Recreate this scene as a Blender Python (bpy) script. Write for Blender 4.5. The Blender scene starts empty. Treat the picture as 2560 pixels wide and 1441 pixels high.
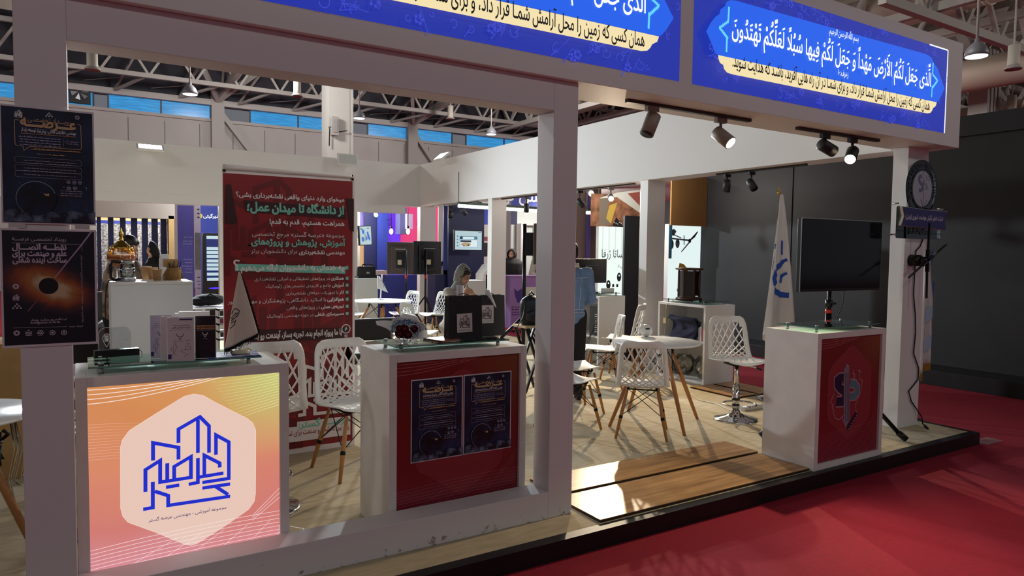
import bpy, math, random
from mathutils import Vector, Matrix, Euler
from mathutils.geometry import tessellate_polygon
random.seed(7)
PI = math.pi; D = math.radians
sc = bpy.context.scene
COL = sc.collection

# ---------------------------------------------------------------- camera
FPX, YAW, PITCH, ROLL, EYE = 1730.79, math.radians(-31.882), math.radians(-2.981), math.radians(.713), 1.59
_f = Vector((-math.sin(YAW) * math.cos(PITCH), math.cos(YAW) * math.cos(PITCH), math.sin(PITCH)))
_r0 = Vector((math.cos(YAW), math.sin(YAW), 0)); _u0 = _r0.cross(_f)
_r = _r0 * math.cos(ROLL) + _u0 * math.sin(ROLL); _u = _u0 * math.cos(ROLL) - _r0 * math.sin(ROLL)
cam = bpy.data.cameras.new('camera'); cam.sensor_width = 36; cam.lens = FPX / 2560 * 36
cam.clip_start = .05; cam.clip_end = 300
cam_ob = bpy.data.objects.new('camera', cam); COL.objects.link(cam_ob)
_m = Matrix((_r, _u, -_f)).transposed().to_4x4(); _m.translation = (0, 0, EYE)
cam_ob.matrix_world = _m; sc.camera = cam_ob

def at(px, py, X=None, Y=None, Z=None):
    """measured pixel of the 2560x1441 photograph -> point on a world plane"""
    d = _f + _r * ((px - 1280) / FPX) - _u * ((py - 720.5) / FPX)
    if X is not None: t = X / d.x
    elif Y is not None: t = Y / d.y
    else: t = (Z - EYE) / d.z
    return Vector((0, 0, EYE)) + d * t

# ---------------------------------------------------------------- world, exposure
sc.view_settings.view_transform = 'Standard'; sc.view_settings.look = 'None'
sc.view_settings.gamma = 1; sc.view_settings.use_curve_mapping = False
sc.view_settings.exposure = 0.12
w = bpy.data.worlds.new('hall_daylight'); sc.world = w; w.use_nodes = True
w.node_tree.nodes['Background'].inputs[0].default_value = (.80, .80, .92, 1)
w.node_tree.nodes['Background'].inputs[1].default_value = .16
try:
    sc.cycles.use_denoising = True
    sc.cycles.max_bounces = 8; sc.cycles.diffuse_bounces = 4; sc.cycles.transparent_max_bounces = 12
    sc.cycles.sample_clamp_indirect = 4
except Exception: pass

def lamp(name, kind, loc, aim, power, color=(1, 1, 1), size=.2, size_y=None, angle=60, blend=.4):
    L = bpy.data.lights.new(name, kind); L.energy = power; L.color = color
    if kind == 'AREA':
        L.size = size
        if size_y: L.shape = 'RECTANGLE'; L.size_y = size_y
    else: L.shadow_soft_size = size
    if kind == 'SPOT': L.spot_size = math.radians(angle); L.spot_blend = blend
    o = bpy.data.objects.new(name, L); COL.objects.link(o); o.location = loc
    if aim is not None:
        o.rotation_euler = (Vector(aim) - Vector(loc)).to_track_quat('-Z', 'Y').to_euler()
    return o

# the floodlights on the stand's beams
lamp('flood_back', 'SPOT', (1.10, 14.20, 3.34), (1.7, 7.5, .3), 1500, (.86, .95, 1), .12, None, 150, .6)
lamp('flood_side', 'SPOT', (6.10, 13.0, 3.46), (2.4, 8.0, .3), 1000, (.86, .95, 1), .12, None, 84, .5)
# hall pendants over the aisles, most of them outside the frame
for x, y, e in ((-4, -6, 270), (7, -6, 270), (14, -5, 170), (-7, 9, 450), (12, 9, 350), (21, 2, 450), (-8, 23, 900), (5, 24, 900), (14.5, 23, 900), (21, 15, 800), (30, 9, 700)):
    lamp('hall_lamp', 'POINT', (x, y, 7.6), None, e, (1, .95, .92), .4)
# ceiling lamps of the neighbouring booths
for x, y, z, e in ((1.2, 17.4, 2.6, 130), (5.8, 16.2, 2.6, 170), (9.5, 13.2, 2.6, 190), (8.4, 9.2, 2.7, 80), (2.6, 16, 2.6, 70)):
    lamp('booth_lamp', 'POINT', (x, y, z), None, e, (1, .93, .84), .25)
WARM = (1, .80, .55)
# ---------------------------------------------------------------- materials
MATS = {}
def lin(h):
    h = h.lstrip('#'); o = []
    for i in (0, 2, 4):
        c = int(h[i:i + 2], 16) / 255
        o.append(c / 12.92 if c <= .04045 else ((c + .055) / 1.055) ** 2.4)
    return (*o, 1)

def M(name, col='ffffff', rough=.5, metal=0, emit=0, trans=0, ior=1.45, alpha=1, spec=.5, noise=0, scale=20, bump=0, stretch=(1, 1, 1), coat=0, col2=None):
    if name in MATS: return MATS[name]
    m = bpy.data.materials.new(name); m.use_nodes = True; MATS[name] = m
    nt = m.node_tree; b = nt.nodes['Principled BSDF']; I = b.inputs
    c = lin(col); I['Base Color'].default_value = c
    I['Roughness'].default_value = rough; I['Metallic'].default_value = metal
    I['Transmission Weight'].default_value = trans; I['IOR'].default_value = ior
    I['Alpha'].default_value = alpha; I['Specular IOR Level'].default_value = spec
    I['Coat Weight'].default_value = coat
    if emit:
        I['Emission Color'].default_value = c; I['Emission Strength'].default_value = emit
        if emit < 1.5: m.cycles.emission_sampling = 'NONE'
    if noise or bump or col2:
        tc = nt.nodes.new('ShaderNodeTexCoord'); mp = nt.nodes.new('ShaderNodeMapping')
        mp.inputs['Scale'].default_value = stretch
        nz = nt.nodes.new('ShaderNodeTexNoise'); nz.inputs['Scale'].default_value = scale; nz.inputs['Detail'].default_value = 5
        nt.links.new(tc.outputs['Object'], mp.inputs[0]); nt.links.new(mp.outputs[0], nz.inputs['Vector'])
        if noise or col2:
            r = nt.nodes.new('ShaderNodeValToRGB')
            r.color_ramp.elements[0].position = .3; r.color_ramp.elements[1].position = .7
            r.color_ramp.elements[0].color = lin(col2) if col2 else tuple(v * (1 - noise) for v in c[:3]) + (1,)
            r.color_ramp.elements[1].color = c if col2 else tuple(min(1, v * (1 + noise)) for v in c[:3]) + (1,)
            nt.links.new(nz.outputs['Fac'], r.inputs[0]); nt.links.new(r.outputs[0], I['Base Color'])
        if bump:
            bp = nt.nodes.new('ShaderNodeBump'); bp.inputs['Strength'].default_value = bump; bp.inputs['Distance'].default_value = .004
            nt.links.new(nz.outputs['Fac'], bp.inputs['Height']); nt.links.new(bp.outputs[0], I['Normal'])
    return m

def glass(name, col='e8fff6', rough=0.0, fres=.14):
    """thin clear pane: tinted transparency with a glossy reflection"""
    if name in MATS: return MATS[name]
    m = bpy.data.materials.new(name); m.use_nodes = True; MATS[name] = m
    nt = m.node_tree; nt.nodes.remove(nt.nodes['Principled BSDF']); out = nt.nodes['Material Output']
    t = nt.nodes.new('ShaderNodeBsdfTransparent'); t.inputs[0].default_value = lin(col)
    g = nt.nodes.new('ShaderNodeBsdfGlossy'); g.inputs['Roughness'].default_value = rough; g.inputs[0].default_value = (.9, .95, .95, 1)
    fr = nt.nodes.new('ShaderNodeFresnel'); fr.inputs[0].default_value = 1.45
    mx = nt.nodes.new('ShaderNodeMixShader')
    ad = nt.nodes.new('ShaderNodeMath'); ad.operation = 'ADD'; ad.inputs[1].default_value = fres * .3; ad.use_clamp = True
    nt.links.new(fr.outputs[0], ad.inputs[0]); nt.links.new(ad.outputs[0], mx.inputs[0])
    nt.links.new(t.outputs[0], mx.inputs[1]); nt.links.new(g.outputs[0], mx.inputs[2]); nt.links.new(mx.outputs[0], out.inputs[0])
    return m

# ---------------------------------------------------------------- mesh builder
class MB:
    def __init__(self, T=None): self.v = []; self.f = []; self.mi = []; self.sm = []; self.T = T or Matrix()
    def add(self, vs, fs, m=0, smooth=False):
        b = len(self.v); T = self.T
        self.v += [tuple(T @ Vector(p)) for p in vs]
        for f in fs: self.f.append(tuple(b + i for i in f)); self.mi.append(m); self.sm.append(smooth)
        return self
    def box(self, x0, x1, y0, y1, z0, z1, m=0):
        vs = [(x, y, z) for x in (x0, x1) for y in (y0, y1) for z in (z0, z1)]
        return self.add(vs, [(0, 1, 3, 2), (4, 6, 7, 5), (0, 4, 5, 1), (2, 3, 7, 6), (0, 2, 6, 4), (1, 5, 7, 3)], m)
    def bar(self, p, q, w, h=None, m=0, up=(0, 0, 1)):
        p, q = Vector(p), Vector(q); d = (q - p).normalized(); h = h or w
        u = Vector(up)
        if abs(d.dot(u)) > .98: u = Vector((1, 0, 0))
        s = d.cross(u).normalized() * w / 2; t = s.normalized().cross(d) * h / 2
        vs = [a + e * s + g * t for a in (p, q) for e, g in ((-1, -1), (1, -1), (1, 1), (-1, 1))]
        return self.add(vs, [(3, 2, 1, 0), (4, 5, 6, 7), (0, 1, 5, 4), (1, 2, 6, 5), (2, 3, 7, 6), (3, 0, 4, 7)], m)
    def tube(self, pts, r, n=8, m=0, closed=False, caps=True, flat=1.0):
        pts = [Vector(p) for p in pts]; k = len(pts)
        rs = r if isinstance(r, (list, tuple)) else [r] * k
        vs = []; up = None
        for i, p in enumerate(pts):
            a = pts[i - 1] if (i or closed) else pts[0]; b = pts[(i + 1) % k] if (i < k - 1 or closed) else pts[-1]
            d = (b - a)
            d = d.normalized() if d.length > 1e-9 else Vector((0, 0, 1))
            if up is None:
                up = Vector((0, 0, 1)) if abs(d.z) < .9 else Vector((1, 0, 0))
            s = d.cross(up)
            if s.length < 1e-6: s = d.orthogonal()
            s.normalize(); t = s.cross(d); up = t
            for j in range(n):
                c = 2 * PI * j / n; vs.append(p + (s * math.cos(c) + t * math.sin(c) * flat) * rs[i])
        fs = []
        for i in range(k if closed else k - 1):
            for j in range(n):
                a, b = i * n + j, i * n + (j + 1) % n; c, d = ((i + 1) % k) * n + (j + 1) % n, ((i + 1) % k) * n + j
                fs.append((a, d, c, b))
        if caps and not closed: fs += [tuple(range(n)), tuple(reversed(range((k - 1) * n, k * n)))]
        return self.add(vs, fs, m, n > 5)
    def cyl(self, p, q, r, r2=None, n=16, m=0): return self.tube([p, q], [r, r if r2 is None else r2], n, m)
    def lathe(self, prof, n=24, c=(0, 0, 0), m=0, sq=1.0):
        c = Vector(c); vs = []; fs = []
        for r, z in prof:
            for j in range(n):
                a = 2 * PI * j / n; vs.append(c + Vector((r * math.cos(a), r * sq * math.sin(a), z)))
        for i in range(len(prof) - 1):
            for j in range(n): fs.append((i * n + j, i * n + (j + 1) % n, (i + 1) * n + (j + 1) % n, (i + 1) * n + j))
        if prof[0][0] > 1e-4: fs.append(tuple(reversed(range(n))))
        if prof[-1][0] > 1e-4: fs.append(tuple(range((len(prof) - 1) * n, len(prof) * n)))
        return self.add(vs, fs, m, True)
    def ball(self, c, rx, ry=None, rz=None, n=14, m=0):
        ry = ry or rx; rz = rz or rx; k = n // 2 + 1
        vs = []; fs = []
        for i in range(k + 1):
            t = PI * i / k
            for j in range(n):
                a = 2 * PI * j / n; vs.append((c[0] + rx * math.sin(t) * math.cos(a), c[1] + ry * math.sin(t) * math.sin(a), c[2] - rz * math.cos(t)))
        for i in range(k):
            for j in range(n): fs.append((i * n + j, i * n + (j + 1) % n, (i + 1) * n + (j + 1) % n, (i + 1) * n + j))
        return self.add(vs, fs, m, True)
    def grid(self, fn, nu, nv, m=0, smooth=True, wrap=False):
        vs = [fn(i / nu, j / nv) for j in range(nv + 1) for i in range(nu + (0 if wrap else 1))]
        w = nu if wrap else nu + 1; fs = []
        for j in range(nv):
            for i in range(nu): fs.append((j * w + i, j * w + (i + 1) % w, (j + 1) * w + (i + 1) % w, (j + 1) * w + i))
        return self.add(vs, fs, m, smooth)
    def prism(self, poly, d, m=0):
        """2D outline in x-z, extruded from y=0 to y=d"""
        n = len(poly); vs = [(x, 0, z) for x, z in poly] + [(x, d, z) for x, z in poly]
        tri = tessellate_polygon([[Vector((x, z, 0)) for x, z in poly]])
        fs = [tuple(t) for t in tri] + [tuple(n + i for i in reversed(t)) for t in tri]
        fs += [(i, n + i, n + (i + 1) % n, (i + 1) % n) for i in range(n)]
        return self.add(vs, fs, m)
    def build(self, name, mats, parent=None, loc=None, rz=0, bevel=0, subd=0, solid=0):
        me = bpy.data.meshes.new(name); me.from_pydata(self.v, [], self.f)
        if not isinstance(mats, (list, tuple)): mats = [mats]
        for mt in mats: me.materials.append(mt)
        me.polygons.foreach_set('material_index', self.mi); me.polygons.foreach_set('use_smooth', self.sm); me.update()
        o = bpy.data.objects.new(name, me); COL.objects.link(o)
        if parent is not None: o.parent = parent
        if loc is not None: o.location = loc
        if rz: o.rotation_euler = (0, 0, rz)
        if solid:
            s = o.modifiers.new('s', 'SOLIDIFY'); s.thickness = solid; s.offset = 0
        if bevel:
            b = o.modifiers.new('b', 'BEVEL'); b.width = bevel; b.segments = 2; b.limit_method = 'ANGLE'; b.angle_limit = .7
        if subd:
            s = o.modifiers.new('d', 'SUBSURF'); s.levels = subd; s.render_levels = subd
        return o

def thing(name, label, cat, loc=(0, 0, 0), rz=0, group=None):
    o = bpy.data.objects.new(name, None); COL.objects.link(o); o.empty_display_size = .1
    o.location = loc; o.rotation_euler = (0, 0, rz)
    return tag(o, label, cat, group)
def tag(o, label, cat, group=None):
    o['label'] = label; o['category'] = cat
    if group: o['group'] = group
    return o
def struct(o): o['kind'] = 'structure'; return o
def dup(root, loc, rz=None, label=None, scale=None):
    r = root.copy(); COL.objects.link(r); r.location = loc
    if rz is not None: r.rotation_euler = (0, 0, rz)
    if label: r['label'] = label
    if scale: r.scale = scale
    for ch in list(root.children):
        c = ch.copy(); COL.objects.link(c); c.parent = r
        for g in list(ch.children):
            d = g.copy(); COL.objects.link(d); d.parent = c
    return r
def rrect(x0, z0, x1, z1, r, n=5):
    pts = []
    for cx, cz, a in ((x1 - r, z0 + r, -90), (x1 - r, z1 - r, 0), (x0 + r, z1 - r, 90), (x0 + r, z0 + r, 180)):
        for i in range(n + 1):
            t = math.radians(a + 90 * i / n); pts.append((cx + r * math.cos(t), cz + r * math.sin(t)))
    return pts

# ---------------------------------------------------------------- lettering
FORMS = {'ا': (0xFE8D, 2), 'آ': (0xFE81, 2), 'أ': (0xFE83, 2), 'ب': (0xFE8F, 4), 'ت': (0xFE95, 4), 'ث': (0xFE99, 4), 'ج': (0xFE9D, 4), 'ح': (0xFEA1, 4),
 'خ': (0xFEA5, 4), 'د': (0xFEA9, 2), 'ذ': (0xFEAB, 2), 'ر': (0xFEAD, 2), 'ز': (0xFEAF, 2), 'س': (0xFEB1, 4), 'ش': (0xFEB5, 4), 'ص': (0xFEB9, 4), 'ض': (0xFEBD, 4),
 'ط': (0xFEC1, 4), 'ظ': (0xFEC5, 4), 'ع': (0xFEC9, 4), 'غ': (0xFECD, 4), 'ف': (0xFED1, 4), 'ق': (0xFED5, 4), 'ک': (0xFB8E, 4), 'گ': (0xFB92, 4), 'ل': (0xFEDD, 4),
 'م': (0xFEE1, 4), 'ن': (0xFEE5, 4), 'و': (0xFEED, 2), 'ه': (0xFEE9, 4), 'ی': (0xFBFC, 4), 'ئ': (0xFE89, 4), 'پ': (0xFB56, 4), 'چ': (0xFB7A, 4), 'ژ': (0xFB8A, 2),
 'ء': (0xFE80, 1), 'ؤ': (0xFE85, 2), 'ة': (0xFE93, 2)}
MARKS = '\u064b\u064c\u064d\u064e\u064f\u0650\u0651\u0652'
ZW = '\u200c'
def shape(s):
    """logical text -> list of (glyph, marks) in logical order, joined with presentation forms"""
    items = []
    for ch in s:
        if ch in MARKS and items: items[-1][1] += ch
        else: items.append([ch, ''])
    out = []; i = 0
    def joins_next(k):
        c = items[k][0]; return c == 'ـ' or (c in FORMS and FORMS[c][1] == 4)
    def joinable(k): return 0 <= k < len(items) and (items[k][0] in FORMS and FORMS[items[k][0]][1] > 1 or items[k][0] == 'ـ')
    while i < len(items):
        c, mk = items[i]
        if c in FORMS:
            base, n = FORMS[c]
            p = i > 0 and joins_next(i - 1) and n > 1; nx = n == 4 and joinable(i + 1)
            if c == 'ل' and i + 1 < len(items) and items[i + 1][0] in 'اأآ':
                b2 = {'ا': 0xFEFB, 'أ': 0xFEF7, 'آ': 0xFEF5}[items[i + 1][0]]
                out.append((chr(b2 + (1 if p else 0)), items[i + 1][1] or mk)); i += 2; continue
            k = (3 if nx else 1) if p else (2 if nx else 0)
            out.append((chr(base + k), mk))
        elif c != ZW: out.append((c, mk))
        i += 1
    return out

GL = {}
def split_loops(pl):
    """cut a self-crossing outline at its crossings into simple loops"""
    n = len(pl); hits = [[] for _ in range(n)]
    for i in range(n):
        a, b = pl[i], pl[(i + 1) % n]
        for j in range(i + 2, n):
            if i == 0 and j == n - 1: continue
            c, d = pl[j], pl[(j + 1) % n]
            r = (b[0] - a[0], b[1] - a[1]); s = (d[0] - c[0], d[1] - c[1]); k = r[0] * s[1] - r[1] * s[0]
            if abs(k) < 1e-12: continue
            t = ((c[0] - a[0]) * s[1] - (c[1] - a[1]) * s[0]) / k; u = ((c[0] - a[0]) * r[1] - (c[1] - a[1]) * r[0]) / k
            if 1e-6 < t < 1 - 1e-6 and 1e-6 < u < 1 - 1e-6:
                p = (a[0] + r[0] * t, a[1] + r[1] * t); hits[i].append((t, p)); hits[j].append((u, p))
    if not any(hits): return [pl]
    seq = []
    for i in range(n):
        seq.append(pl[i]); seq += [p for t, p in sorted(hits[i])]
    out = []; st = []; seen = {}
    for p in seq:
        if p in seen:
            k = seen[p]; loop = st[k:]; out.append(loop)
            for q in loop[1:]: seen.pop(q, None)
            st = st[:k + 1]
        else: seen[p] = len(st); st.append(p)
    out.append(st)
    return [l for l in out if len(l) > 2 and abs(area2(l)) > 2e-4]
def load_glyphs():
    cps = set('ـ،؛؟«»۱۲۳۴۵۰!:.-#/|' + MARKS)
    for b, n in FORMS.values(): cps |= {chr(b + i) for i in range(n)}
    cps |= {chr(c) for c in range(0xFEF5, 0xFEFD)} | {chr(c) for c in range(33, 127)}
    obs = []
    for ch in sorted(cps) + ['']:
        c = bpy.data.curves.new('g', 'FONT'); c.body = ch + '|'; c.size = 1
        o = bpy.data.objects.new('g', c); COL.objects.link(o); obs.append((ch, o))
    bpy.context.view_layer.update(); dg = bpy.context.evaluated_depsgraph_get()
    raw = {}
    for ch, o in obs:
        cu = o.to_curve(dg); cs = []
        for s in cu.splines:
            bp = s.bezier_points; pl = []; n = len(bp)
            for i in range(n):
                a, b = bp[i], bp[(i + 1) % n]; p0, p1, p2, p3 = a.co, a.handle_right, b.handle_left, b.co
                straight = abs((p1 - p0).cross(p3 - p0).z) < 1e-4 and abs((p2 - p0).cross(p3 - p0).z) < 1e-4
                k = 1 if straight else 3
                for j in range(k):
                    t = j / k; q = p0 * (1 - t) ** 3 + p1 * 3 * t * (1 - t) ** 2 + p2 * 3 * t * t * (1 - t) + p3 * t ** 3
                    if not pl or (q - Vector((*pl[-1], 0))).length > 2e-3: pl.append((q.x, q.y))
            cs.append(pl)
        raw[ch] = cs; o.to_curve_clear()
    x0 = min(p[0] for p in raw[''][0])
    for ch, cs in raw.items():
        if ch == '' : continue
        bar = max(range(len(cs)), key=lambda k: min(p[0] for p in cs[k])) if ch not in MARKS else len(cs) - 1
        adv = min(p[0] for p in cs[bar]) - x0
        GL[ch] = (adv, [l for k, c in enumerate(cs) if k != bar and len(c) > 2 for l in split_loops(c)])
    GL['\ufed6'] = GL['\ufed5']
    for ch, o in obs:
        c = o.data; bpy.data.objects.remove(o); bpy.data.curves.remove(c)
def area2(p): return sum(p[i - 1][0] * p[i][1] - p[i][0] * p[i - 1][1] for i in range(len(p)))
load_glyphs()
def inside(q, p):
    r = False
    for i in range(len(p)):
        (x1, y1), (x2, y2) = p[i - 1], p[i]
        if (y1 > q[1]) != (y2 > q[1]) and q[0] < (x2 - x1) * (q[1] - y1) / (y2 - y1) + x1: r = not r
    return r
def within(h, p):
    n = len(h); c = [inside(((h[i - 1][0] + h[i][0]) / 2, (h[i - 1][1] + h[i][1]) / 2), p) for i in range(n)]
    return h is not p and sum(c) > n / 2
def fatten(p, w):
    n = len(p); o = []
    for i in range(n):
        a, b, c = Vector(p[i - 1]), Vector(p[i]), Vector(p[(i + 1) % n])
        d1 = (b - a); d2 = (c - b)
        if d1.length < 1e-7 or d2.length < 1e-7: o.append(p[i]); continue
        n1 = Vector((d1.y, -d1.x)).normalized(); n2 = Vector((d2.y, -d2.x)).normalized()
        k = n1 + n2
        if k.length < .3: k = n1
        k = k / max(.5, k.length * k.length / 2)
        q = b + k * w; o.append((q.x, q.y))
    return o
TRI = {}
def glyph_tris(ch, wt):
    key = (ch, wt)
    if key in TRI: return TRI[key]
    adv, cs = GL[ch]; cs = [c if area2(c) > 0 else c[::-1] for c in cs]   # all counter-clockwise
    raw = GL[ch][1]; sgn = [area2(c) > 0 for c in raw]
    if raw:
        big = max(range(len(raw)), key=lambda k: abs(area2(raw[k]))); outer_sign = sgn[big]
    outs = [k for k in range(len(cs)) if sgn[k] == outer_sign] if cs else []
    res = []
    for k in outs:
        holes = [h for h in range(len(cs)) if sgn[h] != outer_sign and within(cs[h], cs[k])]
        loops = [cs[k]] + [cs[h] for h in holes]
        vs = [p for l in loops for p in l]
        tr = [tuple(t) for t in tessellate_polygon([[Vector((*p, 0)) for p in l] for l in loops])]
        if wt:                                                       # bolder: a rim added around each outline
            for n_, l in enumerate(loops):
                b0 = sum(len(q) for q in loops[:n_]); b1 = len(vs); f = fatten(l, wt if n_ == 0 else -wt * .6); vs = vs + f; m = len(l)
                for a in range(m): c = (a + 1) % m; tr += [(b0 + a, b1 + a, b1 + c), (b0 + a, b1 + c, b0 + c)]
        res.append((vs, tr))
    TRI[key] = (adv, res); return TRI[key]
AR = lambda s: any(c in FORMS for c in s)
def layout(s, wt=0.0, track=0.0):
    """-> (width, [(x, y, scale, vs, tris)]) at size 1, starting at x=0 on the left"""
    rtl = AR(s); its = shape(s) if rtl else [(c, '') for c in s]
    if rtl: its = its[::-1]
    x = 0; out = []; i = 0
    # keep digit / latin runs left-to-right inside right-to-left text
    if rtl:
        j = 0
        while j < len(its):
            k = j
            while k < len(its) and (its[k][0].isdigit() or its[k][0].isascii() and its[k][0].isalnum()): k += 1
            if k - j > 1: its[j:k] = its[j:k][::-1]
            j = max(k, j + 1)
    swap = {'«': '»', '»': '«', '(': ')', ')': '('}
    for ch, mk in its:
        if ch == ' ': x += .26; continue
        if rtl: ch = swap.get(ch, ch)
        if ch not in GL: continue
        adv, gs = glyph_tris(ch, wt)
        top = max((p[1] for vs, _ in gs for p in vs), default=.4); bot = min((p[1] for vs, _ in gs for p in vs), default=0)
        for vs, tr in gs: out.append((x, 0, 1, vs, tr))
        yy = max(top + .05, .55)
        for m_ in mk:
            _, mg = glyph_tris(m_, wt)
            mx = [p for vs, _ in mg for p in vs]; cx = (min(p[0] for p in mx) + max(p[0] for p in mx)) / 2; y0 = min(p[1] for p in mx); y1 = max(p[1] for p in mx)
            if m_ in '\u0650\u064d': dy = min(bot, 0) - .06 - y1
            else: dy = yy - y0; yy += (y1 - y0) + .04
            for vs, tr in mg: out.append((x + adv / 2 - cx, dy, 1, vs, tr))
        x += adv + track
    return x, out

class Art:
    """flat printed artwork: x right, z up, facing -y; each colour a material, each stroke a hair in front of the last"""
    def __init__(self, origin=None, eps=.0003):
        self.mb = MB(); self.mats = []; self.k = 0; self.eps = eps; self.o = origin
    def mi(self, m):
        if m not in self.mats: self.mats.append(m)
        return self.mats.index(m)
    def px(self, p):
        """measured pixel -> artwork coordinates (artwork stands on the plane y = origin.y)"""
        q = at(p[0], p[1], Y=self.o[1]); return (q.x - self.o[0], q.z - self.o[2])
    def lay(self): self.k += 1; return -self.k * self.eps
    def poly(self, pts, m, y=None):
        y = self.lay() if y is None else y
        tr = tessellate_polygon([[Vector((*p, 0)) for p in pts]])
        fs = []
        for t in tr:
            a, b, c = (pts[i] for i in t)
            fs.append(tuple(t) if (b[0] - a[0]) * (c[1] - a[1]) - (c[0] - a[0]) * (b[1] - a[1]) > 0 else tuple(reversed(t)))
        self.mb.add([(x, y, z) for x, z in pts], fs, self.mi(m))
    def rect(self, x0, z0, x1, z1, m): self.poly([(x0, z0), (x1, z0), (x1, z1), (x0, z1)], m)
    def disc(self, cx, cz, r, m, n=28, rz=None): self.poly([(cx + r * math.cos(2 * PI * i / n), cz + (rz or r) * math.sin(2 * PI * i / n)) for i in range(n)], m)
    def ring(self, cx, cz, r, w, m, n=32, a0=0, a1=360):
        self.line([(cx + r * math.cos(math.radians(a0 + (a1 - a0) * i / n)), cz + r * math.sin(math.radians(a0 + (a1 - a0) * i / n))) for i in range(n + 1)], w, m)
    def line(self, pts, wd, m, closed=False):
        y = self.lay(); P = [Vector(p) for p in pts]; n = len(P); vs = []; i_m = self.mi(m)
        for i in range(n):
            a = P[i - 1] if (i or closed) else None; c = P[(i + 1) % n] if (i < n - 1 or closed) else None; b = P[i]
            d1 = (b - a).normalized() if a is not None and (b - a).length > 1e-9 else None; d2 = (c - b).normalized() if c is not None and (c - b).length > 1e-9 else None
            d1 = d1 or d2 or Vector((1, 0)); d2 = d2 or d1
            t = d1 + d2
            t = t.normalized() if t.length > .2 else d1
            nn = Vector((-t.y, t.x)); k = max(.45, nn.dot(Vector((-d1.y, d1.x)))); ww = wd if not isinstance(wd, (list, tuple)) else wd[i]
            o = nn * (ww / 2 / k); vs += [(b.x + o.x, y, b.y + o.y), (b.x - o.x, y, b.y - o.y)]
        fs = [(2 * i + 1, 2 * ((i + 1) % n) + 1, 2 * ((i + 1) % n), 2 * i) for i in range(n if closed else n - 1)]
        self.mb.add(vs, fs, i_m)
    def text(self, s, x, z, m, size=None, width=None, align='r', wt=0.0, rot=0, track=0.0, slope=0.0, arc=None):
        wd, gs = layout(s, wt, track)
        if width and size: sx, sy = width / wd, size
        elif width: sx = sy = width / wd
        else: sx = sy = size
        W = wd * sx; x0 = {'r': -W, 'c': -W / 2, 'l': 0}[align]
        y = self.lay(); i_m = self.mi(m); cr, sr = math.cos(rot), math.sin(rot)
        for gx, gy, k, vs, tr in gs:
            y -= self.eps * .02
            pts = []
            for p in vs:
                if arc:
                    R, mid = arc; X = x0 + (gx + p[0]) * sx; Z = (gy + p[1]) * sy; a = mid - X / R
                    pts.append((x + (R + Z) * math.cos(a), y, z + (R + Z) * math.sin(a))); continue
                X, Z = x0 + (gx + p[0]) * sx, (gy + p[1]) * sy
                pts.append((x + X * cr - Z * sr, y, z + X * sr + Z * cr))
            fs = []
            for t in tr:
                a, b, c = (pts[i] for i in t)
                fs.append(t if (b[0] - a[0]) * (c[2] - a[2]) - (c[0] - a[0]) * (b[2] - a[2]) > 0 else tuple(reversed(t)))
            self.mb.add(pts, fs, i_m)
    def textpx(self, s, pr, pl, m, wt=0.0, h=None):
        a, b = self.px(pr), self.px(pl)
        self.text(s, a[0], (a[1] + b[1]) / 2, m, size=h, width=abs(a[0] - b[0]), wt=wt)
    def scrib(self, x0, x1, z, h, m):
        """print too small to read: a run of word-length dashes"""
        x = x1; y = self.lay(); i_m = self.mi(m); R = random.Random(int(x0 * 9999 + z * 77777))
        while x > x0 + h:
            wl = min(x - x0, h * R.uniform(1.2, 4)); t = h * R.uniform(.3, .55); dz = R.uniform(-.1, .1) * h
            self.mb.add([(x - wl, y, z + dz), (x, y, z + dz), (x, y, z + t + dz), (x - wl, y, z + t + dz)], [(0, 1, 2, 3)], i_m)
            if R.random() < .6: self.mb.add([(x - wl * .6, y, z + dz), (x - wl * .6 + h * .2, y, z + dz), (x - wl * .6 + h * .2, y, z + h + dz), (x - wl * .6, y, z + h + dz)], [(0, 1, 2, 3)], i_m)
            x -= wl + h * .45
    def logo(self, cx, cz, H, m, wd=.04):
        for st in LOGO: self.line([(cx + px * H, cz + pz * H) for px, pz in st], wd * H, m)
    def build(self, name, parent=None, loc=None, rz=0): return self.mb.build(name, self.mats, parent, loc, rz)
_ls = [[(1342, 488), (1342, 385), (1502, 292), (1570, 360), (1570, 560)], [(1487, 312), (1487, 562)], [(1152, 620), (1152, 488), (1342, 522), (1342, 612)],
 [(1622, 575), (1622, 428), (1718, 480), (1718, 752), (1520, 783)], [(1650, 670), (1650, 638), (1535, 580), (1535, 737)], [(1678, 712), (1500, 742)], [(1487, 600), (1487, 783), (1418, 797)],
 [(1310, 755), (1310, 665), (1435, 590), (1435, 745), (1205, 782), (1205, 620), (1095, 690), (1095, 855)], [(1258, 640), (1258, 762)], [(1248, 820), (1348, 803)],
 [(1728, 793), (1520, 825)], [(1618, 812), (1712, 872)], [(1728, 885), (1265, 955), (1265, 882), (1165, 850)], [(1150, 780), (1150, 972), (1078, 985)]]
_lw = [[at(a / 2.996, 960 + b / 2.996, Y=3.52) for a, b in s] for s in _ls]
_xs = [p.x for s in _lw for p in s]; _zs = [p.z for s in _lw for p in s]; _lh = max(_zs) - min(_zs)
LOGO = [[((p.x - (min(_xs) + max(_xs)) / 2) / _lh, (p.z - (min(_zs) + max(_zs)) / 2) / _lh) for p in s] for s in _lw]
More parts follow.
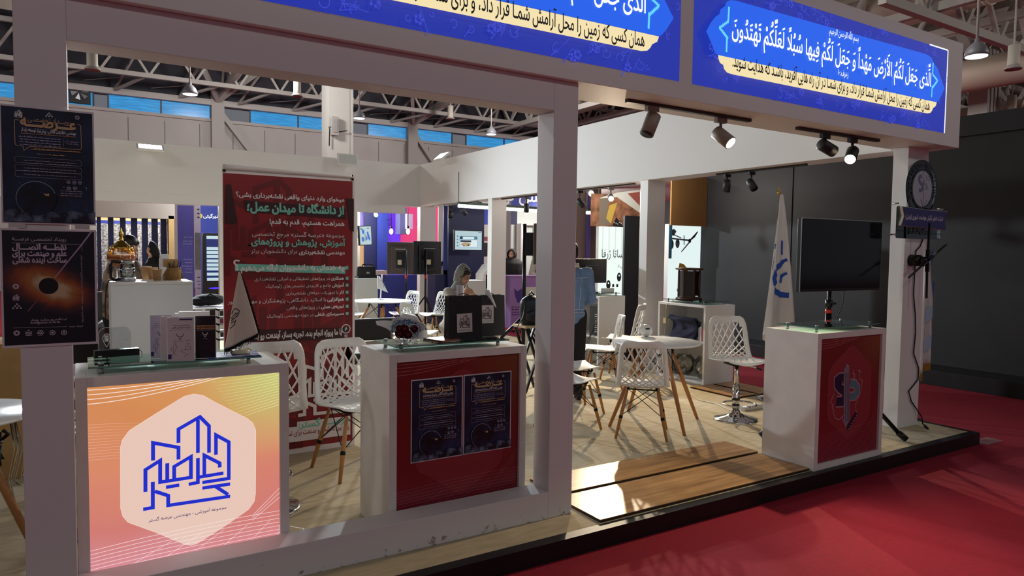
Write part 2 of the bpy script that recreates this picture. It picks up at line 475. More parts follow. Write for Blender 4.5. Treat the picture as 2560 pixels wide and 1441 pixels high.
# ---------------------------------------------------------------- shared materials
WHITE = M('white_paint', 'e6e4e2', .55); WHITE2 = M('white_laminate', 'e4e2e0', .42)
DIRTY = M('scuffed_white_paint', 'e2dfdc', .6, noise=.05, scale=6)
BLACK = M('black_plastic', '131317', .38); BLKM = M('black_metal', '15151a', .3, .3); CHROME = M('chrome', 'd8dadd', .12, 1)
STEEL = M('brushed_steel', 'b9bbbd', .3, 1); CABLE = M('black_rubber', '0c0c0e', .6); GREY = M('grey_paint', '8d8d8d', .6)
GLASS = glass('shelf_glass', 'd2ece2'); GEDGE = M('glass_edge', '5f9a88', .15); CLEAR = glass('clear_acrylic', 'f2f7f7')
PAPER = M('white_paper', 'ece9e8', .7); CARD = M('brown_cardboard', 'a98655', .8, noise=.08, scale=8)
BEIGE_C = M('beige_carpet', 'bcae92', .95, noise=.13, scale=7, stretch=(1, 3, 1), bump=.5)
RED_C = M('red_carpet', '920f2a', .95, noise=.10, scale=30, bump=.4)

# ---------------------------------------------------------------- hall
b = MB(); b.box(-40, 60, -25, 33, -.2, -.106); struct(b.build('floor', RED_C))
b = MB(); b.box(-6, 6.90, 3.0417, 14.75, -.09, 0); struct(b.build('floor_platform', BEIGE_C))
b = MB(); b.box(-6, 6.915, 3.027, 3.10, -.106, .0015); b.box(6.86, 6.915, 3.10, 14.75, -.106, .0015)
struct(b.build('baseboard_front', M('black_edging', '100f12', .45, noise=.3, scale=15)))
ROOF = M('shaded_roof', '34353c', .9, noise=.1, scale=.3)  # dimness of the far roof is put into this darker colour
b = MB(); b.box(-40, 16, -25, 33, 11.2, 11.3); struct(b.build('ceiling', ROOF))
b = MB(); b.box(16, 60, -25, 33, 11.2, 11.3)
for i in range(26): b.box(16.5 + 1.6 * i, 16.62 + 1.6 * i, -25, 33, 10.9, 11.2, 0)
struct(b.build('ceiling_deck', M('roof_deck', '7a7066', .85, noise=.15, scale=1.5)))
WALLP = M('hall_wall_panel', 'a9a6a3', .7, noise=.03, scale=1)
def hall_wall():
    b = MB(); b.box(-40, 60, 32, 32.3, -.1, 7.05)
    for i in range(60):                       # vertical joints of the cladding panels
        x = -30 + 1.32 * i; b.box(x - .012, x + .012, 31.985, 32, 1, 6.8, 1)
    b.box(-40, 60, 32, 32.3, 7.62, 11.2, 2); b.box(-40, 60, 31.9, 32, 6.95, 7.07, 0); b.box(-40, 60, 31.7, 32, 7.60, 7.84)  # shadow on the wall above the windows painted with the roof colour
    struct(b.build('wall_back', [WALLP, M('panel_joint', '6f6d6c', .8), ROOF]))
hall_wall()
def blue_win():
    m = bpy.data.materials.new('dusk_window'); m.use_nodes = True; nt = m.node_tree; bs = nt.nodes['Principled BSDF']
    tc = nt.nodes.new('ShaderNodeTexCoord'); mp = nt.nodes.new('ShaderNodeMapping'); mp.inputs['Scale'].default_value = (.5, .5, 6)
    nz = nt.nodes.new('ShaderNodeTexNoise'); nz.inputs['Scale'].default_value = 3; nz.inputs['Detail'].default_value = 6
    r = nt.nodes.new('ShaderNodeValToRGB'); r.color_ramp.elements[0].position = .35; r.color_ramp.elements[1].position = .78
    r.color_ramp.elements[0].color = lin('2a7cb4'); r.color_ramp.elements[1].color = lin('3fa6e6')
    nt.links.new(tc.outputs['Object'], mp.inputs[0]); nt.links.new(mp.outputs[0], nz.inputs['Vector']); nt.links.new(nz.outputs['Fac'], r.inputs[0])
    nt.links.new(r.outputs[0], bs.inputs['Emission Color']); bs.inputs['Emission Strength'].default_value = .85; bs.inputs['Base Color'].default_value = (.02, .05, .1, 1); bs.inputs['Roughness'].default_value = .2
    m.cycles.emission_sampling = 'NONE'
    return m
BW = blue_win(); k = 0
for a, c in ((-8, .5), (1.0, 4.75), (6.35, 10.5), (11.7, 16.2), (17.0, 21.6), (22.6, 27)):
    k += 1; b = MB(); b.box(a, c, 32.06, 32.1, 7.05, 7.64)
    n = max(1, round((c - a) / 1.9))
    for i in range(n + 1):
        x = a + (c - a) * i / n; b.box(x - .03, x + .03, 32.0, 32.06, 7.05, 7.62, 1)
    b.box(a, c, 31.98, 32.06, 7.03, 7.08, 1); struct(b.build('window_%d' % k, [BW, M('window_frame', '4a4f55', .5)]))
STEELW = M('painted_steel', '9a9690', .6); STEELD = M('shadowed_steel', '8a867f', .65)
def truss(p, q, h, n, r=.075, name='roof_truss'):
    b = MB(); p, q = Vector(p), Vector(q); up = Vector((0, 0, h))
    for o in (Vector(), up): b.bar(p + o, q + o, r * 2, r * 2.2)
    for i in range(n):
        a, c, d = p.lerp(q, i / n), p.lerp(q, (i + .5) / n), p.lerp(q, (i + 1) / n)
        b.bar(a, c + up, r * 1.1); b.bar(c + up, d, r * 1.1)
    struct(b.build(name, STEELW))
for Y, z in ((6, 8.6), (18, 8.6), (29.6, 8.02), (24.5, 8.35)): truss((-20, Y, z), (50, Y, z), 1.3, 44)
for Y in (9.5, 14.5): truss((16, Y, 7.6), (50, Y, 7.6), 1.4, 18, .1)
for X in (-4, 5.2, 14.2): truss((X, 2, 8.30), (X, 32, 8.30), 1.5, 18, .085)
for X, z in ((18.5, 7.9), (22, 8.3), (25, 7.6), (29, 8.2), (33, 7.8)): truss((X, -8, z), (X, 32, z), 1.5, 22, .1)
for i in range(14):                                          # wind braces from the window beam to the truss
    x = -8 + 2.3 * i; b = MB(); b.bar((x, 31.75, 7.75), (x + (1.3 if i % 2 else 1.0), 29.6, 8.02), .09); b.bar((x, 31.75, 7.75), (x + .9, 29.6, 9.3), .07); b.bar((x - 1.0, 31.7, 8.0), (x + 1.2, 29.7, 8.1), .02); struct(b.build('beam_brace', STEELW))
for X in (5.0, 13.9):                                        # raking struts at the wall columns
    b = MB(); b.bar((X, 31.9, 7.5), (X + 3.2, 31.9, 3.4), .34, .2); b.bar((X, 31.85, 0), (X, 31.85, 8.2), .34, .5)
    b.bar((X, 31.6, 7.8), (X + 2.6, 27, 9.8), .16); b.bar((X, 31.6, 7.8), (X - 1.8, 28, 9.8), .16); b.bar((X, 31.6, 7.8), (X + 1.2, 26, 9.8), .16)
    struct(b.build('trim_%d' % (X // 1), M('column_paint', 'a3a09c', .7)))
b = MB(); c0, c1 = at(822, 300, Y=26), at(879, 300, Y=26); b.box(c0.x, c1.x, 26, 26.9, 0, 10.4); b.box(c1.x, c1.x + .05, 25.95, 26.5, 0, 10.4)
struct(b.build('pillar_hall', M('hall_column_paint', 'b0b0aa', .7)))
b = MB(); q0, q1 = at(828, 291, Y=25.9), at(845, 340, Y=25.9); b.box(q0.x, q1.x, 25.8, 25.95, q1.z, q0.z); b.box(q0.x + .05, q1.x - .05, 25.78, 25.8, q1.z + .1, q0.z - .1, 1)
tag(b.build('column_loudspeaker', [STEELW, GREY], bevel=.01), 'slim grey column loudspeaker on the tall hall pillar', 'loudspeaker')
b = MB(); b.tube([at(*p, Y=25.9) for p in ((823, 365), (824, 322), (822, 318), (829, 318), (833, 328), (845, 330), (868, 327))], .02, 6); tag(b.build('conduit_cable', CABLE), 'thin dark cable looping down the tall hall pillar', 'cable')
def extractor():
    p = at(199, 232, Y=31.9); b = MB(); b.box(p.x - .36, p.x + .36, 31.75, 31.95, p.z - .42, p.z + .42)
    t = thing('extractor_fan', 'square dark extractor fan set in the high blue window', 'fan', (0, 0, 0)); b.build('housing', M('dark_metal', '2b2c2e', .5), t)
    b = MB()
    for i in range(6):
        a = i * PI / 3; b.add([(p.x + math.cos(a) * .05, 31.72, p.z + math.sin(a) * .05), (p.x + math.cos(a) * .3, 31.70, p.z + math.sin(a) * .3), (p.x + math.cos(a + .6) * .3, 31.74, p.z + math.sin(a + .6) * .3)], [(0, 2, 1)])
    b.build('fan_blades', M('fan_grey', '8f9296', .4, .6), t)
extractor()
def pendant(px, py, wpx, label, kind='bell', Y=24, X=None):
    p = at(px, py, Y=Y) if X is None else at(px, py, X=X); sc_ = (p - Vector((0, 0, EYE))).dot(_f) / FPX; r = wpx / 2 * sc_
    t = thing('pendant_lamp', label, 'lamp', p, 0, 'hall pendant lamps')
    b = MB()
    if kind == 'bell':
        b.lathe([(r, 0), (r * .96, r * .35), (r * .8, r * .75), (r * .5, r * 1.1), (r * .22, r * 1.35), (r * .2, r * 1.6)], 24)
        b.build('shade', M('pendant_grey', '77777c', .5, .2), t); s = MB(); s.cyl((0, 0, r * 1.5), (0, 0, 11.2 - p.z), .025); s.build('suspension', STEELW, t)
        g = MB(); g.lathe([(0, -.02), (r * .9, -.01), (r * .93, .02)], 24); g.build('diffuser', M('pendant_glow', 'eef6ff', emit=3.0), t)
    else:
        b.lathe([(r * .12, 11.2 - p.z), (r * .12, r * 3.3), (r * .72, r * 3.2), (r * .72, .1), (r * .8, .05)], 20); b.build('housing', M('canister_cream', 'b3ada1', .6), t)
        g = MB(); g.lathe([(r * .8, .04), (r * 1.05, -.02), (r * 1.05, .02), (r * .8, .06)], 24); g.build('rim', STEELW, t)
pendant(475, 236, 37, 'bell pendant lamp hanging in front of the high blue windows, left of the hall pillar')
pendant(898, 296, 30, 'bell pendant lamp just right of the tall hall pillar'); pendant(1228, 336, 27, 'bell pendant lamp hanging furthest right above the side partition', Y=26)
pendant(2441, 141, 54, 'bright round pendant lamp past the right end of the lit signs', X=15)
pendant(231, 174, 34, 'cylindrical cream lamp under the roof near the left post', 'can', 22); pendant(743, 240, 25, 'cylindrical cream lamp under the roof left of the hall pillar', 'can', 24)
pendant(1126, 297, 20, 'cylindrical cream lamp under the roof right of the hall pillar', 'can', 28); pendant(2533, 172, 36, 'cylindrical cream lamp at the right edge above the black booth', 'can', X=17)
pendant(2528, 284, 28, 'cylindrical cream lamp low over the black booth wall', 'can', X=27)
DUCT = M('duct_sheet_metal', 'a5978a', .6, .1)
for i, (Xd, z, r, lb) in enumerate(((20, 8.7, .55, 'large round ventilation duct nearest the lit signs'), (24, 7.35, .5, 'large round ventilation duct behind the round pendant lamp'), (30, 7.0, .55, 'large round ventilation duct low in the far right of the hall'))):
    b = MB(); b.cyl((Xd, -4, z), (Xd, 30, z), r, n=28)
    for y in range(-3, 30, 3): b.cyl((Xd, y, z), (Xd, y + .12, z), r + .03, n=28)
    tag(b.build('ventilation_duct', DUCT), lb, 'duct')
for (Xc, Yc) in ((26.4, 11.9), (31.4, 16)):
    b = MB()
    for dx in (-.5, -.25, 0, .25): b.box(Xc + dx, Xc + dx + .16, Yc - .3, Yc + .3, 0, 8.6)
    for a in (-1, 1): b.bar((Xc, Yc, 7.6), (Xc, Yc + a * 2.6, 9.6), .3, .2); b.bar((Xc, Yc, 7.6), (Xc + a * 2.6, Yc, 9.6), .3, .2)
    struct(b.build('pillar_far', STEELW))
def louvre(px0, py0, px1, py1, X):
    pass

# ---------------------------------------------------------------- our stand
yF, yFb, zS, zT = 3.3235, 3.492, 2.59, 3.531
b = MB(); b.box(-.2105, -.0366, yF, yFb, 0, zS); b.box(2.341, 2.5142, yF, yFb, 0, zS); b.box(-.0366, 2.341, yF, yFb, 2.4115, zS); b.box(-.0366, 2.341, yF, yFb, 0, .1638)
def scuff(name):
    m = M(name, 'dcd8da', .5); nt = m.node_tree; bs = nt.nodes['Principled BSDF']
    tc = nt.nodes.new('ShaderNodeTexCoord'); nz = nt.nodes.new('ShaderNodeTexNoise'); nz.inputs['Scale'].default_value = 16; nz.inputs['Detail'].default_value = 7; nz.inputs['Roughness'].default_value = .7
    sp = nt.nodes.new('ShaderNodeSeparateXYZ'); mr = nt.nodes.new('ShaderNodeMapRange'); mr.inputs[1].default_value = 0; mr.inputs[2].default_value = .15; mr.inputs[3].default_value = .13; mr.inputs[4].default_value = -.1
    ad = nt.nodes.new('ShaderNodeMath'); ad.operation = 'ADD'; r = nt.nodes.new('ShaderNodeValToRGB')
    r.color_ramp.elements[0].position = .66; r.color_ramp.elements[1].position = .73; r.color_ramp.elements[0].color = lin('dcd8da'); r.color_ramp.elements[1].color = lin('8d8481')
    nt.links.new(tc.outputs['Object'], nz.inputs['Vector']); nt.links.new(tc.outputs['Object'], sp.inputs[0]); nt.links.new(sp.outputs['Z'], mr.inputs[0])
    nt.links.new(nz.outputs['Fac'], ad.inputs[0]); nt.links.new(mr.outputs[0], ad.inputs[1]); nt.links.new(ad.outputs[0], r.inputs[0]); nt.links.new(r.outputs[0], bs.inputs['Base Color'])
    return m
struct(b.build('wall_front', scuff('scuffed_frame_paint'), bevel=.003))
b = MB(); b.box(-2.2, 6.8366, 3.28, 3.681, zS, zT); struct(b.build('trim_1', WHITE, bevel=.003))            # fascia
b = MB(); b.box(6.3748, 6.7166, 3.4802, 3.62, 0, zS); struct(b.build('pillar_front', WHITE, bevel=.003))
xB = 6.535
b = MB(); b.box(xB, xB + .33, 3.73, 14.84, zS, zT); struct(b.build('wall_right', WHITE, bevel=.003))
for i, y in enumerate((7.06, 11.27)):
    b = MB(); b.box(xB + .01, xB + .33, y, y + .15, 0, zS); struct(b.build('pillar_side', WHITE2, bevel=.003))
b = MB(); b.box(xB + .01, xB + .40, 14.5, 14.66, 0, zS); struct(b.build('pillar_corner', WHITE2, bevel=.003))
b = MB(); b.box(-6, xB, 14.5125, 14.85, zS, zT); b.box(-6, xB - .35, 14.52, 14.68, 2.42, zS, 0); struct(b.build('wall_rear', WHITE, bevel=.003))
for x0, x1 in ((at(548, 600, Y=14.55).x, at(562, 600, Y=14.55).x), (at(876, 700, Y=14.55).x, at(893, 700, Y=14.55).x), (at(225, 600, Y=14.55).x, at(240, 600, Y=14.55).x)):
    b = MB(); b.box(x0, x1, 14.53, 14.68, 0, 2.42); struct(b.build('pillar_rear', WHITE2, bevel=.003))
# black booth across the aisle
BLKW = M('black_booth_paint', '17161b', .55, noise=.25, scale=3)
b = MB(); b.box(10.15, 10.4, 2.5, 9.45, .09, 3.49); b.box(10.10, 10.15, 2.5, 9.45, 3.22, 3.49); b.box(10.135, 10.15, 7.44, 7.48, .09, 3.2)
struct(b.build('wall_black_booth', BLKW))
b = MB(); b.box(9.55, 10.15, 2.5, 9.45, -.106, .09); struct(b.build('trim_2', M('black_step_paint', '1c1b1e', .4, noise=.2, scale=9), bevel=.004))
# oak step boards at the openings
def boards():
    m = M('oak_board', 'b98b55', .3); nt = m.node_tree; bs = nt.nodes['Principled BSDF']
    tc = nt.nodes.new('ShaderNodeTexCoord'); mp = nt.nodes.new('ShaderNodeMapping'); mp.inputs['Scale'].default_value = (.7, 16, 16)
    nz = nt.nodes.new('ShaderNodeTexNoise'); nz.inputs['Scale'].default_value = 2.2; nz.inputs['Detail'].default_value = 6; nz.inputs['Distortion'].default_value = .4
    r = nt.nodes.new('ShaderNodeValToRGB'); r.color_ramp.elements[0].position = .3; r.color_ramp.elements[1].position = .72
    r.color_ramp.elements[0].color = lin('8a6238'); r.color_ramp.elements[1].color = lin('c89a62')
    nt.links.new(tc.outputs['Object'], mp.inputs[0]); nt.links.new(mp.outputs[0], nz.inputs['Vector']); nt.links.new(nz.outputs['Fac'], r.inputs[0]); nt.links.new(r.outputs[0], bs.inputs['Base Color'])
    return m
OAK = boards(); OAKE = M('dark_board_edge', '2c1d12', .5)
def board(x0, x1, y0, y1, label, swap=False):
    t = thing('step_board', label, 'board', (x0, y0, .002), 0, 'oak boards laid at the openings')
    b = MB(); b.box(0, x1 - x0, 0, y1 - y0, .014, .018)
    o = b.build('oak_face', OAK, t)
    b = MB(); b.box(0, x1 - x0, 0, y1 - y0, 0, .0138); b.build('board_edge', OAKE, t)
board(2.57, 4.545, 3.115, 3.555, 'oak laminate board along the front edge, nearest the red carpet')
board(2.62, 4.58, 3.60, 3.945, 'oak laminate board one step in from the front edge')
# ---------------------------------------------------------------- printed and lit colours
def E(name, col, k=1.0, base=None):
    m = M(name, col, .5, emit=k); m.node_tree.nodes['Principled BSDF'].inputs['Base Color'].default_value = tuple(v * .12 for v in lin(base or col)[:3]) + (1,)
    return m
INK = M('print_black', '17171c', .6); INKW = M('print_white', 'e8e6e8', .6); GOLD = M('print_gold', 'c8a87c', .6)
def cloudy(name, c1, c2, scale=9, rough=.4, emit=0, p=(.35, .7), stretch=(1, 1, 1)):
    m = M(name, c1, rough); nt = m.node_tree; bs = nt.nodes['Principled BSDF']
    tc = nt.nodes.new('ShaderNodeTexCoord'); mp = nt.nodes.new('ShaderNodeMapping'); mp.inputs['Scale'].default_value = stretch
    nz = nt.nodes.new('ShaderNodeTexNoise'); nz.inputs['Scale'].default_value = scale; nz.inputs['Detail'].default_value = 6
    r = nt.nodes.new('ShaderNodeValToRGB'); r.color_ramp.elements[0].position, r.color_ramp.elements[1].position = p
    r.color_ramp.elements[0].color = lin(c1); r.color_ramp.elements[1].color = lin(c2)
    nt.links.new(tc.outputs['Object'], mp.inputs[0]); nt.links.new(mp.outputs[0], nz.inputs['Vector']); nt.links.new(nz.outputs['Fac'], r.inputs[0]); nt.links.new(r.outputs[0], bs.inputs['Base Color'])
    if emit: nt.links.new(r.outputs[0], bs.inputs['Emission Color']); bs.inputs['Emission Strength'].default_value = emit; bs.inputs['Base Color'].default_value = (.01, .01, .02, 1); m.cycles.emission_sampling = 'NONE'
    return m

# ---------------------------------------------------------------- the two lit signs on the fascia
def sign():
    o = (3.404, 3.2792, 2.700); A = Art(o, .0002)
    S = lambda x, y: A.px((1720 + x / 3.0476, y / 3.0476))
    SB = E('sign_royal_blue', '2030a0', .95); SI = E('sign_bright_blue', '1d5ce0', 1.0); SC = E('sign_cream', 'ead8a8', 1.0); SW = E('sign_white', 'eef6ff', 1.1)
    SY = E('sign_cyan', '62ccf6', 1.0); SK = E('sign_black_letters', '101018', .3); SP = E('sign_pattern', '3b46c4', .9)
    W, H = 3.16, .727
    A.rect(0, 0, W, H, SB)
    R = random.Random(3)
    for i in range(60):                                             # scrollwork in the border
        x = R.uniform(.05, W - .05); z = R.choice((R.uniform(.02, .10), R.uniform(.63, .71))) if .25 < x < W - .2 else R.uniform(.03, .70)
        r = R.uniform(.015, .045); a0 = R.uniform(0, 6.3); tw = R.choice((-1, 1)); n = 14
        A.line([(x + r * (1 - i / n * .75) * math.cos(a0 + tw * i * .38), z + r * (1 - i / n * .75) * math.sin(a0 + tw * i * .38)) for i in range(n)], .005, SP)
        if i % 2: A.line([(x, z), (x + R.uniform(-.09, .09), z + R.uniform(-.05, .05)), (x + R.uniform(-.12, .12), z + R.uniform(-.07, .07))], .005, SP)
        if i % 3 == 0:
            for k in range(5): A.disc(x + .02 * math.cos(k * 1.26), z + .02 * math.sin(k * 1.26), .009, SP, 8)
    A.poly([S(*p) for p in ((262, 25), (290, 14), (330, 18), (1000, 205), (1750, 412), (1790, 425), (1822, 450), (1838, 490), (1868, 530), (1885, 580), (1920, 682), (1890, 745), (1872, 775), (1860, 785), (1000, 600), (195, 430), (168, 405), (148, 350), (105, 250), (140, 185), (175, 140), (205, 120), (213, 85), (245, 62))][::-1], SI)
    A.poly([S(*p) for p in ((195, 430), (1000, 602), (1860, 786), (1852, 815), (1832, 830), (1824, 850), (1812, 866), (1788, 870), (1000, 715), (300, 575), (262, 562), (240, 535), (234, 505), (210, 490), (198, 460))], SC)
    for c in (((278, 65), (272, 175), 1), ((262, 295), (258, 408), 1), ((1832, 487), (1828, 575), 1), ((1825, 660), (1820, 748), 1)):
        A.line([S(*c[0]), S(*c[1])], .016, SY)
    for a, b_, n in (((268, 178), (208, 222), 6), ((208, 228), (262, 300), 7), ((1830, 580), (1860, 620), 6), ((1858, 628), (1825, 672), 7)):
        for i in range(n):
            q = S(a[0] + (b_[0] - a[0]) * i / (n - 1), a[1] + (b_[1] - a[1]) * i / (n - 1)); A.rect(q[0] - .009, q[1] - .009, q[0] + .009, q[1] + .009, SY)
    def T(s, pr, pl, m, h=None, wt=0.0):
        a, b_ = S(*pr), S(*pl); A.text(s, a[0], (a[1] + b_[1]) / 2, m, size=h, width=a[0] - b_[0], wt=wt)
    T('الَّذى جَعَلَ لَکُمُ الْأَرْضَ مَهْداً وَ جَعَلَ لَکُمْ فِیها سُبُلاً لَعَلَّکُمْ تَهْتَدُونَ'.replace('ى', 'ی'), (1812, 640), (292, 318), SW, .158, .014)
    T('همان کسی که زمین را محل آرامش شمـا قرار داد، و برای شمـا در آن راه هایی آفرید، باشـد که هدایت شوید.', (1800, 835), (296, 532), SK, .118, .012)
    T('بسم اللّه الرحمن الرحیم', (1258, 325), (1036, 268), SW, .062, .004); T('زخرف: ۱۰', (1180, 598), (1100, 578), SW, .06, .01)
    t = thing('lightbox_sign', 'lit blue sign with the whole white verse, the right-hand one above the open entrance', 'sign', o, 0, 'lit verse signs')
    b = MB(); b.box(-.004, W + .004, .0003, .02, -.004, H + .004); b.build('sign_case', M('sign_case_white', 'd8dade', .4), t); A.build('sign_face', t)
    dup(t, (3.404 - 3.277, 3.2792, 2.700), label='lit blue sign cut off by the top of the photo, above the white frame')
    b = MB(); b.box(W, W + .012, -.001, .0, 0, H); b.box(W - .3, W, -.001, 0, H - .004, H + .006); b.build('light_gap', E('light_leak', 'f4f8ff', 1.3), t)
sign()

# ---------------------------------------------------------------- counters
def wash(name, lit):
    """printed colour wash: orange to pink with a yellow-green corner (backlit), or the same film unlit, deep red"""
    m = bpy.data.materials.new(name); m.use_nodes = True; nt = m.node_tree; bs = nt.nodes['Principled BSDF']; L = nt.links.new
    tc = nt.nodes.new('ShaderNodeTexCoord'); sp = nt.nodes.new('ShaderNodeSeparateXYZ'); L(tc.outputs['Object'], sp.inputs[0])
    r = nt.nodes.new('ShaderNodeValToRGB'); cr = r.color_ramp
    cs = [(0, 'd68f9c'), (.28, 'd27c74'), (.55, 'da8a6a'), (.8, 'd58b55'), (1, 'd99a5c')] if lit else [(0, '8a2438'), (.25, '8a1f26'), (.6, '7e191c'), (1, '7c1a1a')]
    cr.elements[0].color = lin(cs[0][1]); cr.elements[1].color = lin(cs[-1][1])
    for p, c in cs[1:-1]: e = cr.elements.new(p); e.color = lin(c)
    nz = nt.nodes.new('ShaderNodeTexNoise'); nz.inputs['Scale'].default_value = 1.6; L(tc.outputs['Object'], nz.inputs['Vector'])
    ad = nt.nodes.new('ShaderNodeMath'); ad.operation = 'MULTIPLY_ADD'; ad.inputs[1].default_value = .5; L(nz.outputs['Fac'], ad.inputs[0])
    sb = nt.nodes.new('ShaderNodeMath'); sb.operation = 'SUBTRACT'; sb.inputs[1].default_value = .25; L(sp.outputs['Z'], sb.inputs[0]); L(sb.outputs[0], ad.inputs[2]); L(ad.outputs[0], r.inputs[0])
    ds = nt.nodes.new('ShaderNodeVectorMath'); ds.operation = 'DISTANCE'; ds.inputs[1].default_value = (.80, 0, .93); L(tc.outputs['Object'], ds.inputs[0])
    mr = nt.nodes.new('ShaderNodeMapRange'); mr.inputs[1].default_value = 0; mr.inputs[2].default_value = .42; mr.inputs[3].default_value = .9 if lit else .55; mr.inputs[4].default_value = 0; L(ds.outputs['Value'], mr.inputs[0])
    mx = nt.nodes.new('ShaderNodeMix'); mx.data_type = 'RGBA'; mx.inputs['B'].default_value = lin('c4d27e' if lit else '8a5a2a'); L(mr.outputs[0], mx.inputs['Factor']); L(r.outputs[0], mx.inputs['A'])
    if lit: L(mx.outputs['Result'], bs.inputs['Emission Color']); bs.inputs['Emission Strength'].default_value = .88; bs.inputs['Base Color'].default_value = (.1, .05, .04, 1)
    else: L(mx.outputs['Result'], bs.inputs['Base Color'])
    bs.inputs['Roughness'].default_value = .35
    return m
C1 = lambda x, y: (x / 2.996, 960 + y / 2.996)
def panel_art(w, h, lit, kind):
    A = Art(None, .00005); ws = wash('backlit_orange_film' if lit else 'unlit_red_film', lit)
    A.rect(0, 0, w, h, ws)
    mk = (lambda n, c: E('lit_' + n, c, .95)) if lit else (lambda n, c: M('film_' + n, c, .4))
    LN = mk('line_white', 'f2e0d8') if lit else mk('line_white', 'c06a6a'); HX = mk('hexagon', 'e2c2b4') if lit else mk('hexagon', '963038' if kind != 'sp' else '8c2c2e')
    LY = mk('line_yellow', 'e2dca0') if lit else mk('line_yellow', 'a05a3e')
    o0, o1 = at(210, 1440, Y=3.522), at(711, 966, Y=3.522)
    def N(x, y):
        q = at(*C1(x, y), Y=3.522); return ((q.x - o0.x) / (o1.x - o0.x) * w, (q.z - .05) / (o1.z - .05) * h)
    for i in range(4):                                               # sweeping lines, upper left
        pts = [(0, h * (.985 - .022 * i)), (.15 * w, h * (.983 - .021 * i)), (.35 * w, h * (.99 - .014 * i)), (.55 * w, h * (1.0 - .006 * i + .0))]
        pts = [p for p in pts]; pts[-1] = ((.52 + .055 * i) * w, h * .999)
        c = [(pts[0][0] * (1 - t) ** 2 + 2 * pts[1][0] * 1.5 * t * (1 - t) + pts[3][0] * t * t, pts[0][1] * (1 - t) ** 2 + 2 * (pts[1][1] - .004) * t * (1 - t) + pts[3][1] * t * t) for t in [k / 14 for k in range(15)]]
        A.line(c, .0032, LN if lit else LN)
    for i in range(13):                                              # fan of lines, upper right
        z = h * (.985 - .0155 * i); A.line([(w * (.62 + .012 * i), z - .012 - .0012 * i), (w * .85, z - .004), (w, z + .012 + .001 * i)], [.0006, .0016, .0026], LY)
    for i in range(13): A.line([(0, h * (.82 - .014 * i)), (w * .12, h * (.815 - .014 * i)), (w * .27, h * (.80 - .0138 * i))], [.0020, .0013, .0003], mk('line_pink', 'e2a890') if lit else mk('line_pink', '8c3034'))
    hexp = [(1380, 200), (1455, 182), (1530, 190), (1620, 232), (1880, 340), (1925, 370), (1948, 420), (1947, 640), (1945, 850), (1935, 905), (1890, 960), (1700, 1080), (1480, 1205), (1430, 1218), (1385, 1214), (1160, 1140), (930, 1075), (888, 1035), (870, 980), (870, 760), (870, 560), (885, 510), (940, 445), (1160, 320)]
    hp = [N(*p) for p in hexp][::-1]; A.poly(hp, HX); A.line(hp, .0016, mk('hex_edge', 'f0d8c8') if lit else mk('hex_edge', 'a8484c'), True)
    g = mk('grid', 'f6e6ea') if lit else mk('grid', 'b07078')
    for i in range(14):                                              # net of lines along the bottom
        k = .235 * (1 - i / 14.5) ** 1.15
        A.line([(w * t, h * (k * (1 - .0 * t) - .02 + (.08 * t - .05 * t * t) * (1 - i / 14))) for t in [j / 10 for j in range(11)] if h * (k - .02 + (.08 * t - .05 * t * t) * (1 - i / 14)) > .002] or [(0, .003), (w, .003)], .0016, g)
    for i in range(7): A.line([(w * (.02 + .15 * i), .002), (w * (.22 + .155 * i), h * .12), (min(w, w * (.42 + .13 * i)), h * (.2 if i < 5 else .17))], .0012, g)
    for i in range(3): A.line([(w * .84, h * (.245 - .012 * i)), (w, h * (.37 - .025 * i))], .0016, g)
    if kind == 'logo':
        q = N(1405, 640); A.logo(q[0], q[1], _lh, E('lit_logo_blue', '1c2cc0', 1.0) if lit else INKW, .040)
        a, b_ = N(1715, 968), N(1095, 1065); A.text('مجموعه آموزشی - مهندسی عرصه گستر', a[0], (a[1] + b_[1]) / 2 + .003, E('lit_navy', '201a60', .8) if lit else INKW, width=a[0] - b_[0], wt=.006)
    if kind == 'sp':
        o = (0, 3.098, .05); q0, q1 = at(2048, 1160, Y=3.098), at(2197, 868, Y=3.098)
        def Q(x, y):
            p = at(2040 + x / 4.503, 860 + y / 4.503, Y=3.098); return ((p.x - q0.x) / (q1.x - q0.x) * w, (p.z - .05) / (.973 - .05) * h)
        NV = mk('logo_navy', '241a3c'); TL = mk('logo_teal', '5c7f90'); WL = mk('logo_line', 'b48a96'); GR = mk('logo_grey', '8a7f92')
        S = [(325, 385), (290, 385), (262, 410), (262, 460), (285, 495), (330, 530), (352, 570), (345, 625), (315, 648), (252, 648)]
        PP = [(392, 445), (440, 450), (465, 490), (465, 550), (440, 588), (392, 590)]
        for c, m, wd in ((S, WL, .088), (S, NV, .068), (PP, WL, .075), (PP, TL, .055)):
            A.line([Q(*p) for p in c], wd, m)
        A.poly([Q(*p) for p in ((330, 310), (362, 232), (384, 258), (386, 860), (350, 925), (326, 880), (328, 600))], GR)
        for x in (345, 362, 376): A.line([Q(x, 330), Q(x, 870)], .005, NV)
        for c in ([(225, 560), (192, 655), (218, 690), (205, 715), (225, 745), (218, 765), (238, 830), (275, 850), (325, 800)], [(305, 815), (352, 945), (455, 770), (445, 690), (505, 530), (518, 420), (490, 395)], [(490, 395), (490, 290)], [(472, 300), (508, 320)], [(428, 420), (428, 290)], [(418, 330), (440, 345), (440, 420)], [(330, 310), (362, 232), (384, 258)]):
            A.line([Q(*p) for p in c], .007, WL)
        A.poly([Q(*p) for p in ((372, 972), (468, 790), (448, 762), (352, 940))], NV)
        for i in range(6): A.line([Q(372 + i * 16, 950 - i * 30), Q(384 + i * 15, 955 - i * 30)], .008, WL)
    return A
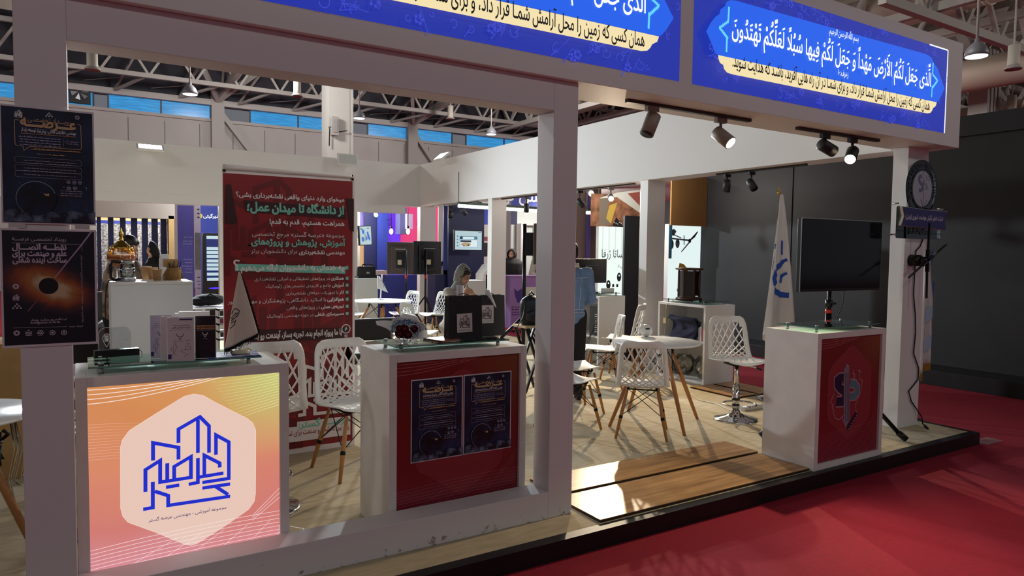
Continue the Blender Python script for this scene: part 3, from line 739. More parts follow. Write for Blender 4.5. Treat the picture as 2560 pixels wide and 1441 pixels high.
def counter(x, y, w, label, kind, lit, gy=(.03, .36), gx=(.05, .78)):
    H, D = 1.0225, .46; t = thing('display_counter', label, 'counter', (x, y, 0), 0, 'white display counters with glass tops')
    b = MB(); e = .045
    b.box(0, e, 0, D, 0, H); b.box(w - e, w, 0, D, 0, H); b.box(e, w - e, 0, D, H - e, H); b.box(e, w - e, 0, D, 0, e); b.box(e, w - e, .02, D, e, H - e)
    b.build('cabinet', DIRTY, t, bevel=.002)
    A = panel_art(w - 2 * e, H - 2 * e, lit, kind); A.build('front_panel', t, (e, .0185, e))
    b = MB(); b.box(gx[0], gx[1], gy[0], gy[1], H + .032, H + .040); g = b.build('glass_top', GLASS, t)
    b = MB(); z0, z1 = H + .0325, H + .0395; d = .0006
    b.add([(gx[0] - d, gy[0] - d, z0), (gx[1] + d, gy[0] - d, z0), (gx[1] + d, gy[0] - d, z1), (gx[0] - d, gy[0] - d, z1)], [(0, 1, 2, 3)])
    b.add([(gx[0] - d, gy[1], z0), (gx[0] - d, gy[0], z0), (gx[0] - d, gy[0], z1), (gx[0] - d, gy[1], z1)], [(0, 1, 2, 3)])
    b.build('glass_rim', GEDGE, g)
    for px_ in (gx[0] + .05, gx[1] - .05):
        for py_ in (gy[0] + .05, gy[1] - .05):
            b = MB(); b.cyl((px_, py_, H), (px_, py_, H + .032), .011); b.cyl((px_, py_, H + .040), (px_, py_, H + .050), .012); b.build('standoff', STEEL, t)
    return t
counter(-.034, 3.50, .9045, 'white counter glowing orange with a blue building logo on its front', 'logo', True)
counter(1.4075, 3.511, .889, 'white counter with dark red front and two space posters, beside the black gift bags', 'none', False)
counter(4.5503, 3.0818, .8746, 'white counter with dark red front and a head outline logo, below the big screen', 'sp', False, (.02, .37), (.03, .82))
ZG = 1.0225 + .0405

# ---------------------------------------------------------------- posters
SPACE = cloudy('print_space', '10132a', '24345c', 7, p=(.4, .75)); PW = M('poster_paper', 'd9d2da', .5); GL_ = M('print_lilac', 'a9a6c0', .6); RIM = M('print_rim_blue', '8fa4c4', .6); ORG = M('print_orange', 'c58a52', .6)
ROCK = cloudy('print_moon_rock', '10142a', '6f7c98', 26, p=(.42, .72)); PLAN = cloudy('print_planet', '0b0d1c', '1c2a52', 14, p=(.42, .75))
def small_marks(A, x, z, s, m, k):
    if k == 0:
        for i in range(12): A.line([(x + s * .55 * math.cos(i * .5236), z + s * .55 * math.sin(i * .5236)), (x + s * math.cos(i * .5236), z + s * math.sin(i * .5236))], s * .28, m)
        A.ring(x, z, s * .5, s * .22, m, 16)
    elif k == 1:
        for i, (dx, dz) in enumerate(((0, .8), (-.55, .1), (.55, .1), (-1.1, -.6), (0, -.6), (1.1, -.6))): A.disc(x + dx * s, z + dz * s, s * .3, m, 10)
    elif k == 2:
        for i in range(3): A.line([(x - s, z - s * .7 + i * s * .55), (x, z - s * .95 + i * s * .55), (x + s, z - s * .7 + i * s * .55)], s * .25, m)
        A.disc(x, z + s * .9, s * .25, m, 10)
    elif k == 3:
        for i in range(6): A.ring(x + s * .62 * math.cos(i * 1.047), z + s * .62 * math.sin(i * 1.047), s * .34, s * .16, m, 10)
    else: A.ring(x, z, s * .8, s * .22, m, 20); A.disc(x, z, s * .4, m, 8)
def space_poster():
    A = Art((at(1026.4, 1160, Y=3.526).x, 3.526, at(1026.4, 1160, Y=3.526).z), .00012); K = lambda x, y: A.px((1010 + x / 5.338, 920 + y / 5.338))
    Wd = K(787, 105)[0]; Ht = K(92, 165)[1]; A.rect(0, 0, Wd, Ht, PW); A.rect(.006, .006, Wd - .006, Ht - .007, SPACE)
    h = Ht
    L = K(200, 0)[0]; Rr = K(690, 0)[0]
    A.logo(K(232, 232)[0], K(232, 232)[1], .028, INKW, .07); q = K(457, 195); small_marks(A, q[0], q[1], .009, INKW, 1); q = K(664, 175); small_marks(A, q[0], q[1], .009, GL_, 0)
    a, b_ = K(615, 252), K(298, 285); A.text('رویـــداد تخصصـی', a[0], (a[1] + b_[1]) / 2, GOLD, size=.028, width=a[0] - b_[0], wt=.004)
    a, b_ = K(650, 300), K(245, 330); A.text('عـــرصــــه', a[0], (a[1] + b_[1]) / 2, GOLD, size=.055, width=a[0] - b_[0], wt=.05)
    A.line([K(238, 292), K(212, 293), K(203, 302), K(203, 520), K(212, 532), K(258, 528), K(266, 568), K(312, 520), K(678, 474), K(688, 462), K(688, 250), K(680, 240), K(660, 243)], .0022, GOLD)
    a, b_ = K(652, 345), K(250, 385); A.text('مهندسی اطلاعات مکانی، پیش‌نیاز توسعه پایدار', a[0], (a[1] + b_[1]) / 2, INKW, width=a[0] - b_[0], size=.02, wt=.012)
    A.line([K(250, 410), K(650, 362)], .0022, ORG)
    a = K(668, 412); A.text('محورهای علمی', a[0], a[1], GL_, width=.05, wt=.01); a = K(668, 432); A.text('رویداد عرصه:', a[0], a[1], GL_, width=.045, wt=.01)
    A.line([K(556, 400), K(556, 470)], .001, GL_)
    for i in range(4): z = K(400, 428 + 24 * i)[1]; A.scrib(L + .015 + .004 * (i % 2), K(540, 0)[0], z, .006, GL_)
    A.line([K(316, 548), K(682, 498)], .002, ORG); A.scrib(L + .065, Rr - .005, K(400, 532)[1], .005, GOLD); A.scrib(L + .075, Rr - .06, K(400, 580)[1], .006, GOLD)
    for z0, n in ((640, 2), (712, 2), (770, 1)):
        zz = K(400, z0)[1]; A.line(rrect(L, zz - .012, Rr, zz + .012, .008, 3), .0009, GL_, True)
        for i in range(n): A.scrib(L + .03, Rr - .02, zz - .002 - i * .010, .0045, GL_)
    c = K(346, 1000); r = K(492, 980)[0] - c[0]
    A.poly([K(*p) for p in ((105, 1260), (105, 1170), (180, 1110), (300, 1130), (400, 1100), (520, 1110), (600, 1060), (700, 1080), (778, 1040), (772, 1150))], ROCK)
    A.disc(c[0], c[1], r, PLAN, 40); A.ring(c[0], c[1], r * .995, .0022, RIM, 40, 20, 190); A.ring(c[0], c[1], r * 1.01, .001, RIM, 30, 190, 230)
    A.poly([K(*p) for p in ((398, 938), (415, 945), (440, 935), (438, 962), (412, 960))], GOLD)
    RR_ = random.Random(5)
    for i in range(26): A.disc(c[0] + RR_.uniform(-.06, .19), c[1] + RR_.uniform(-.09, .10), RR_.choice((.0008, .0012, .0022)), INKW if i % 2 else RIM, 6)
    for i, (x, y) in enumerate(((670, 788), (628, 795), (585, 800), (586, 855), (632, 848))): q = K(x, y); small_marks(A, q[0], q[1], .008, GL_, (4, 3, 4, 2, 4)[i])
    for i in range(3): A.scrib(K(530, 0)[0], Rr - .002, K(600, 885 + 22 * i)[1], .005, GOLD if i == 2 else GL_)
    A.line([K(682, 870), K(682, 900)], .001, GL_)
    return A, Wd, Ht
A, PWd, PHt = space_poster()
o1 = (A.o[0], 3.526, A.o[2])
p1 = tag(A.build('poster', None, o1), 'dark blue planet poster on the red counter front, left of the pair', 'poster', 'dark blue planet posters')
q = at(1156, 1138, Y=3.526); p2 = dup(p1, (q.x + .004, 3.5255, q.z - .001), 0, 'dark blue planet poster on the red counter front, right of the pair')
p3 = dup(p1, (-.259, 3.316, 1.677), 0, 'large dark blue planet poster on the left post, above the black hole poster', (.311 / PWd, 1, .457 / PHt))
def hole_poster():
    o = (-.267, 3.318, 1.190); A = Art(o, .00015); K = lambda x, y: A.px((x / 4.503, 560 + y / 4.503)); W, H = .32, .468
    A.rect(0, 0, W, H, PW)
    m = bpy.data.materials.new('print_black_hole_glow'); m.use_nodes = True; nt = m.node_tree; bs = nt.nodes['Principled BSDF']; L = nt.links.new
    tc = nt.nodes.new('ShaderNodeTexCoord'); mp = nt.nodes.new('ShaderNodeMapping'); mp.vector_type = 'TEXTURE'
    c = K(548, 700); mp.inputs['Location'].default_value = (c[0], 0, c[1]); mp.inputs['Rotation'].default_value = (0, math.radians(22), 0); mp.inputs['Scale'].default_value = (.205, 1, .105)
    nz = nt.nodes.new('ShaderNodeTexNoise'); nz.inputs['Scale'].default_value = 11; nz.inputs['Detail'].default_value = 5; nz.inputs['Distortion'].default_value = 1.2
    ln = nt.nodes.new('ShaderNodeVectorMath'); ln.operation = 'LENGTH'; ad = nt.nodes.new('ShaderNodeMath'); ad.operation = 'MULTIPLY_ADD'; ad.inputs[1].default_value = .5
    sb = nt.nodes.new('ShaderNodeMath'); sb.operation = 'SUBTRACT'; sb.inputs[1].default_value = .25
    r = nt.nodes.new('ShaderNodeValToRGB'); cr = r.color_ramp
    cr.elements[0].position = .25; cr.elements[0].color = lin('c8b08c'); cr.elements[1].position = 1; cr.elements[1].color = lin('0e0d1e')
    for p, cc in ((.38, 'a8703c'), (.5, '9a4c24'), (.68, '5a2a24'), (.85, '281a2c')): e = cr.elements.new(p); e.color = lin(cc)
    L(tc.outputs['Object'], mp.inputs[0]); L(tc.outputs['Object'], nz.inputs['Vector']); L(mp.outputs[0], ln.inputs[0]); L(ln.outputs['Value'], sb.inputs[0]); L(nz.outputs['Fac'], ad.inputs[0]); L(sb.outputs[0], ad.inputs[2]); L(ad.outputs[0], r.inputs[0]); L(r.outputs[0], bs.inputs['Base Color']); bs.inputs['Roughness'].default_value = .4
    A.rect(.007, .010, W - .008, H - .008, m)
    PK = M('print_pale_violet', 'b59ac0', .6); A.line([K(1035, 80), K(915, 240), K(615, 610)], [.006, .0055, .003], PK); A.line([K(445, 830), K(315, 985)], [.002, .004], M('print_dusky_rose', '8a5666', .6))
    A.disc(c[0], c[1], K(658, 700)[0] - c[0], M('print_void', '120c10', .5), 36)
    def T(s, pr, pl, m_, h, wt=.0): a, b_ = K(*pr), K(*pl); A.text(s, a[0], (a[1] + b_[1]) / 2, m_, size=h, width=a[0] - b_[0], wt=wt)
    PV = M('print_pale_lilac', 'c9b8cc', .6)
    T('رویداد تخصصـی عرصـــه', (748, 195), (132, 182), PV, .021, .004); A.line([K(132, 212), K(918, 232)], .001, PV); A.line([K(922, 232), K(922, 310)], .001, PV)
    T('نقطـــه اتصـــال', (750, 285), (135, 292), PV, .031, .035); T('علم و صنعت برای', (752, 358), (138, 362), PV, .031, .035); T('ساخت آینده شغلی', (752, 430), (142, 440), PV, .031, .035)
    q = K(935, 1110); wd, _ = layout('آموزش تخصصی و شکل‌گیری ایده و تیم  ♦  تدوین پروپوزال و  حمایت و اجرای پروژه')
    A.text('آموزش تخصصی و شکل‌گیری ایده و تیم   تدوین پروپوزال و  حمایت و اجرای پروژه', q[0], q[1], PV, width=abs(K(0, 325)[1] - K(0, 1120)[1]), align='l', rot=PI / 2, wt=.0)
    for i, (x, y, k) in enumerate(((178, 705, 0), (192, 930, 1))): q = K(x, y); small_marks(A, q[0], q[1], .011, PV, k)
    q = K(180, 828); A.logo(q[0], q[1], .022, PV, .07)
    T('ثبت‌نام در وب‌سایت رویداد:', (752, 1085), (345, 1088), PV, .013, .012); a = K(340, 1126); A.text('Arsegostar.ir/Arse', a[0], a[1], PV, width=K(655, 0)[0] - a[0], align='l', wt=.006)
    A.line([K(148, 1172), K(755, 1156)], .001, PV); T('#رویداد_عرصه', (935, 1156), (782, 1160), PV, .009)
    for i, x in enumerate((190, 325, 457, 592, 722)): q = K(x, 1228 - i * 1.5); small_marks(A, q[0], q[1], .011, PV, (0, 2, 3, 4, 4)[i])
    tag(A.build('poster', None, o), 'black hole poster with orange swirl on the left post', 'poster')
hole_poster()
for x, lb in ((-.235, 'left'), (-.02, 'right')):
    b = MB(); b.box(x, x + .05, 3.3125, 3.3135, 1.660, 1.680)
    tag(b.build('tape_strip', M('clear_tape', 'c8c4c6', .2)), 'short strip of tape joining the two left post posters, on the %s side' % lb, 'tape')
# ---------------------------------------------------------------- things on the left counter
def plaque():
    t = thing('acrylic_plaque', 'clear engraved acrylic plaque on a long black base, left end of the orange counter', 'plaque', (.045, 3.80, ZG), .10)
    b = MB(); b.box(0, .19, 0, .045, 0, .034); b.build('base', BLACK, t, bevel=.002)
    b = MB(T=Matrix.Translation((.02, .02, .034))); b.prism([(0, 0), (.135, 0), (.135, .075)] + [(.103 + .032 * math.cos(i * PI / 12), .075 + .032 * math.sin(i * PI / 12)) for i in range(1, 6)] + [(.032 - .032 * math.sin(i * PI / 12), .075 + .032 * math.cos(i * PI / 12)) for i in range(0, 6)] + [(0, .075)], .005)
    pl = b.build('clear_plate', CLEAR, t)
    A = Art(None); W_ = M('engraving_white', 'f2f4f4', .5); A.mb.T = Matrix.Translation((.02, .0195, .034))
    out = [(0, 0), (0, .075)] + [(.032 - .032 * math.cos(i * PI / 12), .075 + .032 * math.sin(i * PI / 12)) for i in range(1, 7)] + [(.103 + .032 * math.sin(i * PI / 12), .075 + .032 * math.cos(i * PI / 12)) for i in range(0, 7)] + [(.135, 0)]
    A.line(out, .002, W_); A.text('رویداد ملی', .130, .068, W_, width=.068, wt=.015); A.text('کاداستر', .122, .040, W_, width=.055, wt=.015)
    A.line([(.033, .012), (.018, .045), (.017, .062), (.025, .075), (.033, .078), (.043, .074), (.049, .062), (.047, .045), (.033, .012)], .0025, W_); A.poly(rrect(.024, .040, .041, .072, .004), W_); A.ring(.0325, .058, .0045, .0014, BLACK); A.rect(.025, .043, .031, .046, BLACK); A.line([(.026, .069), (.039, .069)], .0016, BLACK)
    A.build('engraving', t)
    b = MB(); b.tube([(.19, .03, .018), (.20, .03, .018), (.205, .03, .008), (.204, .032, .001)], .0015, 6); b.build('cable', CABLE, t)
plaque()
LV = M('leaflet_lavender', 'b7afc6', .55); LP = M('leaflet_pinkish_white', 'cbbfc4', .55); LN_ = M('leaflet_navy', '2c2f66', .5); LK = M('leaflet_dark', '1d1420', .4); LI = M('leaflet_ink', '2a2430', .5)
def leaflet(x, y, w, h, rz, col, style, label):
    t = thing('leaflet', label, 'leaflet', (x, y, ZG), rz, 'standing leaflets on the orange counter')
    b = MB(); b.add([(0, 0, 0), (w, 0, 0), (w, 0, h), (0, 0, h), (w * .1, .028, 0), (w * .1, .028, h)], [(0, 1, 2, 3), (0, 3, 5, 4)]); b.build('folded_sheet', PAPER, t, solid=.0006)
    A = Art(None, .0001); A.mb.T = Matrix.Translation((0, -.0005, 0)); A.rect(.002, .0015, w - .002, h - .0015, col); K_ = INKW if style == 'dark' else LI
    if style == 'dark':
        for i in range(2): A.rect(w * .08, h * (.74 - i * .055), w * .95, h * (.775 - i * .055), ORG); A.text(('رویداد تخصصی عرصه:', 'از ایده تا اثرگذاری واقعی')[i], w * .93, h * (.745 - i * .055), LK, width=w * .8, wt=.03)
        A.scrib(w * .1, w * .92, h * .66, h * .014, LP)
    elif style == 'plain':
        A.ring(w * .82, h * .85, h * .022, h * .008, LI, 14)
        for i in range(5): A.line([(w * .6, h * (.52 - .1 * i)), (w * .95, h * (.525 - .1 * i))], .0008, LI)
        A = A
    if style != 'plain':
        if style != 'dark':
            A.text('رویداد تخصصی عرصه:', w * .84, h * .80, LN_, width=w * .62, wt=.03); A.text('از ایده تا اثرگذاری واقعی', w * .88, h * .75, LN_, width=w * .70, wt=.03); A.scrib(w * .1, w * .9, h * .705, h * .012, LN_)
            A.rect(w * .46, h * .93, w * .94, h * .965, LN_); A.rect(w * .03, h * .05, w * .16, h * .155, LN_)
        cx, cz = (w * .48, h * .56); s = w * .13
        A.line([(cx - s, cz + s * .9), (cx - s * .8, cz + s * .2), (cx, cz - s * .1), (cx + s * .8, cz + s * .2), (cx + s, cz + s * .9)], .0024, K_); A.line([(cx - s * .5, cz - s * .3), (cx, cz - s), (cx + s * .55, cz)], .0022, K_)
        A.scrib(w * .38, w * .58, h * .455, h * .016, K_)
        P = LI if style != 'dark' else M('leaflet_faint', '54404c', .5)
        if style != 'dark':
            fg = [[(.18, .12), (.24, .2), (.22, .33), (.28, .40), (.33, .36), (.32, .26), (.24, .2), (.34, .12)], [(.18, .33), (.14, .28), (.17, .22)], [(.33, .36), (.40, .28)], [(.66, .32), (.66, .26), (.86, .26), (.86, .34), (.80, .33), (.80, .40), (.74, .40), (.74, .33), (.66, .32)], [(.72, .27), (.5, .24), (.6, .19), (.78, .15), (.62, .10)], [(.76, .42), (.70, .47), (.80, .49), (.88, .46)]]
            A.ring(w * .30, h * .44, w * .045, .001, P, 12)
        else: fg = [[(.05, .30), (.25, .24), (.42, .31), (.48, .18), (.60, .22), (.62, .40), (.70, .40), (.74, .18), (.95, .18)], [(.25, .10), (.4, .10), (.4, .06), (.25, .06), (.25, .10)], [(.5, .10), (.65, .10), (.65, .06), (.5, .06), (.5, .10)]]
        for s_ in fg: A.line([(w * a, h * c) for a, c in s_], .0010, P)
    A.build('cover_print', t)
    return t
leaflet(.2700, 3.675, .095, .207, -.25, LV, 'lav', 'lavender leaflet at the left of the standing row')
leaflet(.3080, 3.600, .080, .205, -.30, LP, 'plain', 'plain white leaflet between the lavender and the pinkish ones')
leaflet(.3300, 3.548, .115, .205, -.26, LP, 'pink', 'pinkish white leaflet with a hiker drawing, front of the standing row')
leaflet(.4530, 3.580, .092, .205, -.22, LK, 'dark', 'dark leaflet with gold heading at the right of the row')
b = MB(T=Matrix.Translation((.40, 3.74, ZG)) @ Matrix.Rotation(-.15, 4, 'Z')); b.box(0, .14, 0, .05, 0, .212); b.box(-.02, .12, .055, .10, 0, .200)
tag(b.build('leaflet_stack', PAPER, bevel=.001), 'stack of plain white leaflets standing behind the printed row', 'leaflet stack')
def table_flag():
    X, Y = .664, 3.625; t = thing('table_flag', 'small white table flag with black fringe on a round base, orange counter', 'flag', (X, Y, ZG + .006))
    b = MB(); b.lathe([(.044, 0), (.045, .004), (.045, .014), (.042, .018), (0, .018)], 28); b.build('base', M('onyx_base', 'c9c3a8', .25), t)
    b = MB(); b.cyl((0, 0, .016), (0, 0, .378), .003, n=8); b.ball((0, 0, .384), .006, n=8); b.lathe([(.007, .36), (.003, .37), (.006, .378)], 10); b.build('pole', CHROME, t)
    P = lambda x, y: at(540 + x / 5.54, 660 + y / 5.54, Y=Y - .01) - Vector((X, Y, ZG + .006))
    tl, tr, br, bl = P(312, 110), P(338, 120), P(572, 955), P(112, 1175)
    def fn(u, v):
        a = tl.lerp(bl, v); c = tr.lerp(br, v); q = a.lerp(c, u); return q + Vector((0, -.012 * v * math.sin(u * 8 + .5) - .008 * v, -.006 * math.sin(u * 3.2) * v))
    b = MB(); b.grid(fn, 24, 30); fc = b.build('flag_cloth', M('cream_satin', 'd9d2c2', .45), t, solid=.0012)
    b = MB(); b.grid(lambda u, v: fn(1, u) + Vector((.012 * v * min(1, u * 3 + .2) + .002 * math.sin(u * 90) * v, -.001, -.006 * v)), 60, 2); b.grid(lambda u, v: fn(u, 1) + Vector((0, -.001, -.018 * v - .008 * v * (math.sin(u * 140) * .5))), 70, 2)
    for i in range(26):
        q = fn(i / 25, 1); b.tube([q, q + Vector((.001 * math.sin(i * 7), 0, -.032 - .004 * math.sin(i * 3)))], .0014, 4)
    b.build('black_fringe', M('black_tassel', '0e0d10', .9), t)
    def st(pts, wd=.0035):
        m = []
        for x, y in pts:
            q = P(x, y); v = max(.02, min(.97, (tl.z - q.z) / (tl.z - (bl.z + br.z) / 2))); a, c = fn(0, v), fn(1, v); u = min(.98, max(.02, (q.x - a.x) / (c.x - a.x))); m.append(fn(u, v) + Vector((0, -.003, 0)))
        return m
    b = MB()
    for pts in ([(235, 595), (268, 580), (328, 635), (290, 695), (215, 720)], [(270, 640), (200, 700)], [(295, 650), (205, 730)], [(268, 735), (245, 795), (185, 828)], [(240, 740), (200, 760)], [(225, 600), (212, 640)]): b.tube(st(pts), .0019, 4)
    b.build('flag_emblem', INK, t)
table_flag()
b = MB(); b.add([(.505, 3.535, ZG), (.735, 3.53, ZG), (.755, 3.70, ZG), (.56, 3.715, ZG)], [(0, 1, 2, 3)]); b.add([(.505, 3.535, ZG + .005), (.735, 3.53, ZG + .005), (.755, 3.70, ZG + .005), (.56, 3.715, ZG + .005)], [(0, 1, 2, 3)])
b.add([(.505, 3.535, ZG), (.735, 3.53, ZG), (.735, 3.53, ZG + .005), (.505, 3.535, ZG + .005), (.755, 3.70, ZG), (.755, 3.70, ZG + .005)], [(0, 1, 2, 3), (1, 4, 5, 2)])
tag(b.build('brochure', cloudy('print_blue_brochure', '3a4f9a', 'c6cbdc', 18, p=(.45, .6))), 'flat blue and white brochure under the small table flag', 'brochure')
for x0, x1, y0, y1, rz, lb in ((.075, .262, 3.545, 3.75, .02, 'white sheet lying under the counter glass, below the plaque'), (.285, .475, 3.545, 3.75, -.03, 'white sheet lying under the counter glass, below the leaflets')):
    b = MB(T=Matrix.Translation((x0, y0, 1.0228)) @ Matrix.Rotation(rz, 4, 'Z')); b.box(0, x1 - x0, 0, y1 - y0, 0, .0008); tag(b.build('paper_sheet', PAPER), lb, 'paper')
# ---------------------------------------------------------------- things on the middle counter
def bouquet():
    X, Y, Z0 = 1.565, 3.66, ZG; t = thing('bouquet', 'bouquet of dark red roses and tiny blue flowers in white wrapping', 'bouquet', (X, Y, Z0))
    R = random.Random(11); D_ = Matrix.Translation((0, 0, .076)) @ Matrix.Rotation(D(-16), 4, 'Z') @ Matrix.Rotation(D(68), 4, 'X')
    b = MB(D_)
    def wrap(u, v):
        a = 2 * PI * u; k = .45 + .55 * v; fl = 1 + .10 * math.sin(3 * a + .8) * v + .05 * math.sin(7 * a) * v
        return Vector((.098 * k * fl * math.cos(a) * 1.05, .074 * k * fl * math.sin(a), -.075 * (1 - v) + .012 * math.sin(4 * a) * v))
    b.grid(wrap, 48, 8, wrap=True); wm = M('translucent_wrap', 'e6e8e6', .35); b.build('wrapping', wm, t, solid=.0015)
    for pts in ([(-.075, -.01, .0), (-.16, .035, -.015), (-.165, .06, -.02), (-.07, .055, -.01)], [(-.05, .06, -.005), (.0, .105, -.02), (.06, .09, -.015), (.085, .045, 0)], [(.07, -.02, 0), (.125, .0, -.01), (.125, -.05, -.01), (.06, -.06, 0)]):
        b = MB(D_); P = [Vector(p) for p in pts]
        b.grid(lambda u, v: P[0].lerp(P[3], u).lerp(P[1].lerp(P[2], u), v) + Vector((0, 0, .012 * math.sin(v * PI))), 8, 8); b.build('wrapping_fold', wm, t, solid=.0015)
    b = MB(D_)
    for i in range(620):
        a, r = R.uniform(0, 2 * PI), .088 * math.sqrt(R.random()); x, y = r * math.cos(a), r * math.sin(a) * .72; z = .03 - .035 * (r / .09) ** 2 + R.uniform(-.012, .008)
        b.ball((x, y, z), R.uniform(.0018, .0036), n=6, m=0 if R.random() < .55 else (1 if R.random() < .6 else 2))
    fl_ = b.build('filler_flowers', [M('blue_floret', '2f5f9c', .7), M('pale_floret', 'a9bccf', .7), M('dark_floret', '1d3358', .7)], t); fl_['kind'] = 'stuff'
    for x, y, s in ((-.040, -.034, .026), (-.012, -.006, .026), (.008, -.040, .025), (.044, -.006, .022), (-.040, -.002, .020)):
        b = MB(D_ @ Matrix.Translation((x, y, .030))); b.ball((0, 0, s * .1), s * .55, s * .55, s * .55, 10)
        for k, (rr, n, h) in enumerate(((.55, 3, 1.0), (.8, 4, .8), (1.0, 5, .55))):
            for i in range(n):
                a = 2 * PI * (i + k * .4) / n + x * 40
                b.grid(lambda u, v: Vector((s * (rr * (.5 + .5 * v ** .5) - .18 * max(0, .5 - abs(v - .5)) * 0) * math.cos(a + (u - .5) * 1.9 * (1 - .35 * v * v)), s * rr * (.5 + .5 * v ** .5) * math.sin(a + (u - .5) * 1.9 * (1 - .35 * v * v)), s * (h * v - .35) + s * .18 * math.sin(u * PI) * v)), 6, 4)
        b.build('rose', M('deep_red_rose', '5c0c1c', .65), t, solid=.0006)
bouquet()
def wallet():
    t = thing('notebook', 'thin brown notebook lying flat in front of the black gift bags', 'notebook', (1.755, 3.585, ZG), .25)
    b = MB(); b.box(0, .145, 0, .165, 0, .003); b.box(0, .145, 0, .165, .007, .010); b.box(0, .006, 0, .165, 0, .010); b.build('cover', M('brown_leather', '6c2f28', .45), t)
    b = MB(); b.box(.004, .142, .003, .162, .003, .007); b.build('pages', M('page_edges', 'a98a80', .8), t)
wallet()
def gift_bag(x, y, w, h, d, rz, st, label, rollx=None):
    t = thing('gift_bag', label, 'bag', (x, y, ZG), rz, 'black paper gift bags'); BK = M('black_card', '1a1a1f', .5, noise=.1, scale=4)
    b = MB(); b.add([(0, 0, 0), (w, 0, 0), (w, d, 0), (0, d, 0), (0, .012, h), (w, .012, h), (w, d - .012, h), (0, d - .012, h), (w - .03, d / 2, h * .5), (.03, d / 2, h * .5)], [(0, 3, 2, 1), (0, 1, 5, 4), (2, 3, 7, 6), (1, 2, 8), (1, 8, 5), (2, 6, 8), (5, 8, 6), (0, 9, 3), (0, 4, 9), (3, 9, 7), (4, 7, 9)]); b.build('bag_body', BK, t, solid=.0012)
    b = MB(); b.box(0.001, w - .001, -.0012, -.0006, h * .165, h * .168); b.build('base_crease', M('crease_grey', '33333a', .6), t)
    for q in (w * .3, w * .65):
        b = MB(); b.lathe([(.005, 0), (.003, .002)], 10, (q, .008, h * .93)); b.build('eyelet', STEEL, t)
    b = MB(); b.tube([(w * .3, .006, h * .93), (w * .31, .02, h + .003), (w * .38, .035, h + .010), (w * .5, .04, h + .012), (w * .62, .03, h + .006), (w * .65, .006, h * .93)], .0028, 6); b.build('ribbon_handle', BLACK, t)
    A = Art(None, .0002); s0 = st; A.mb.T = Matrix.Translation((0, -.0014, 0)) @ Matrix.Translation((s0[0], 0, s0[1])) @ Matrix.Rotation(s0[2], 4, 'Y')
    A.rect(0, 0, .098, .112, M('sticker_paper', 'd2cccb', .6)); A.logo(.049, .064, .072, INK, .045); A.text('مجموعه آموزشی - مهندسی عرصه گستر', .09, .012, INK, width=.082, wt=.02); A.build('sticker', t)
gift_bag(1.832, 3.640, .212, .262, .085, -.10, (.050, .045, -.03), 'black gift bag with a building sticker, left of the two')
gift_bag(2.078, 3.730, .190, .255, .08, -.03, (.008, .082, 0), 'black gift bag with a building sticker, right of the two')
def roll(px0, py0, px1, py1, Y, r, label, tilt):
    a, c = at(px0, py0, Y=Y), at(px1, py1, Y=Y); b = MB(); n = 30
    ax = (c - a).normalized(); s = ax.orthogonal().normalized(); q = ax.cross(s)
    b.grid(lambda u, v: a.lerp(c, v) + (s * math.cos(u * 7.6) + q * math.sin(u * 7.6)) * (r * (1 - .18 * u)), n, 1)
    tag(b.build('paper_roll', M('sheet_white', 'dcdadd', .55), solid=.0008), label, 'paper roll')
roll(1151, 714, 1151, 800, 3.705, .0235, 'white paper roll standing in the left black gift bag', 0)
roll(1217, 728, 1240, 775, 3.75, .018, 'white paper roll leaning out of the black gift bags, right one', 0)
# ---------------------------------------------------------------- seating
PLAS = M('white_moulded_plastic', 'e9e9e6', .35); WOODL = M('beech_leg', 'b07a48', .45, noise=.12, scale=14, stretch=(1, 1, .2)); WIRE = M('black_wire', '101013', .4, .5)
def prof(v):
    """chair shell profile: v 0 front edge .. 1 top of the backrest -> (y, z)"""
    K = ((0, -.215, .425), (.06, -.20, .445), (.22, -.10, .440), (.42, .06, .425), (.52, .145, .437), (.60, .185, .475), (.70, .205, .55), (.85, .232, .70), (1, .262, .85))
    for a, b in zip(K, K[1:]):
        if v <= b[0]:
            t = (v - a[0]) / (b[0] - a[0]); return (a[1] + (b[1] - a[1]) * t, a[2] + (b[2] - a[2]) * t)
    return K[-1][1:]
def half(v):
    w = .195 + .035 * math.sin(min(1, v / .5) * PI * .5) if v < .55 else .23 - .035 * (v - .55) / .45
    if v > .90: t = (v - .90) / .10; w -= .055 * (1 - math.sqrt(max(0, 1 - t * t)))
    if v < .06: t = 1 - v / .06; w -= .05 * (1 - math.sqrt(max(0, 1 - t * t)))
    return w
def shell(u, v):
    y, z = prof(v); w = half(v); k = u * u
    up = .025 * k * (1 - min(1, max(0, (v - .45) / .2))); fw = .055 * k * min(1, max(0, (v - .45) / .15))
    return Vector((u * w, y - fw, z + up))
VB, VT, UI = .535, .945, .80
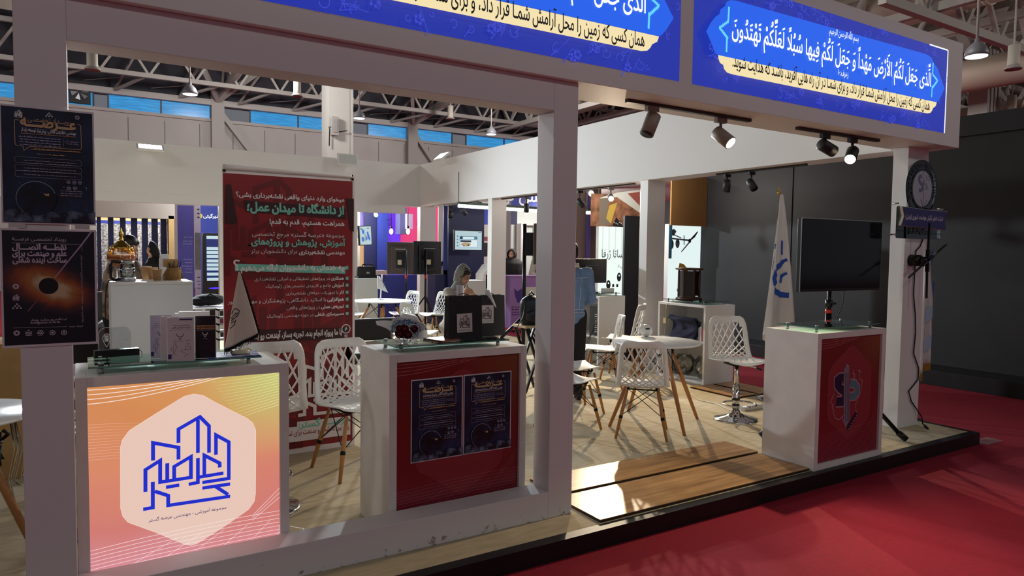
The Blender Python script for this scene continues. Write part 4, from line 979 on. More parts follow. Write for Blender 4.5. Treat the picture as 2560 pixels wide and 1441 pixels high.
def shell_meshes(parent, dz=0, s=1.0):
    T = Matrix.Translation((0, 0, dz)) @ Matrix.Scale(s, 4)
    b = MB(T); nu, nv = 20, 48
    vs = [shell(-1 + 2 * i / nu, j / nv) for j in range(nv + 1) for i in range(nu + 1)]; fs = []
    for j in range(nv):
        for i in range(nu):
            u, v = -1 + 2 * (i + .5) / nu, (j + .5) / nv
            if VB + .03 * u * u * 2 < v < VT and abs(u) < UI and not (v > VT - .04 and abs(u) > UI - .1): continue
            fs.append((j * (nu + 1) + i, j * (nu + 1) + i + 1, (j + 1) * (nu + 1) + i + 1, (j + 1) * (nu + 1) + i))
    b.add(vs, fs, 0, True); b.build('seat_shell', PLAS, parent, solid=.009 * s)
    b = MB(T)
    for sg in (1, -1):
        for k in range(-6, 7):
            ut = k * .36; ub = ut * .62 + sg * 1.2; pts = []
            for j in range(17):
                v = VB - .01 + (VT - VB + .03) * j / 16; t = j / 16; u = ub + (ut - ub) * (t ** .85)
                if abs(u) <= UI + .08: pts.append(shell(u, v) + Vector((0, .001 * sg, 0)))
                elif pts: break
            if len(pts) > 2: b.tube(pts, .0062, 6)
    b.build('backrest_lattice', PLAS, parent)
def chair(label, loc, rz):
    t = thing('lattice_chair', label, 'chair', loc, rz, 'white lattice chairs on wooden legs'); shell_meshes(t)
    for sx in (-1, 1):
        for sy in (-1, 1):
            b = MB(); p, q = Vector((sx * .13, sy * .13 - .01, .40)), Vector((sx * .215, sy * .215, 0)); b.tube([p, p.lerp(q, .5), q], [.011, .0165, .0115], 10); lg = b.build('leg', WOODL, t)
            b = MB(); b.tube([p.lerp(q, .52), p.lerp(q, .58)], .0175, 10); b.build('leg_clip', WIRE, lg)
    b = MB(); c = .52; A_ = [Vector((sx * (.13 + .085 * c), sy * (.13 + .085 * c), .4 * (1 - c))) for sx, sy in ((-1, -1), (1, -1), (1, 1), (-1, 1))]; U = [Vector((sx * .12, sy * .12, .415)) for sx, sy in ((-1, -1), (1, -1), (1, 1), (-1, 1))]
    for i in range(4):
        b.tube([A_[i], U[(i + 1) % 4]], .0035, 5); b.tube([A_[(i + 1) % 4], U[i]], .0035, 5); b.tube([U[i], U[(i + 1) % 4]], .006, 6); b.tube([U[i], U[i] + Vector((0, 0, .03))], .012, 6)
    b.build('wire_brace', WIRE, t)
    return t
CH = chair('white lattice chair with its back to the aisle, before the entrance table', (4.18, 4.52, 0), math.radians(136))
D = math.radians
dup(CH, (3.72, 5.0, 0), D(95), 'white lattice chair seen side on, left of the round table, half behind the frame post')
dup(CH, (4.20, 5.52, 0), D(78), 'white lattice chair beside the frame post, just in front of the denim jacket')
dup(CH, (5.28, 6.42, 0), D(236), 'white lattice chair in profile facing left behind the round table')
dup(CH, (5.86, 6.72, 0), D(216), 'white lattice chair farthest back at the table, in front of the side pillar', (1.08, 1.08, 1.12))
dup(CH, (1.66, 4.80, 0), D(8), 'white lattice chair tucked behind the red-fronted counter, one wooden leg showing', (1.06, 1.06, 1.09))
for x, y, a, lb in ((5.0, 11.75, 283, 'white lattice chair at the far flag table, left one of a pair'), (5.42, 11.35, 280, 'white lattice chair at the far flag table, right one of a pair'),
                    (3.98, 8.85, 38, 'white lattice chair behind the bouquet, turned right'),
                    (4.1, 12.05, 10, 'white lattice chair behind the far round table with the small flag')):
    dup(CH, (x, y, 0), D(a), lb)
def stool(label, loc, rz, dz=.13):
    t = thing('bar_stool', label, 'stool', loc, rz, 'white lattice bar stools on chrome bases'); shell_meshes(t, dz)
    b = MB(); b.lathe([(.205, 0), (.205, .006), (.19, .014), (.10, .035), (.045, .07), (.034, .10)], 36); b.build('base', CHROME, t)
    b = MB(); b.cyl((0, 0, .09), (0, 0, .33), .032, n=20); b.cyl((0, 0, .33), (0, 0, .42 + dz), .022, n=16); b.build('column', CHROME, t)
    b = MB(); b.lathe([(.036, .115), (.037, .15), (.036, .15)], 20); b.lathe([(.037, .19), (.037, .215)], 20); b.build('column_sleeve', BLACK, t)
    b = MB(); b.tube([(.155 * math.cos(a * PI / 12) * (1 if True else 0), -.07 + .145 * math.sin(a * PI / 12), .165) for a in range(24)], .009, 8, closed=True); b.bar((0, .03, .165), (0, .075, .165), .02); b.build('foot_ring', CHROME, t)
    b = MB(); b.tube([(.03, -.02, .40 + dz), (.15, -.06, .385 + dz), (.21, -.075, .36 + dz)], .006, 8); lv = b.build('lever', CHROME, t)
    b = MB(); b.tube([(.17, -.066, .378 + dz), (.215, -.076, .358 + dz)], .011, 8); b.build('grip', BLACK, lv)
    b = MB(); b.box(-.09, .09, -.09, .09, .405 + dz, .42 + dz); b.build('seat_plate', WIRE, t)
    return t
ST = stool('white lattice bar stool with chrome base left of the red-fronted screen counter', (5.34, 4.47, 0), D(-20))
dup(ST, (.94, 4.33, 0), D(172), 'white lattice bar stool behind the glowing orange counter, in front of the red banner', (1, 1, 1.08))
dup(ST, (.12, 4.42, 0), D(150), 'white lattice bar stool half hidden by the left post, behind the orange counter', (1, 1, 1.0))
dup(ST, (5.30, 9.75, 0), D(30), 'white lattice bar stool near the seated woman, turned right')
def round_table(label, loc, r, z, rz, group='round white tables'):
    t = thing('round_table', label, 'table', loc, rz, group)
    b = MB(); b.lathe([(0, z - .018), (r - .012, z - .018), (r, z - .009), (r - .004, z), (0, z)], 48); b.build('table_top', M('white_table_top', 'e8ebee', .25), t)
    for sx in (-1, 1):
        for sy in (-1, 1):
            p, q = Vector((sx * .13, sy * .13, z - .12)), Vector((sx * .34 * r / .41, sy * .34 * r / .41, 0)); b = MB(); b.tube([p, p.lerp(q, .4), q], [.014, .021, .015], 10); lg = b.build('leg', WOODL, t)
            b = MB(); b.tube([(sx * .12, sy * .12, z - .02), p, p.lerp(q, .06)], .012, 8); b.build('leg_bracket', WIRE, lg)
    b = MB(); c = [Vector((sx * .2, sy * .2, z * .55)) for sx, sy in ((-1, -1), (1, -1), (1, 1), (-1, 1))]; e = [Vector((sx * .12, sy * .12, z - .05)) for sx, sy in ((-1, -1), (1, -1), (1, 1), (-1, 1))]
    for i in range(4): b.tube([c[i], e[(i + 1) % 4]], .004, 5); b.tube([c[(i + 1) % 4], e[i]], .004, 5)
    b.build('wire_brace', WIRE, t); return t
RT = round_table('round white table with wooden legs among the lattice chairs by the entrance', (4.56, 4.76, 0), .41, .774, D(34))
dup(RT, (4.36, 11.2, 0), D(20), 'round white table far back with a small flag on it', (1.25, 1.25, .95))
p = at(20, 1015, Z=.73); dup(RT, (-.60, 4.44, 0), D(10), 'white table at the left edge, behind the post, draped with plastic wrap', (1, 1, .943))
b = MB()
for i, (x, y) in enumerate(((-.32, 4.30), (-.27, 4.33), (-.30, 4.27))):
    b.tube([(x, y, .70), (x + .02, y - .01, .55), (x - .01, y, .40), (x + .015, y - .01, .25 + .06 * i)], [.02, .03, .02, .008], 6, flat=.3)
tag(b.build('plastic_wrap', glass('clear_film', 'f4f2ea', .15)), 'clear plastic wrap hanging from the left edge table', 'plastic')

# ---------------------------------------------------------------- red roll-up banner
def banner():
    o = (.876, 5.40, 0); W, H = .990, 2.165; A = Art(o, .00012); F = lambda x, y: A.px((540 + x / 3.0016, 380 + y / 3.0016)); G = lambda x, y: A.px((640 + x / 2.882, 640 + y / 2.882))
    RB = M('banner_red', '88191f', .45); RD = M('banner_red_pattern', '6a141a', .45); RK = M('banner_dark', '360c12', .45); TE = M('banner_teal', '7cc4b4', .5); BW_ = M('banner_white', 'e4dcdc', .5)  # the middle red is the large logo pattern printed on the banner
    A.rect(0, 0, W, H, BW_); A.rect(.004, .042, W - .018, H - .028, RB)
    for cx, cz, hh in ((.50, 1.15, 1.05), (.30, 1.75, .75), (.72, .62, .8), (.25, .40, .7)):
        A_ = [[(cx + px_ * hh, cz + pz * hh) for px_, pz in s] for s in LOGO]
        for s in A_:
            s = [(min(max(x, .03), W - .05), min(max(z, .06), H - .06)) for x, z in s]
            if len(set(s)) > 1: A.line(s, .055 * hh, RD)
    A.poly([F(*p) for p in ((72, 245), (112, 245), (158, 535), (68, 542))][::-1], RK); A.poly([F(*p) for p in ((972, 350), (1032, 352), (1032, 600), (1005, 590))][::-1], RK)
    A.poly([F(*p) for p in ((205, 362), (972, 425), (975, 505), (225, 450))][::-1], RK)
    def T(s, pr, pl, m, wt=.0, f=F, h=None):
        a, b_ = f(*pr), f(*pl); A.text(s, a[0], (a[1] + b_[1]) / 2 if abs(pr[0] - pl[0]) > 60 else a[1], m, size=h, width=a[0] - b_[0], wt=wt)
    T('میخوای وارد دنیای واقعی نقشه‌برداری بشی؟', (962, 382), (148, 325), BW_, .028); T('از دانشگاه تا میدان عمل؛', (960, 478), (228, 428), TE, .045, h=.088)
    T('همراهت هستیم، قدم به قدم!', (962, 558), (398, 535), BW_, .028); T('مجموعه «عرصه گستر» مرجع تخصصی', (962, 650), (268, 622), BW_, 0)
    T('آموزش، پژوهش و پروژه‌های', (965, 710), (262, 688), TE, .032); T('مهندسی نقشه‌برداری', (965, 770), (620, 765), BW_, .03); T('برای دانشجویان برتر', (608, 765), (262, 752), BW_, 0)
    A.poly([F(*p) for p in ((140, 840), (958, 862), (990, 855), (990, 882), (968, 885), (968, 915), (140, 893))][::-1], TE)
    T('چه خدماتی به دانشجویان ارائه می‌دهیم', (965, 893), (185, 878), BW_, .04, h=.058); T('؟', (178, 885), (130, 885), BW_, .02, h=.10)
    rows = [('همکاری', ' در پروژه‌های تحقیقاتی و اجرایی نقشه‌برداری', 958, 286), ('آموزش', ' جامع و کاربردی تخصص‌های ژئوماتیک', 1010, 370), ('کار', ' با تجهیزات حرفه‌ای نقشه‌برداری', 1063, 522), ('هم‌افزایی', ' با اساتید دانشگاهی، پژوهشگران و مهندسان حور', 1115, 88), ('تجربه‌ی عملی', ' در پروژه‌های واقعی', 1168, 526), ('مسیرسازی شغلی', ' در حوزه مهندسی ژئوماتیک', 1222, 378)]
    for a, c, y, xl in rows:
        r0, l0 = F(957, y), F(xl, y - 4); tot = r0[0] - l0[0]; wa, _ = layout(a, .035); wc, _ = layout(c, 0); s = tot / (wa + wc)
        A.text(a, r0[0], r0[1], BW_, size=s, wt=.035); A.text(c, r0[0] - wa * s, r0[1], BW_, size=s)
        q = F(982, y - 6); A.rect(q[0] - .012, q[1] - .008, q[0] + .010, q[1] + .016, TE)
    A.poly([F(*p) for p in ((200, 1340), (968, 1322), (968, 1405), (200, 1422))][::-1], RK)
    T('با ما پروژه انجام بده، تجربه بساز، آینده‌ت رو بساز', (942, 1378), (250, 1394), BW_, .035, h=.062)
    q = F(972, 1328); A.ring(q[0], q[1], .034, .007, BW_); A.line([(q[0] - .014, q[1] - .05), (q[0] + .014, q[1] - .05)], .008, BW_); A.line([(q[0] - .012, q[1] - .064), (q[0] + .012, q[1] - .064)], .008, BW_); A.poly([(q[0] - .01, q[1] - .018), (q[0] + .012, q[1]), (q[0] + .004, q[1] + .02), (q[0] - .01, q[1] + .004)], TE)
    t_, b_ = G(520, 670)[1], G(520, 1130)[1]; xl = G(300, 1000)[0]; hh = (t_ - b_); wid = (max(p[0] for s in LOGO for p in s) - min(p[0] for s in LOGO for p in s)) * hh
    A.logo(xl + wid / 2, (t_ + b_) / 2, hh, BW_, .05)
    q0, q1 = G(293, 1232), G(676, 1150); A.rect(q0[0], q0[1], q1[0], q1[1], BW_); q2 = G(676, 1275); A.rect(q0[0] - .16, q2[1] - .012, q1[0], q0[1] + .004, BW_)
    T('عرصــه گستر:', (668, 1205), (300, 1228), TE, .035, G, h=.075); T('پلی بین دانشگاه و صنعت برای نسل نو', (668, 1255), (160, 1290), RB, .02, G, h=.056)
    t = thing('banner_stand', 'tall dark red banner with white and teal lettering on a stand', 'banner', o)
    A.build('banner_sheet', t)
    b = MB(); b.box(0, W, .002, .005, 0, H); b.build('banner_back', PAPER, t)
    b = MB(); b.grid(lambda u, v: Vector((u * W, -.012 - .02 * math.sin(v * PI * 1.2) , H - .005 + .028 * math.sin(v * PI) * (1.3 - u) - .012 * (1 - u) * 0 + .004 * v)), 12, 6); b.build('curled_top_edge', PAPER, t, solid=.001)
    b = MB(); b.tube([(.5, .25, 0), (.5, .22, 1.1), (.02, .02, H + .02)], .008, 6); b.tube([(.5, .22, 1.1), (W - .02, .02, H + .01)], .008, 6); b.tube([(.5, .22, 1.1), (.1, .03, .01)], .008, 6); b.tube([(.5, .22, 1.1), (W - .1, .03, .01)], .008, 6); b.build('support_frame', WIRE, t)
    for x in (.012, W - .02):
        b = MB(); b.ball((x, -.006, H - .01), .013, n=8); b.tube([(x, -.004, H - .02), (x, 0, H + .025)], .006, 6); b.build('corner_hook', BLACK, t)
banner()

# ---------------------------------------------------------------- screen on its tripod
def screen():
    t = thing('display_screen', 'big black flat screen on a tripod stand behind the red-fronted right counter', 'screen', (5.60, 3.585, 0), -.047)
    w, h, zc = 1.085, .612, 1.594
    b = MB(); b.box(-w / 2, w / 2, 0, .045, zc - h / 2, zc + h / 2); bd = b.build('casing', BLACK, t, bevel=.006)
    b = MB(); b.box(-w / 2 + .012, w / 2 - .012, -.0012, 0, zc - h / 2 + .022, zc + h / 2 - .012); b.build('panel', M('dark_screen_glass', '07080b', .12, spec=.5), bd)
    b = MB(); b.bar((-w / 2, .0, zc + h / 2 + .003), (w / 2, 0, zc + h / 2 + .003), .006, .005); b.bar((-w / 2 - .003, 0, zc - h / 2), (-w / 2 - .003, 0, zc + h / 2), .006, .006); b.build('trim', STEEL, bd)
    b = MB(); b.cyl((0, .12, .62), (0, .12, zc), .019); b.cyl((0, .12, .05), (0, .12, 1.12), .028); po = b.build('pole', BLKM, t)
    b = MB(); b.cyl((0, .12, 1.14), (0, .12, 1.20), .032); b.cyl((0, .12, 1.17), (.06, .10, 1.17), .012, n=10); b.build('collar', BLACK, po)
    b = MB(); b.cyl((0, .12, 1.085), (0, .12, 1.118), .0292); b.build('red_band', M('red_tape', 'c8321e', .4), po)
    b = MB(); b.box(-.2, .2, .045, .07, zc - .12, zc + .12); b.box(-.05, .05, .06, .12, zc - .06, zc + .06); b.build('wall_bracket', BLKM, t)
    for a in (-50, 70, 165):
        c, s = math.cos(D(a)), math.sin(D(a)); b = MB(); b.tube([(0, .12, .72), (c * .62, .12 + s * .62, .03)], .019, 10); lg = b.build('leg', BLKM, t)
        b = MB(); b.tube([(c * .58, .12 + s * .58, .075), (c * .645, .12 + s * .645, .022)], .027, 10); b.build('rubber_foot', BLACK, lg)
    b = MB(); b.tube([(.18, .10, zc - h / 2 + .03), (.19, .12, 1.15), (.15, .2, .9), (.12, .25, .5)], .004, 6); b.build('power_lead', CABLE, t)
screen()

# ---------------------------------------------------------------- flags
def cloth(W, top, bot, fn, n=40):
    b = MB(); b.grid(fn, n, 30); return b
FLW = M('white_flag_cloth', 'dcdad9', .8); FLB = M('flag_blue', '2350b4', .7)
def flag_one():
    p = at(1948, 470, Y=4.9); x0, y0 = p.x, 4.9
    t = thing('standing_flag', 'white standing flag with a blue emblem, left of the big screen', 'flag', (x0, y0, 0), 0, 'white standing flags')
    b = MB(); b.cyl((0, 0, .02), (0, 0, p.z - .04), .013); b.lathe([(.17, 0), (.17, .02), (.05, .05), (.02, .06)], 24); b.build('pole', CHROME, t)
    b = MB(); b.lathe([(.012, p.z - .07), (.022, p.z - .055), (.014, p.z - .04), (.008, p.z - .02), (0, p.z + .012)], 12); b.build('finial', M('brass', 'b58a35', .3, .9), t)
    top = p.z - .07
    def L(z):                                                           # left / right silhouette measured down the cloth
        k = (top - z) / (top - .62); return (-.015 - .26 * k ** 1.05, .03 + .19 * min(1, k * 1.25) ** .8)
    def fn(u, v, off=0):
        z = top - v * (top - .62); l, r = L(z); x = l + (r - l) * u; k = v
        return Vector((x, -.03 - .05 * k * math.sin(u * 7.5 + .6) - .03 * k * math.sin(u * 15) - off, z + (.16 * (1 - u) ** 3 - .04) * k * k))
    b = MB(); b.grid(lambda u, v: fn(u, v), 36, 40); fc = b.build('flag_cloth', FLW, t, solid=.002)
    b = MB(); b.grid(lambda u, v: fn(u * .28, 1.0) + Vector((0, -.002, -.055 * v)), 20, 2); b.build('fringe', M('pale_fringe', 'cfc8b8', .9, noise=.3, scale=160), t)
    def uv(px_, py_):
        q = at(px_, py_, Y=y0 - .05); z = q.z; u = .5
        for _ in range(6):
            k = (top - z) / (top - .62); l, r = L(z); u = min(.985, max(.015, (q.x - x0 - l) / (r - l))); z = q.z - (.16 * (1 - u) ** 3 - .04) * k * k
        return (u, (top - z) / (top - .62))
    b = MB()
    def strip(pts, wd):
        P = [uv(1870 + x / 3.693, 450 + y / 3.693) for x, y in pts]; pts3 = []
        for a, c in zip(P, P[1:]):
            for i in range(5): t_ = i / 5; pts3.append((a[0] + (c[0] - a[0]) * t_, a[1] + (c[1] - a[1]) * t_))
        pts3.append(P[-1]); m = [fn(min(u, .985), v, .006) for u, v in pts3]; vs = []
        for i, q in enumerate(m):
            d = (m[min(i + 1, len(m) - 1)] - m[max(i - 1, 0)]); n = Vector((-d.z, 0, d.x)); n = n.normalized() if n.length > 1e-6 else Vector((0, 0, 1))
            vs += [q + n * wd / 2, q - n * wd / 2]
        b.add(vs, [(2 * i, 2 * i + 1, 2 * i + 3, 2 * i + 2) for i in range(len(m) - 1)])
    strip([(362, 745), (300, 800), (240, 850), (222, 910), (232, 970), (275, 1030), (330, 1062), (368, 1065)], .062)
    strip([(362, 868), (335, 905), (318, 945)], .06); strip([(338, 560), (330, 610), (342, 690)], .045)
    strip([(190, 590), (195, 640)], .02); strip([(205, 745), (150, 835)], .008); strip([(165, 790), (190, 805), (195, 780)], .016); strip([(185, 725), (210, 715)], .008)
    b.build('emblem', FLB, t)
flag_one()
def flag_two():
    X0, Y0 = 7.28, 3.80
    t = thing('standing_flag', 'white standing flag with gold fringe, right of the front pillar', 'flag', (X0, Y0, -.106), 0, 'white standing flags')
    dz = .106; b = MB(); b.cyl((-.03, .06, .02), (-.03, .06, 2.42), .013); b.lathe([(.15, 0), (.15, .02), (.04, .05), (.02, .06)], 24, (-.03, .06, 0)); b.build('pole', CHROME, t)
    def fn(u, v, lo, x0, x1, y):
        z = 2.36 - v * (2.36 - lo); k = v; l, r = -.035 + (x0 + .035) * min(1, k * 1.3), .0 + x1 * min(1, k * 1.2)
        return Vector((l + (r - l) * u, y - .05 * math.sin(u * 6 + 1) * min(1, k * 2), z + .10 * u * k))
    GF = M('gold_fringe', 'a9822c', .5, .4, noise=.45, scale=140)
    for x0, x1, lo, y in ((-.05, .155, .50, -.02), (.10, .285, .95, .05)):
        b = MB(); b.grid(lambda u, v: fn(u, v, lo, x0, x1, y), 16, 24); b.build('flag_cloth', FLW, t, solid=.002)
        b = MB(); b.grid(lambda u, v: fn(u, 1, lo, x0, x1, y) + Vector((0, -.003, .006 - .075 * v)), 24, 2); b.build('fringe', GF, t)
    b = MB()
    for z0, x in ((1.75, .12), (1.42, .17)): b.add([(x - .05, -.06, z0), (x + .06, -.02, z0 + .05), (x + .05, -.02, z0 - .14), (x - .03, -.06, z0 - .2)], [(0, 1, 2, 3)])
    A_ = MB(); b.build('emblem', FLB, t)
    b = MB()
    for z0 in (1.16, .86): b.add([(-.03, -.075, z0), (.10, -.08, z0 + .05), (.10, -.08, z0 - .09), (-.03, -.075, z0 - .13)], [(0, 1, 2, 3)])
    b.build('pale_emblem', M('flag_pale_blue', 'a9bfd8', .8), t)
flag_two()

# ---------------------------------------------------------------- acrylic sign and fan on the front pillar
def acrylic_sign():
    o = (6.14, 3.43, 1.755); A = Art(o, .0004); Q = lambda x, y: A.px((2220 + x / 5.767, 370 + y / 5.767))
    t = thing('acrylic_sign', 'round clear acrylic company sign with a blue ribbon nameplate on the front pillar', 'sign', o)
    cx, cz = Q(495, 590); R = Q(495, 590)[0] - Q(235, 590)[0]; R = .262
    b = MB(T=Matrix.Translation((0, .004, 0))); n = 48
    b.prism(rrect(.0, .0, .75, .285, .02), .005); b.prism([(cx + R * math.cos(2 * PI * i / n), cz + R * math.sin(2 * PI * i / n)) for i in range(n)], .004); b.build('clear_plate', CLEAR, t)
    DK = M('sign_black_vinyl', '141418', .3); SV = M('sign_silver_disc', 'aeb0ba', .25, .2); NV = M('ribbon_blue', '2c2a70', .35); CR = M('ribbon_cream_edge', 'd8cdb8', .4); LT = M('ribbon_letter', 'd6d4de', .4); GB = M('sign_grey_blue', '66688a', .4)
    A.ring(cx, cz, R - .01, .022, DK, 48); A.ring(cx, cz, R * .66, .02, DK, 40); A.disc(cx, cz, R * .62, SV, 40)
    S = [(485, 405), (455, 420), (445, 460), (460, 500), (495, 535), (500, 580), (478, 610), (445, 612)]; Sx = [(530, 470), (515, 490), (525, 520), (560, 545), (565, 580), (530, 590)]
    A.line([Q(*p) for p in S], .034, GB); A.line([Q(*p) for p in Sx], .024, M('sign_pale_grey', '8c8ea2', .4)); A.line([Q(505, 330), Q(505, 790)], .006, GB); A.line([Q(470, 740), Q(500, 850), Q(560, 750)], .006, GB)
    A.line([Q(555, 400), Q(555, 470)], .006, GB); A.line([Q(590, 400), Q(590, 480)], .006, GB)
    wd, _ = layout('SMART URBAN PERSPECTIVE', .035); s = .062
    A.text('SMART URBAN PERSPECTIVE', cx, cz, DK, size=s, width=None, align='c', wt=.035, arc=(R * .74, PI / 2 + .06))
    rb = [Q(*p) for p in ((175, 850), (490, 895), (812, 922), (768, 1050), (795, 1185), (470, 1150), (155, 1115), (200, 985))][::-1]; ex = [((x - .36) * 1.03 + .36, (z - .18) * 1.05 + .18) for x, z in rb]
    b = MB(T=Matrix.Translation((0, -.022, 0))); b.prism(ex, .02); b.build('ribbon_plate', CR, t)
    A.mb.T = Matrix.Translation((0, -.0245, 0)); A.poly(rb, NV); a, c = Q(745, 1062), Q(205, 1005); A.text('شرکت فناور نگرش هوشمند شهری (نهش)', a[0], (a[1] + c[1]) / 2, LT, size=.055, width=a[0] - c[0], wt=.02)
    A.mb.T = Matrix(); a, c = Q(300, 1235), Q(620, 1255); A.text('SUP Platform', a[0], (a[1] + c[1]) / 2, DK, size=.075, width=c[0] - a[0], align='l', wt=.045)
    A.line([Q(130, 1190), Q(290, 1203)], .004, DK); A.line([Q(630, 1235), Q(775, 1250)], .004, DK); A.build('sign_print', t)
    for p in ((148, 800), (790, 885), (115, 1245), (765, 1310)):
        q = Q(*p); b = MB(); b.cyl((q[0], -.004, q[1]), (q[0], .05, q[1]), .008, n=10); b.build('standoff', STEEL, t)
acrylic_sign()
def fan():
    t = thing('hologram_fan', 'black four-bladed display fan fixed to the front pillar below the acrylic sign', 'fan', (6.479, 3.36, 1.558))
    b = MB(); b.cyl((0, .12, 0), (0, .03, 0), .055, .05, 20); b.cyl((0, .03, 0), (0, -.03, 0), .035, n=16); b.build('motor', BLACK, t)
    for a in (90, 270, 26, 206):
        c, s = math.cos(D(a)), math.sin(D(a)); b = MB(); L_ = .34; b.bar((c * .02, -.03, s * .02), (c * L_, -.035, s * L_), .012, .016, up=(0, 1, 0)); b.bar((c * .02, -.03, s * .02), (c * .10, -.032, s * .10), .02, .03, up=(0, 1, 0)); b.build('blade', BLKM, t)
    b = MB(); P = lambda x, y: at(2200 + x / 2.72, 560 + y / 2.72, Y=3.468) - Vector((6.479, 3.36, 1.558))
    b.tube([P(*p) for p in ((300, 80), (275, 150), (245, 185), (240, 240), (238, 290), (228, 480), (240, 620), (242, 740), (228, 880), (262, 980), (258, 1060))], .006, 6)
    b.build('power_cable', CABLE, t)
    g = lambda x, y, z: at(2200 + x / 2.72, 560 + y / 2.72, Z=z) - Vector((6.479, 3.36, 1.558))
    b = MB(); b.tube([P(258, 1060), P(195, 1140), P(212, 1205), P(235, 1240), P(262, 1310) + Vector((0, -.03, 0)), g(290, 1360, .03), g(322, 1392, .008)], .006, 6); b.tube([g(305, 1372, .012), g(324, 1394, .008)], .011, 8); b.build('loose_plug_end', CABLE, t)
fan()

# ---------------------------------------------------------------- track spots
SPOTM = M('spot_body', '8f857a', .5); SPOTK = M('spot_black', '222224', .5)
def track(p, q, label):
    b = MB(); b.bar(p, q, .035, .022); return tag(b.build('light_track', M('track_dark', '3a3634', .4, .3)), label, 'track', 'lighting tracks')
def spot(loc, aim, label, lit=False, body=None, L=.155, r=.048, power=60, angle=50, tz=None):
    """head centre at loc, mouth pointing along aim; hangs from an adaptor under a track"""
    body = body or SPOTM; loc = Vector(loc); d = Vector(aim).normalized(); tz = tz if tz is not None else 2.568
    t = thing('track_spotlight', label, 'spotlight', loc, 0, 'track spotlights')
    b = MB(); b.tube([-d * L * .5, -d * L * .46, d * L * .5], [r * .8, r, r], 24); hd = b.build('head', body, t)
    b = MB(); b.tube([d * L * .5, d * (L * .5 + .002)], [r * .86, r * .86], 20)
    b.build('lens', E('spot_glow', 'ffe9c0', 14, 'ffffff') if lit else BLACK, hd)
    a = -d * L * .18; h = tz - loc.z
    b = MB(); b.cyl((a.x, a.y, a.z), (a.x, a.y, h - .03), .011, n=10); b.build('stem', body, t)
    b = MB(); b.box(a.x - .05, a.x + .05, a.y - .016, a.y + .016, h - .035, h); b.build('adaptor', body, t)
    if lit: lamp('spot_lamp', 'SPOT', loc + d * (L * .5 + .012), loc + d * 2, power, WARM, .03, None, angle, .6)
    return t
track((3.02, 3.475, 2.579), (4.20, 3.465, 2.579), 'light track under the fascia, left one with the unlit tan spot'); track((4.737, 3.453, 2.579), (5.80, 3.43, 2.579), 'light track under the fascia, right one with the black spot')
spot((3.225, 3.47, 2.448), (-.40, -.05, -.75), 'unlit tan spotlight nearest the frame post, left end of the left track')
spot((3.915, 3.46, 2.43), (.12, -.55, -.45), 'lit warm spotlight at the middle of the fascia, pointing at the camera', True, power=110, angle=80)
spot((5.12, 3.45, 2.462), (.80, -.1, -.28), 'unlit dark spotlight on the right track under the fascia', body=SPOTK)
spot((5.44, 3.44, 2.43), (-.50, -.22, -.38), 'lit warm spotlight at the right end of the right track', True, SPOTK, power=160, angle=75)
track((6.70, 4.75, 2.579), (6.70, 6.0, 2.579), 'light track under the side beam above the white flag'); track((6.70, 7.5, 2.579), (6.70, 9.2, 2.579), 'light track under the side beam past the pillar'); track((6.72, 12.1, 2.579), (6.72, 14.2, 2.579), 'light track under the side beam near the far corner')
track((6.72, 9.8, 2.579), (6.72, 11.2, 2.579), 'light track under the side beam above the monitor stand')
for px_, py_, X, dr, lb, lit in ((1817, 465, 6.70, (-.1, 0, -1), 'unlit black spotlight over the black wall, left of two', False), (1880, 462, 6.70, (-.25, -.6, -.6), 'unlit black spotlight over the black wall, right of two', False),
    (1452, 508, 6.70, (.2, -.7, -.7), 'unlit spotlight just right of the frame post', False), (1527, 494, 6.70, (-.55, -.75, -.32), 'glaring lit spotlight left of the side pillar', True),
    (1126, 536, 6.72, (-.2, -.4, -.8), 'unlit spotlight near the far corner, left of two', False), (1160, 530, 6.72, (.3, -.3, -.7), 'unlit spotlight near the far corner, right of two', False), (1316, 520, 6.72, (-.2, -.3, -.8), 'unlit dark spotlight in front of the blue lettering', False)):
    q = at(px_, py_, X=X); q.z = min(q.z, 2.43); spot(q, dr, lb, lit, SPOTK if not lit else SPOTM, .15, .045, 520, 95)
# floodlights
def flood(loc, rz, tilt, label, lit=True):
    t = thing('floodlight', label, 'floodlight', loc, rz, 'slim white floodlights'); T = Matrix.Rotation(tilt, 4, 'X')
    b = MB(T); b.box(-.22, .22, -.03, .012, -.12, .12); b.build('housing', WHITE2, t, bevel=.006)
    b = MB(T); b.box(-.19, .19, -.0315, -.03, -.095, .095); b.build('diffuser', E('flood_glow', 'f2faff', 9, 'ffffff') if lit else M('flood_off', 'c9cdca', .3), t)
    b = MB(); b.bar((0, 0, 0), (0, .16, .02), .03); b.build('bracket', STEELW, t)
flood((1.10, 14.33, 3.40), 0, D(-62), 'lit floodlight on the rear beam behind the left post')
flood((6.38, 13.07, 3.54), D(-90), D(-50), 'glaring lit floodlight on the side beam near the far corner')
flood((4.80, 14.35, 3.49), 0, D(-5), 'unlit square floodlight above the rear beam, right of the red banner', False)
# ---------------------------------------------------------------- deeper in the stand
def panel(name, x0p, y0p, x1p, y1p, Y, mat, th=.05, label=None, cat=None, group=None, bevel=0, st=True, floor=False):
    """upright panel whose front face lies on the plane Y and covers the measured rectangle"""
    ym, xm = (y0p + y1p) / 2, (x0p + x1p) / 2; xa, xb = at(x0p, ym, Y=Y).x, at(x1p, ym, Y=Y).x; zt, zb = at(xm, y0p, Y=Y).z, at(xm, y1p, Y=Y).z
    b = MB(); b.box(xa, xb, Y, Y + th, -.106 if floor else zb, zt); o = b.build(name, mat, bevel=bevel)
    if label: tag(o, label, cat, group)
    else: struct(o)
    return o
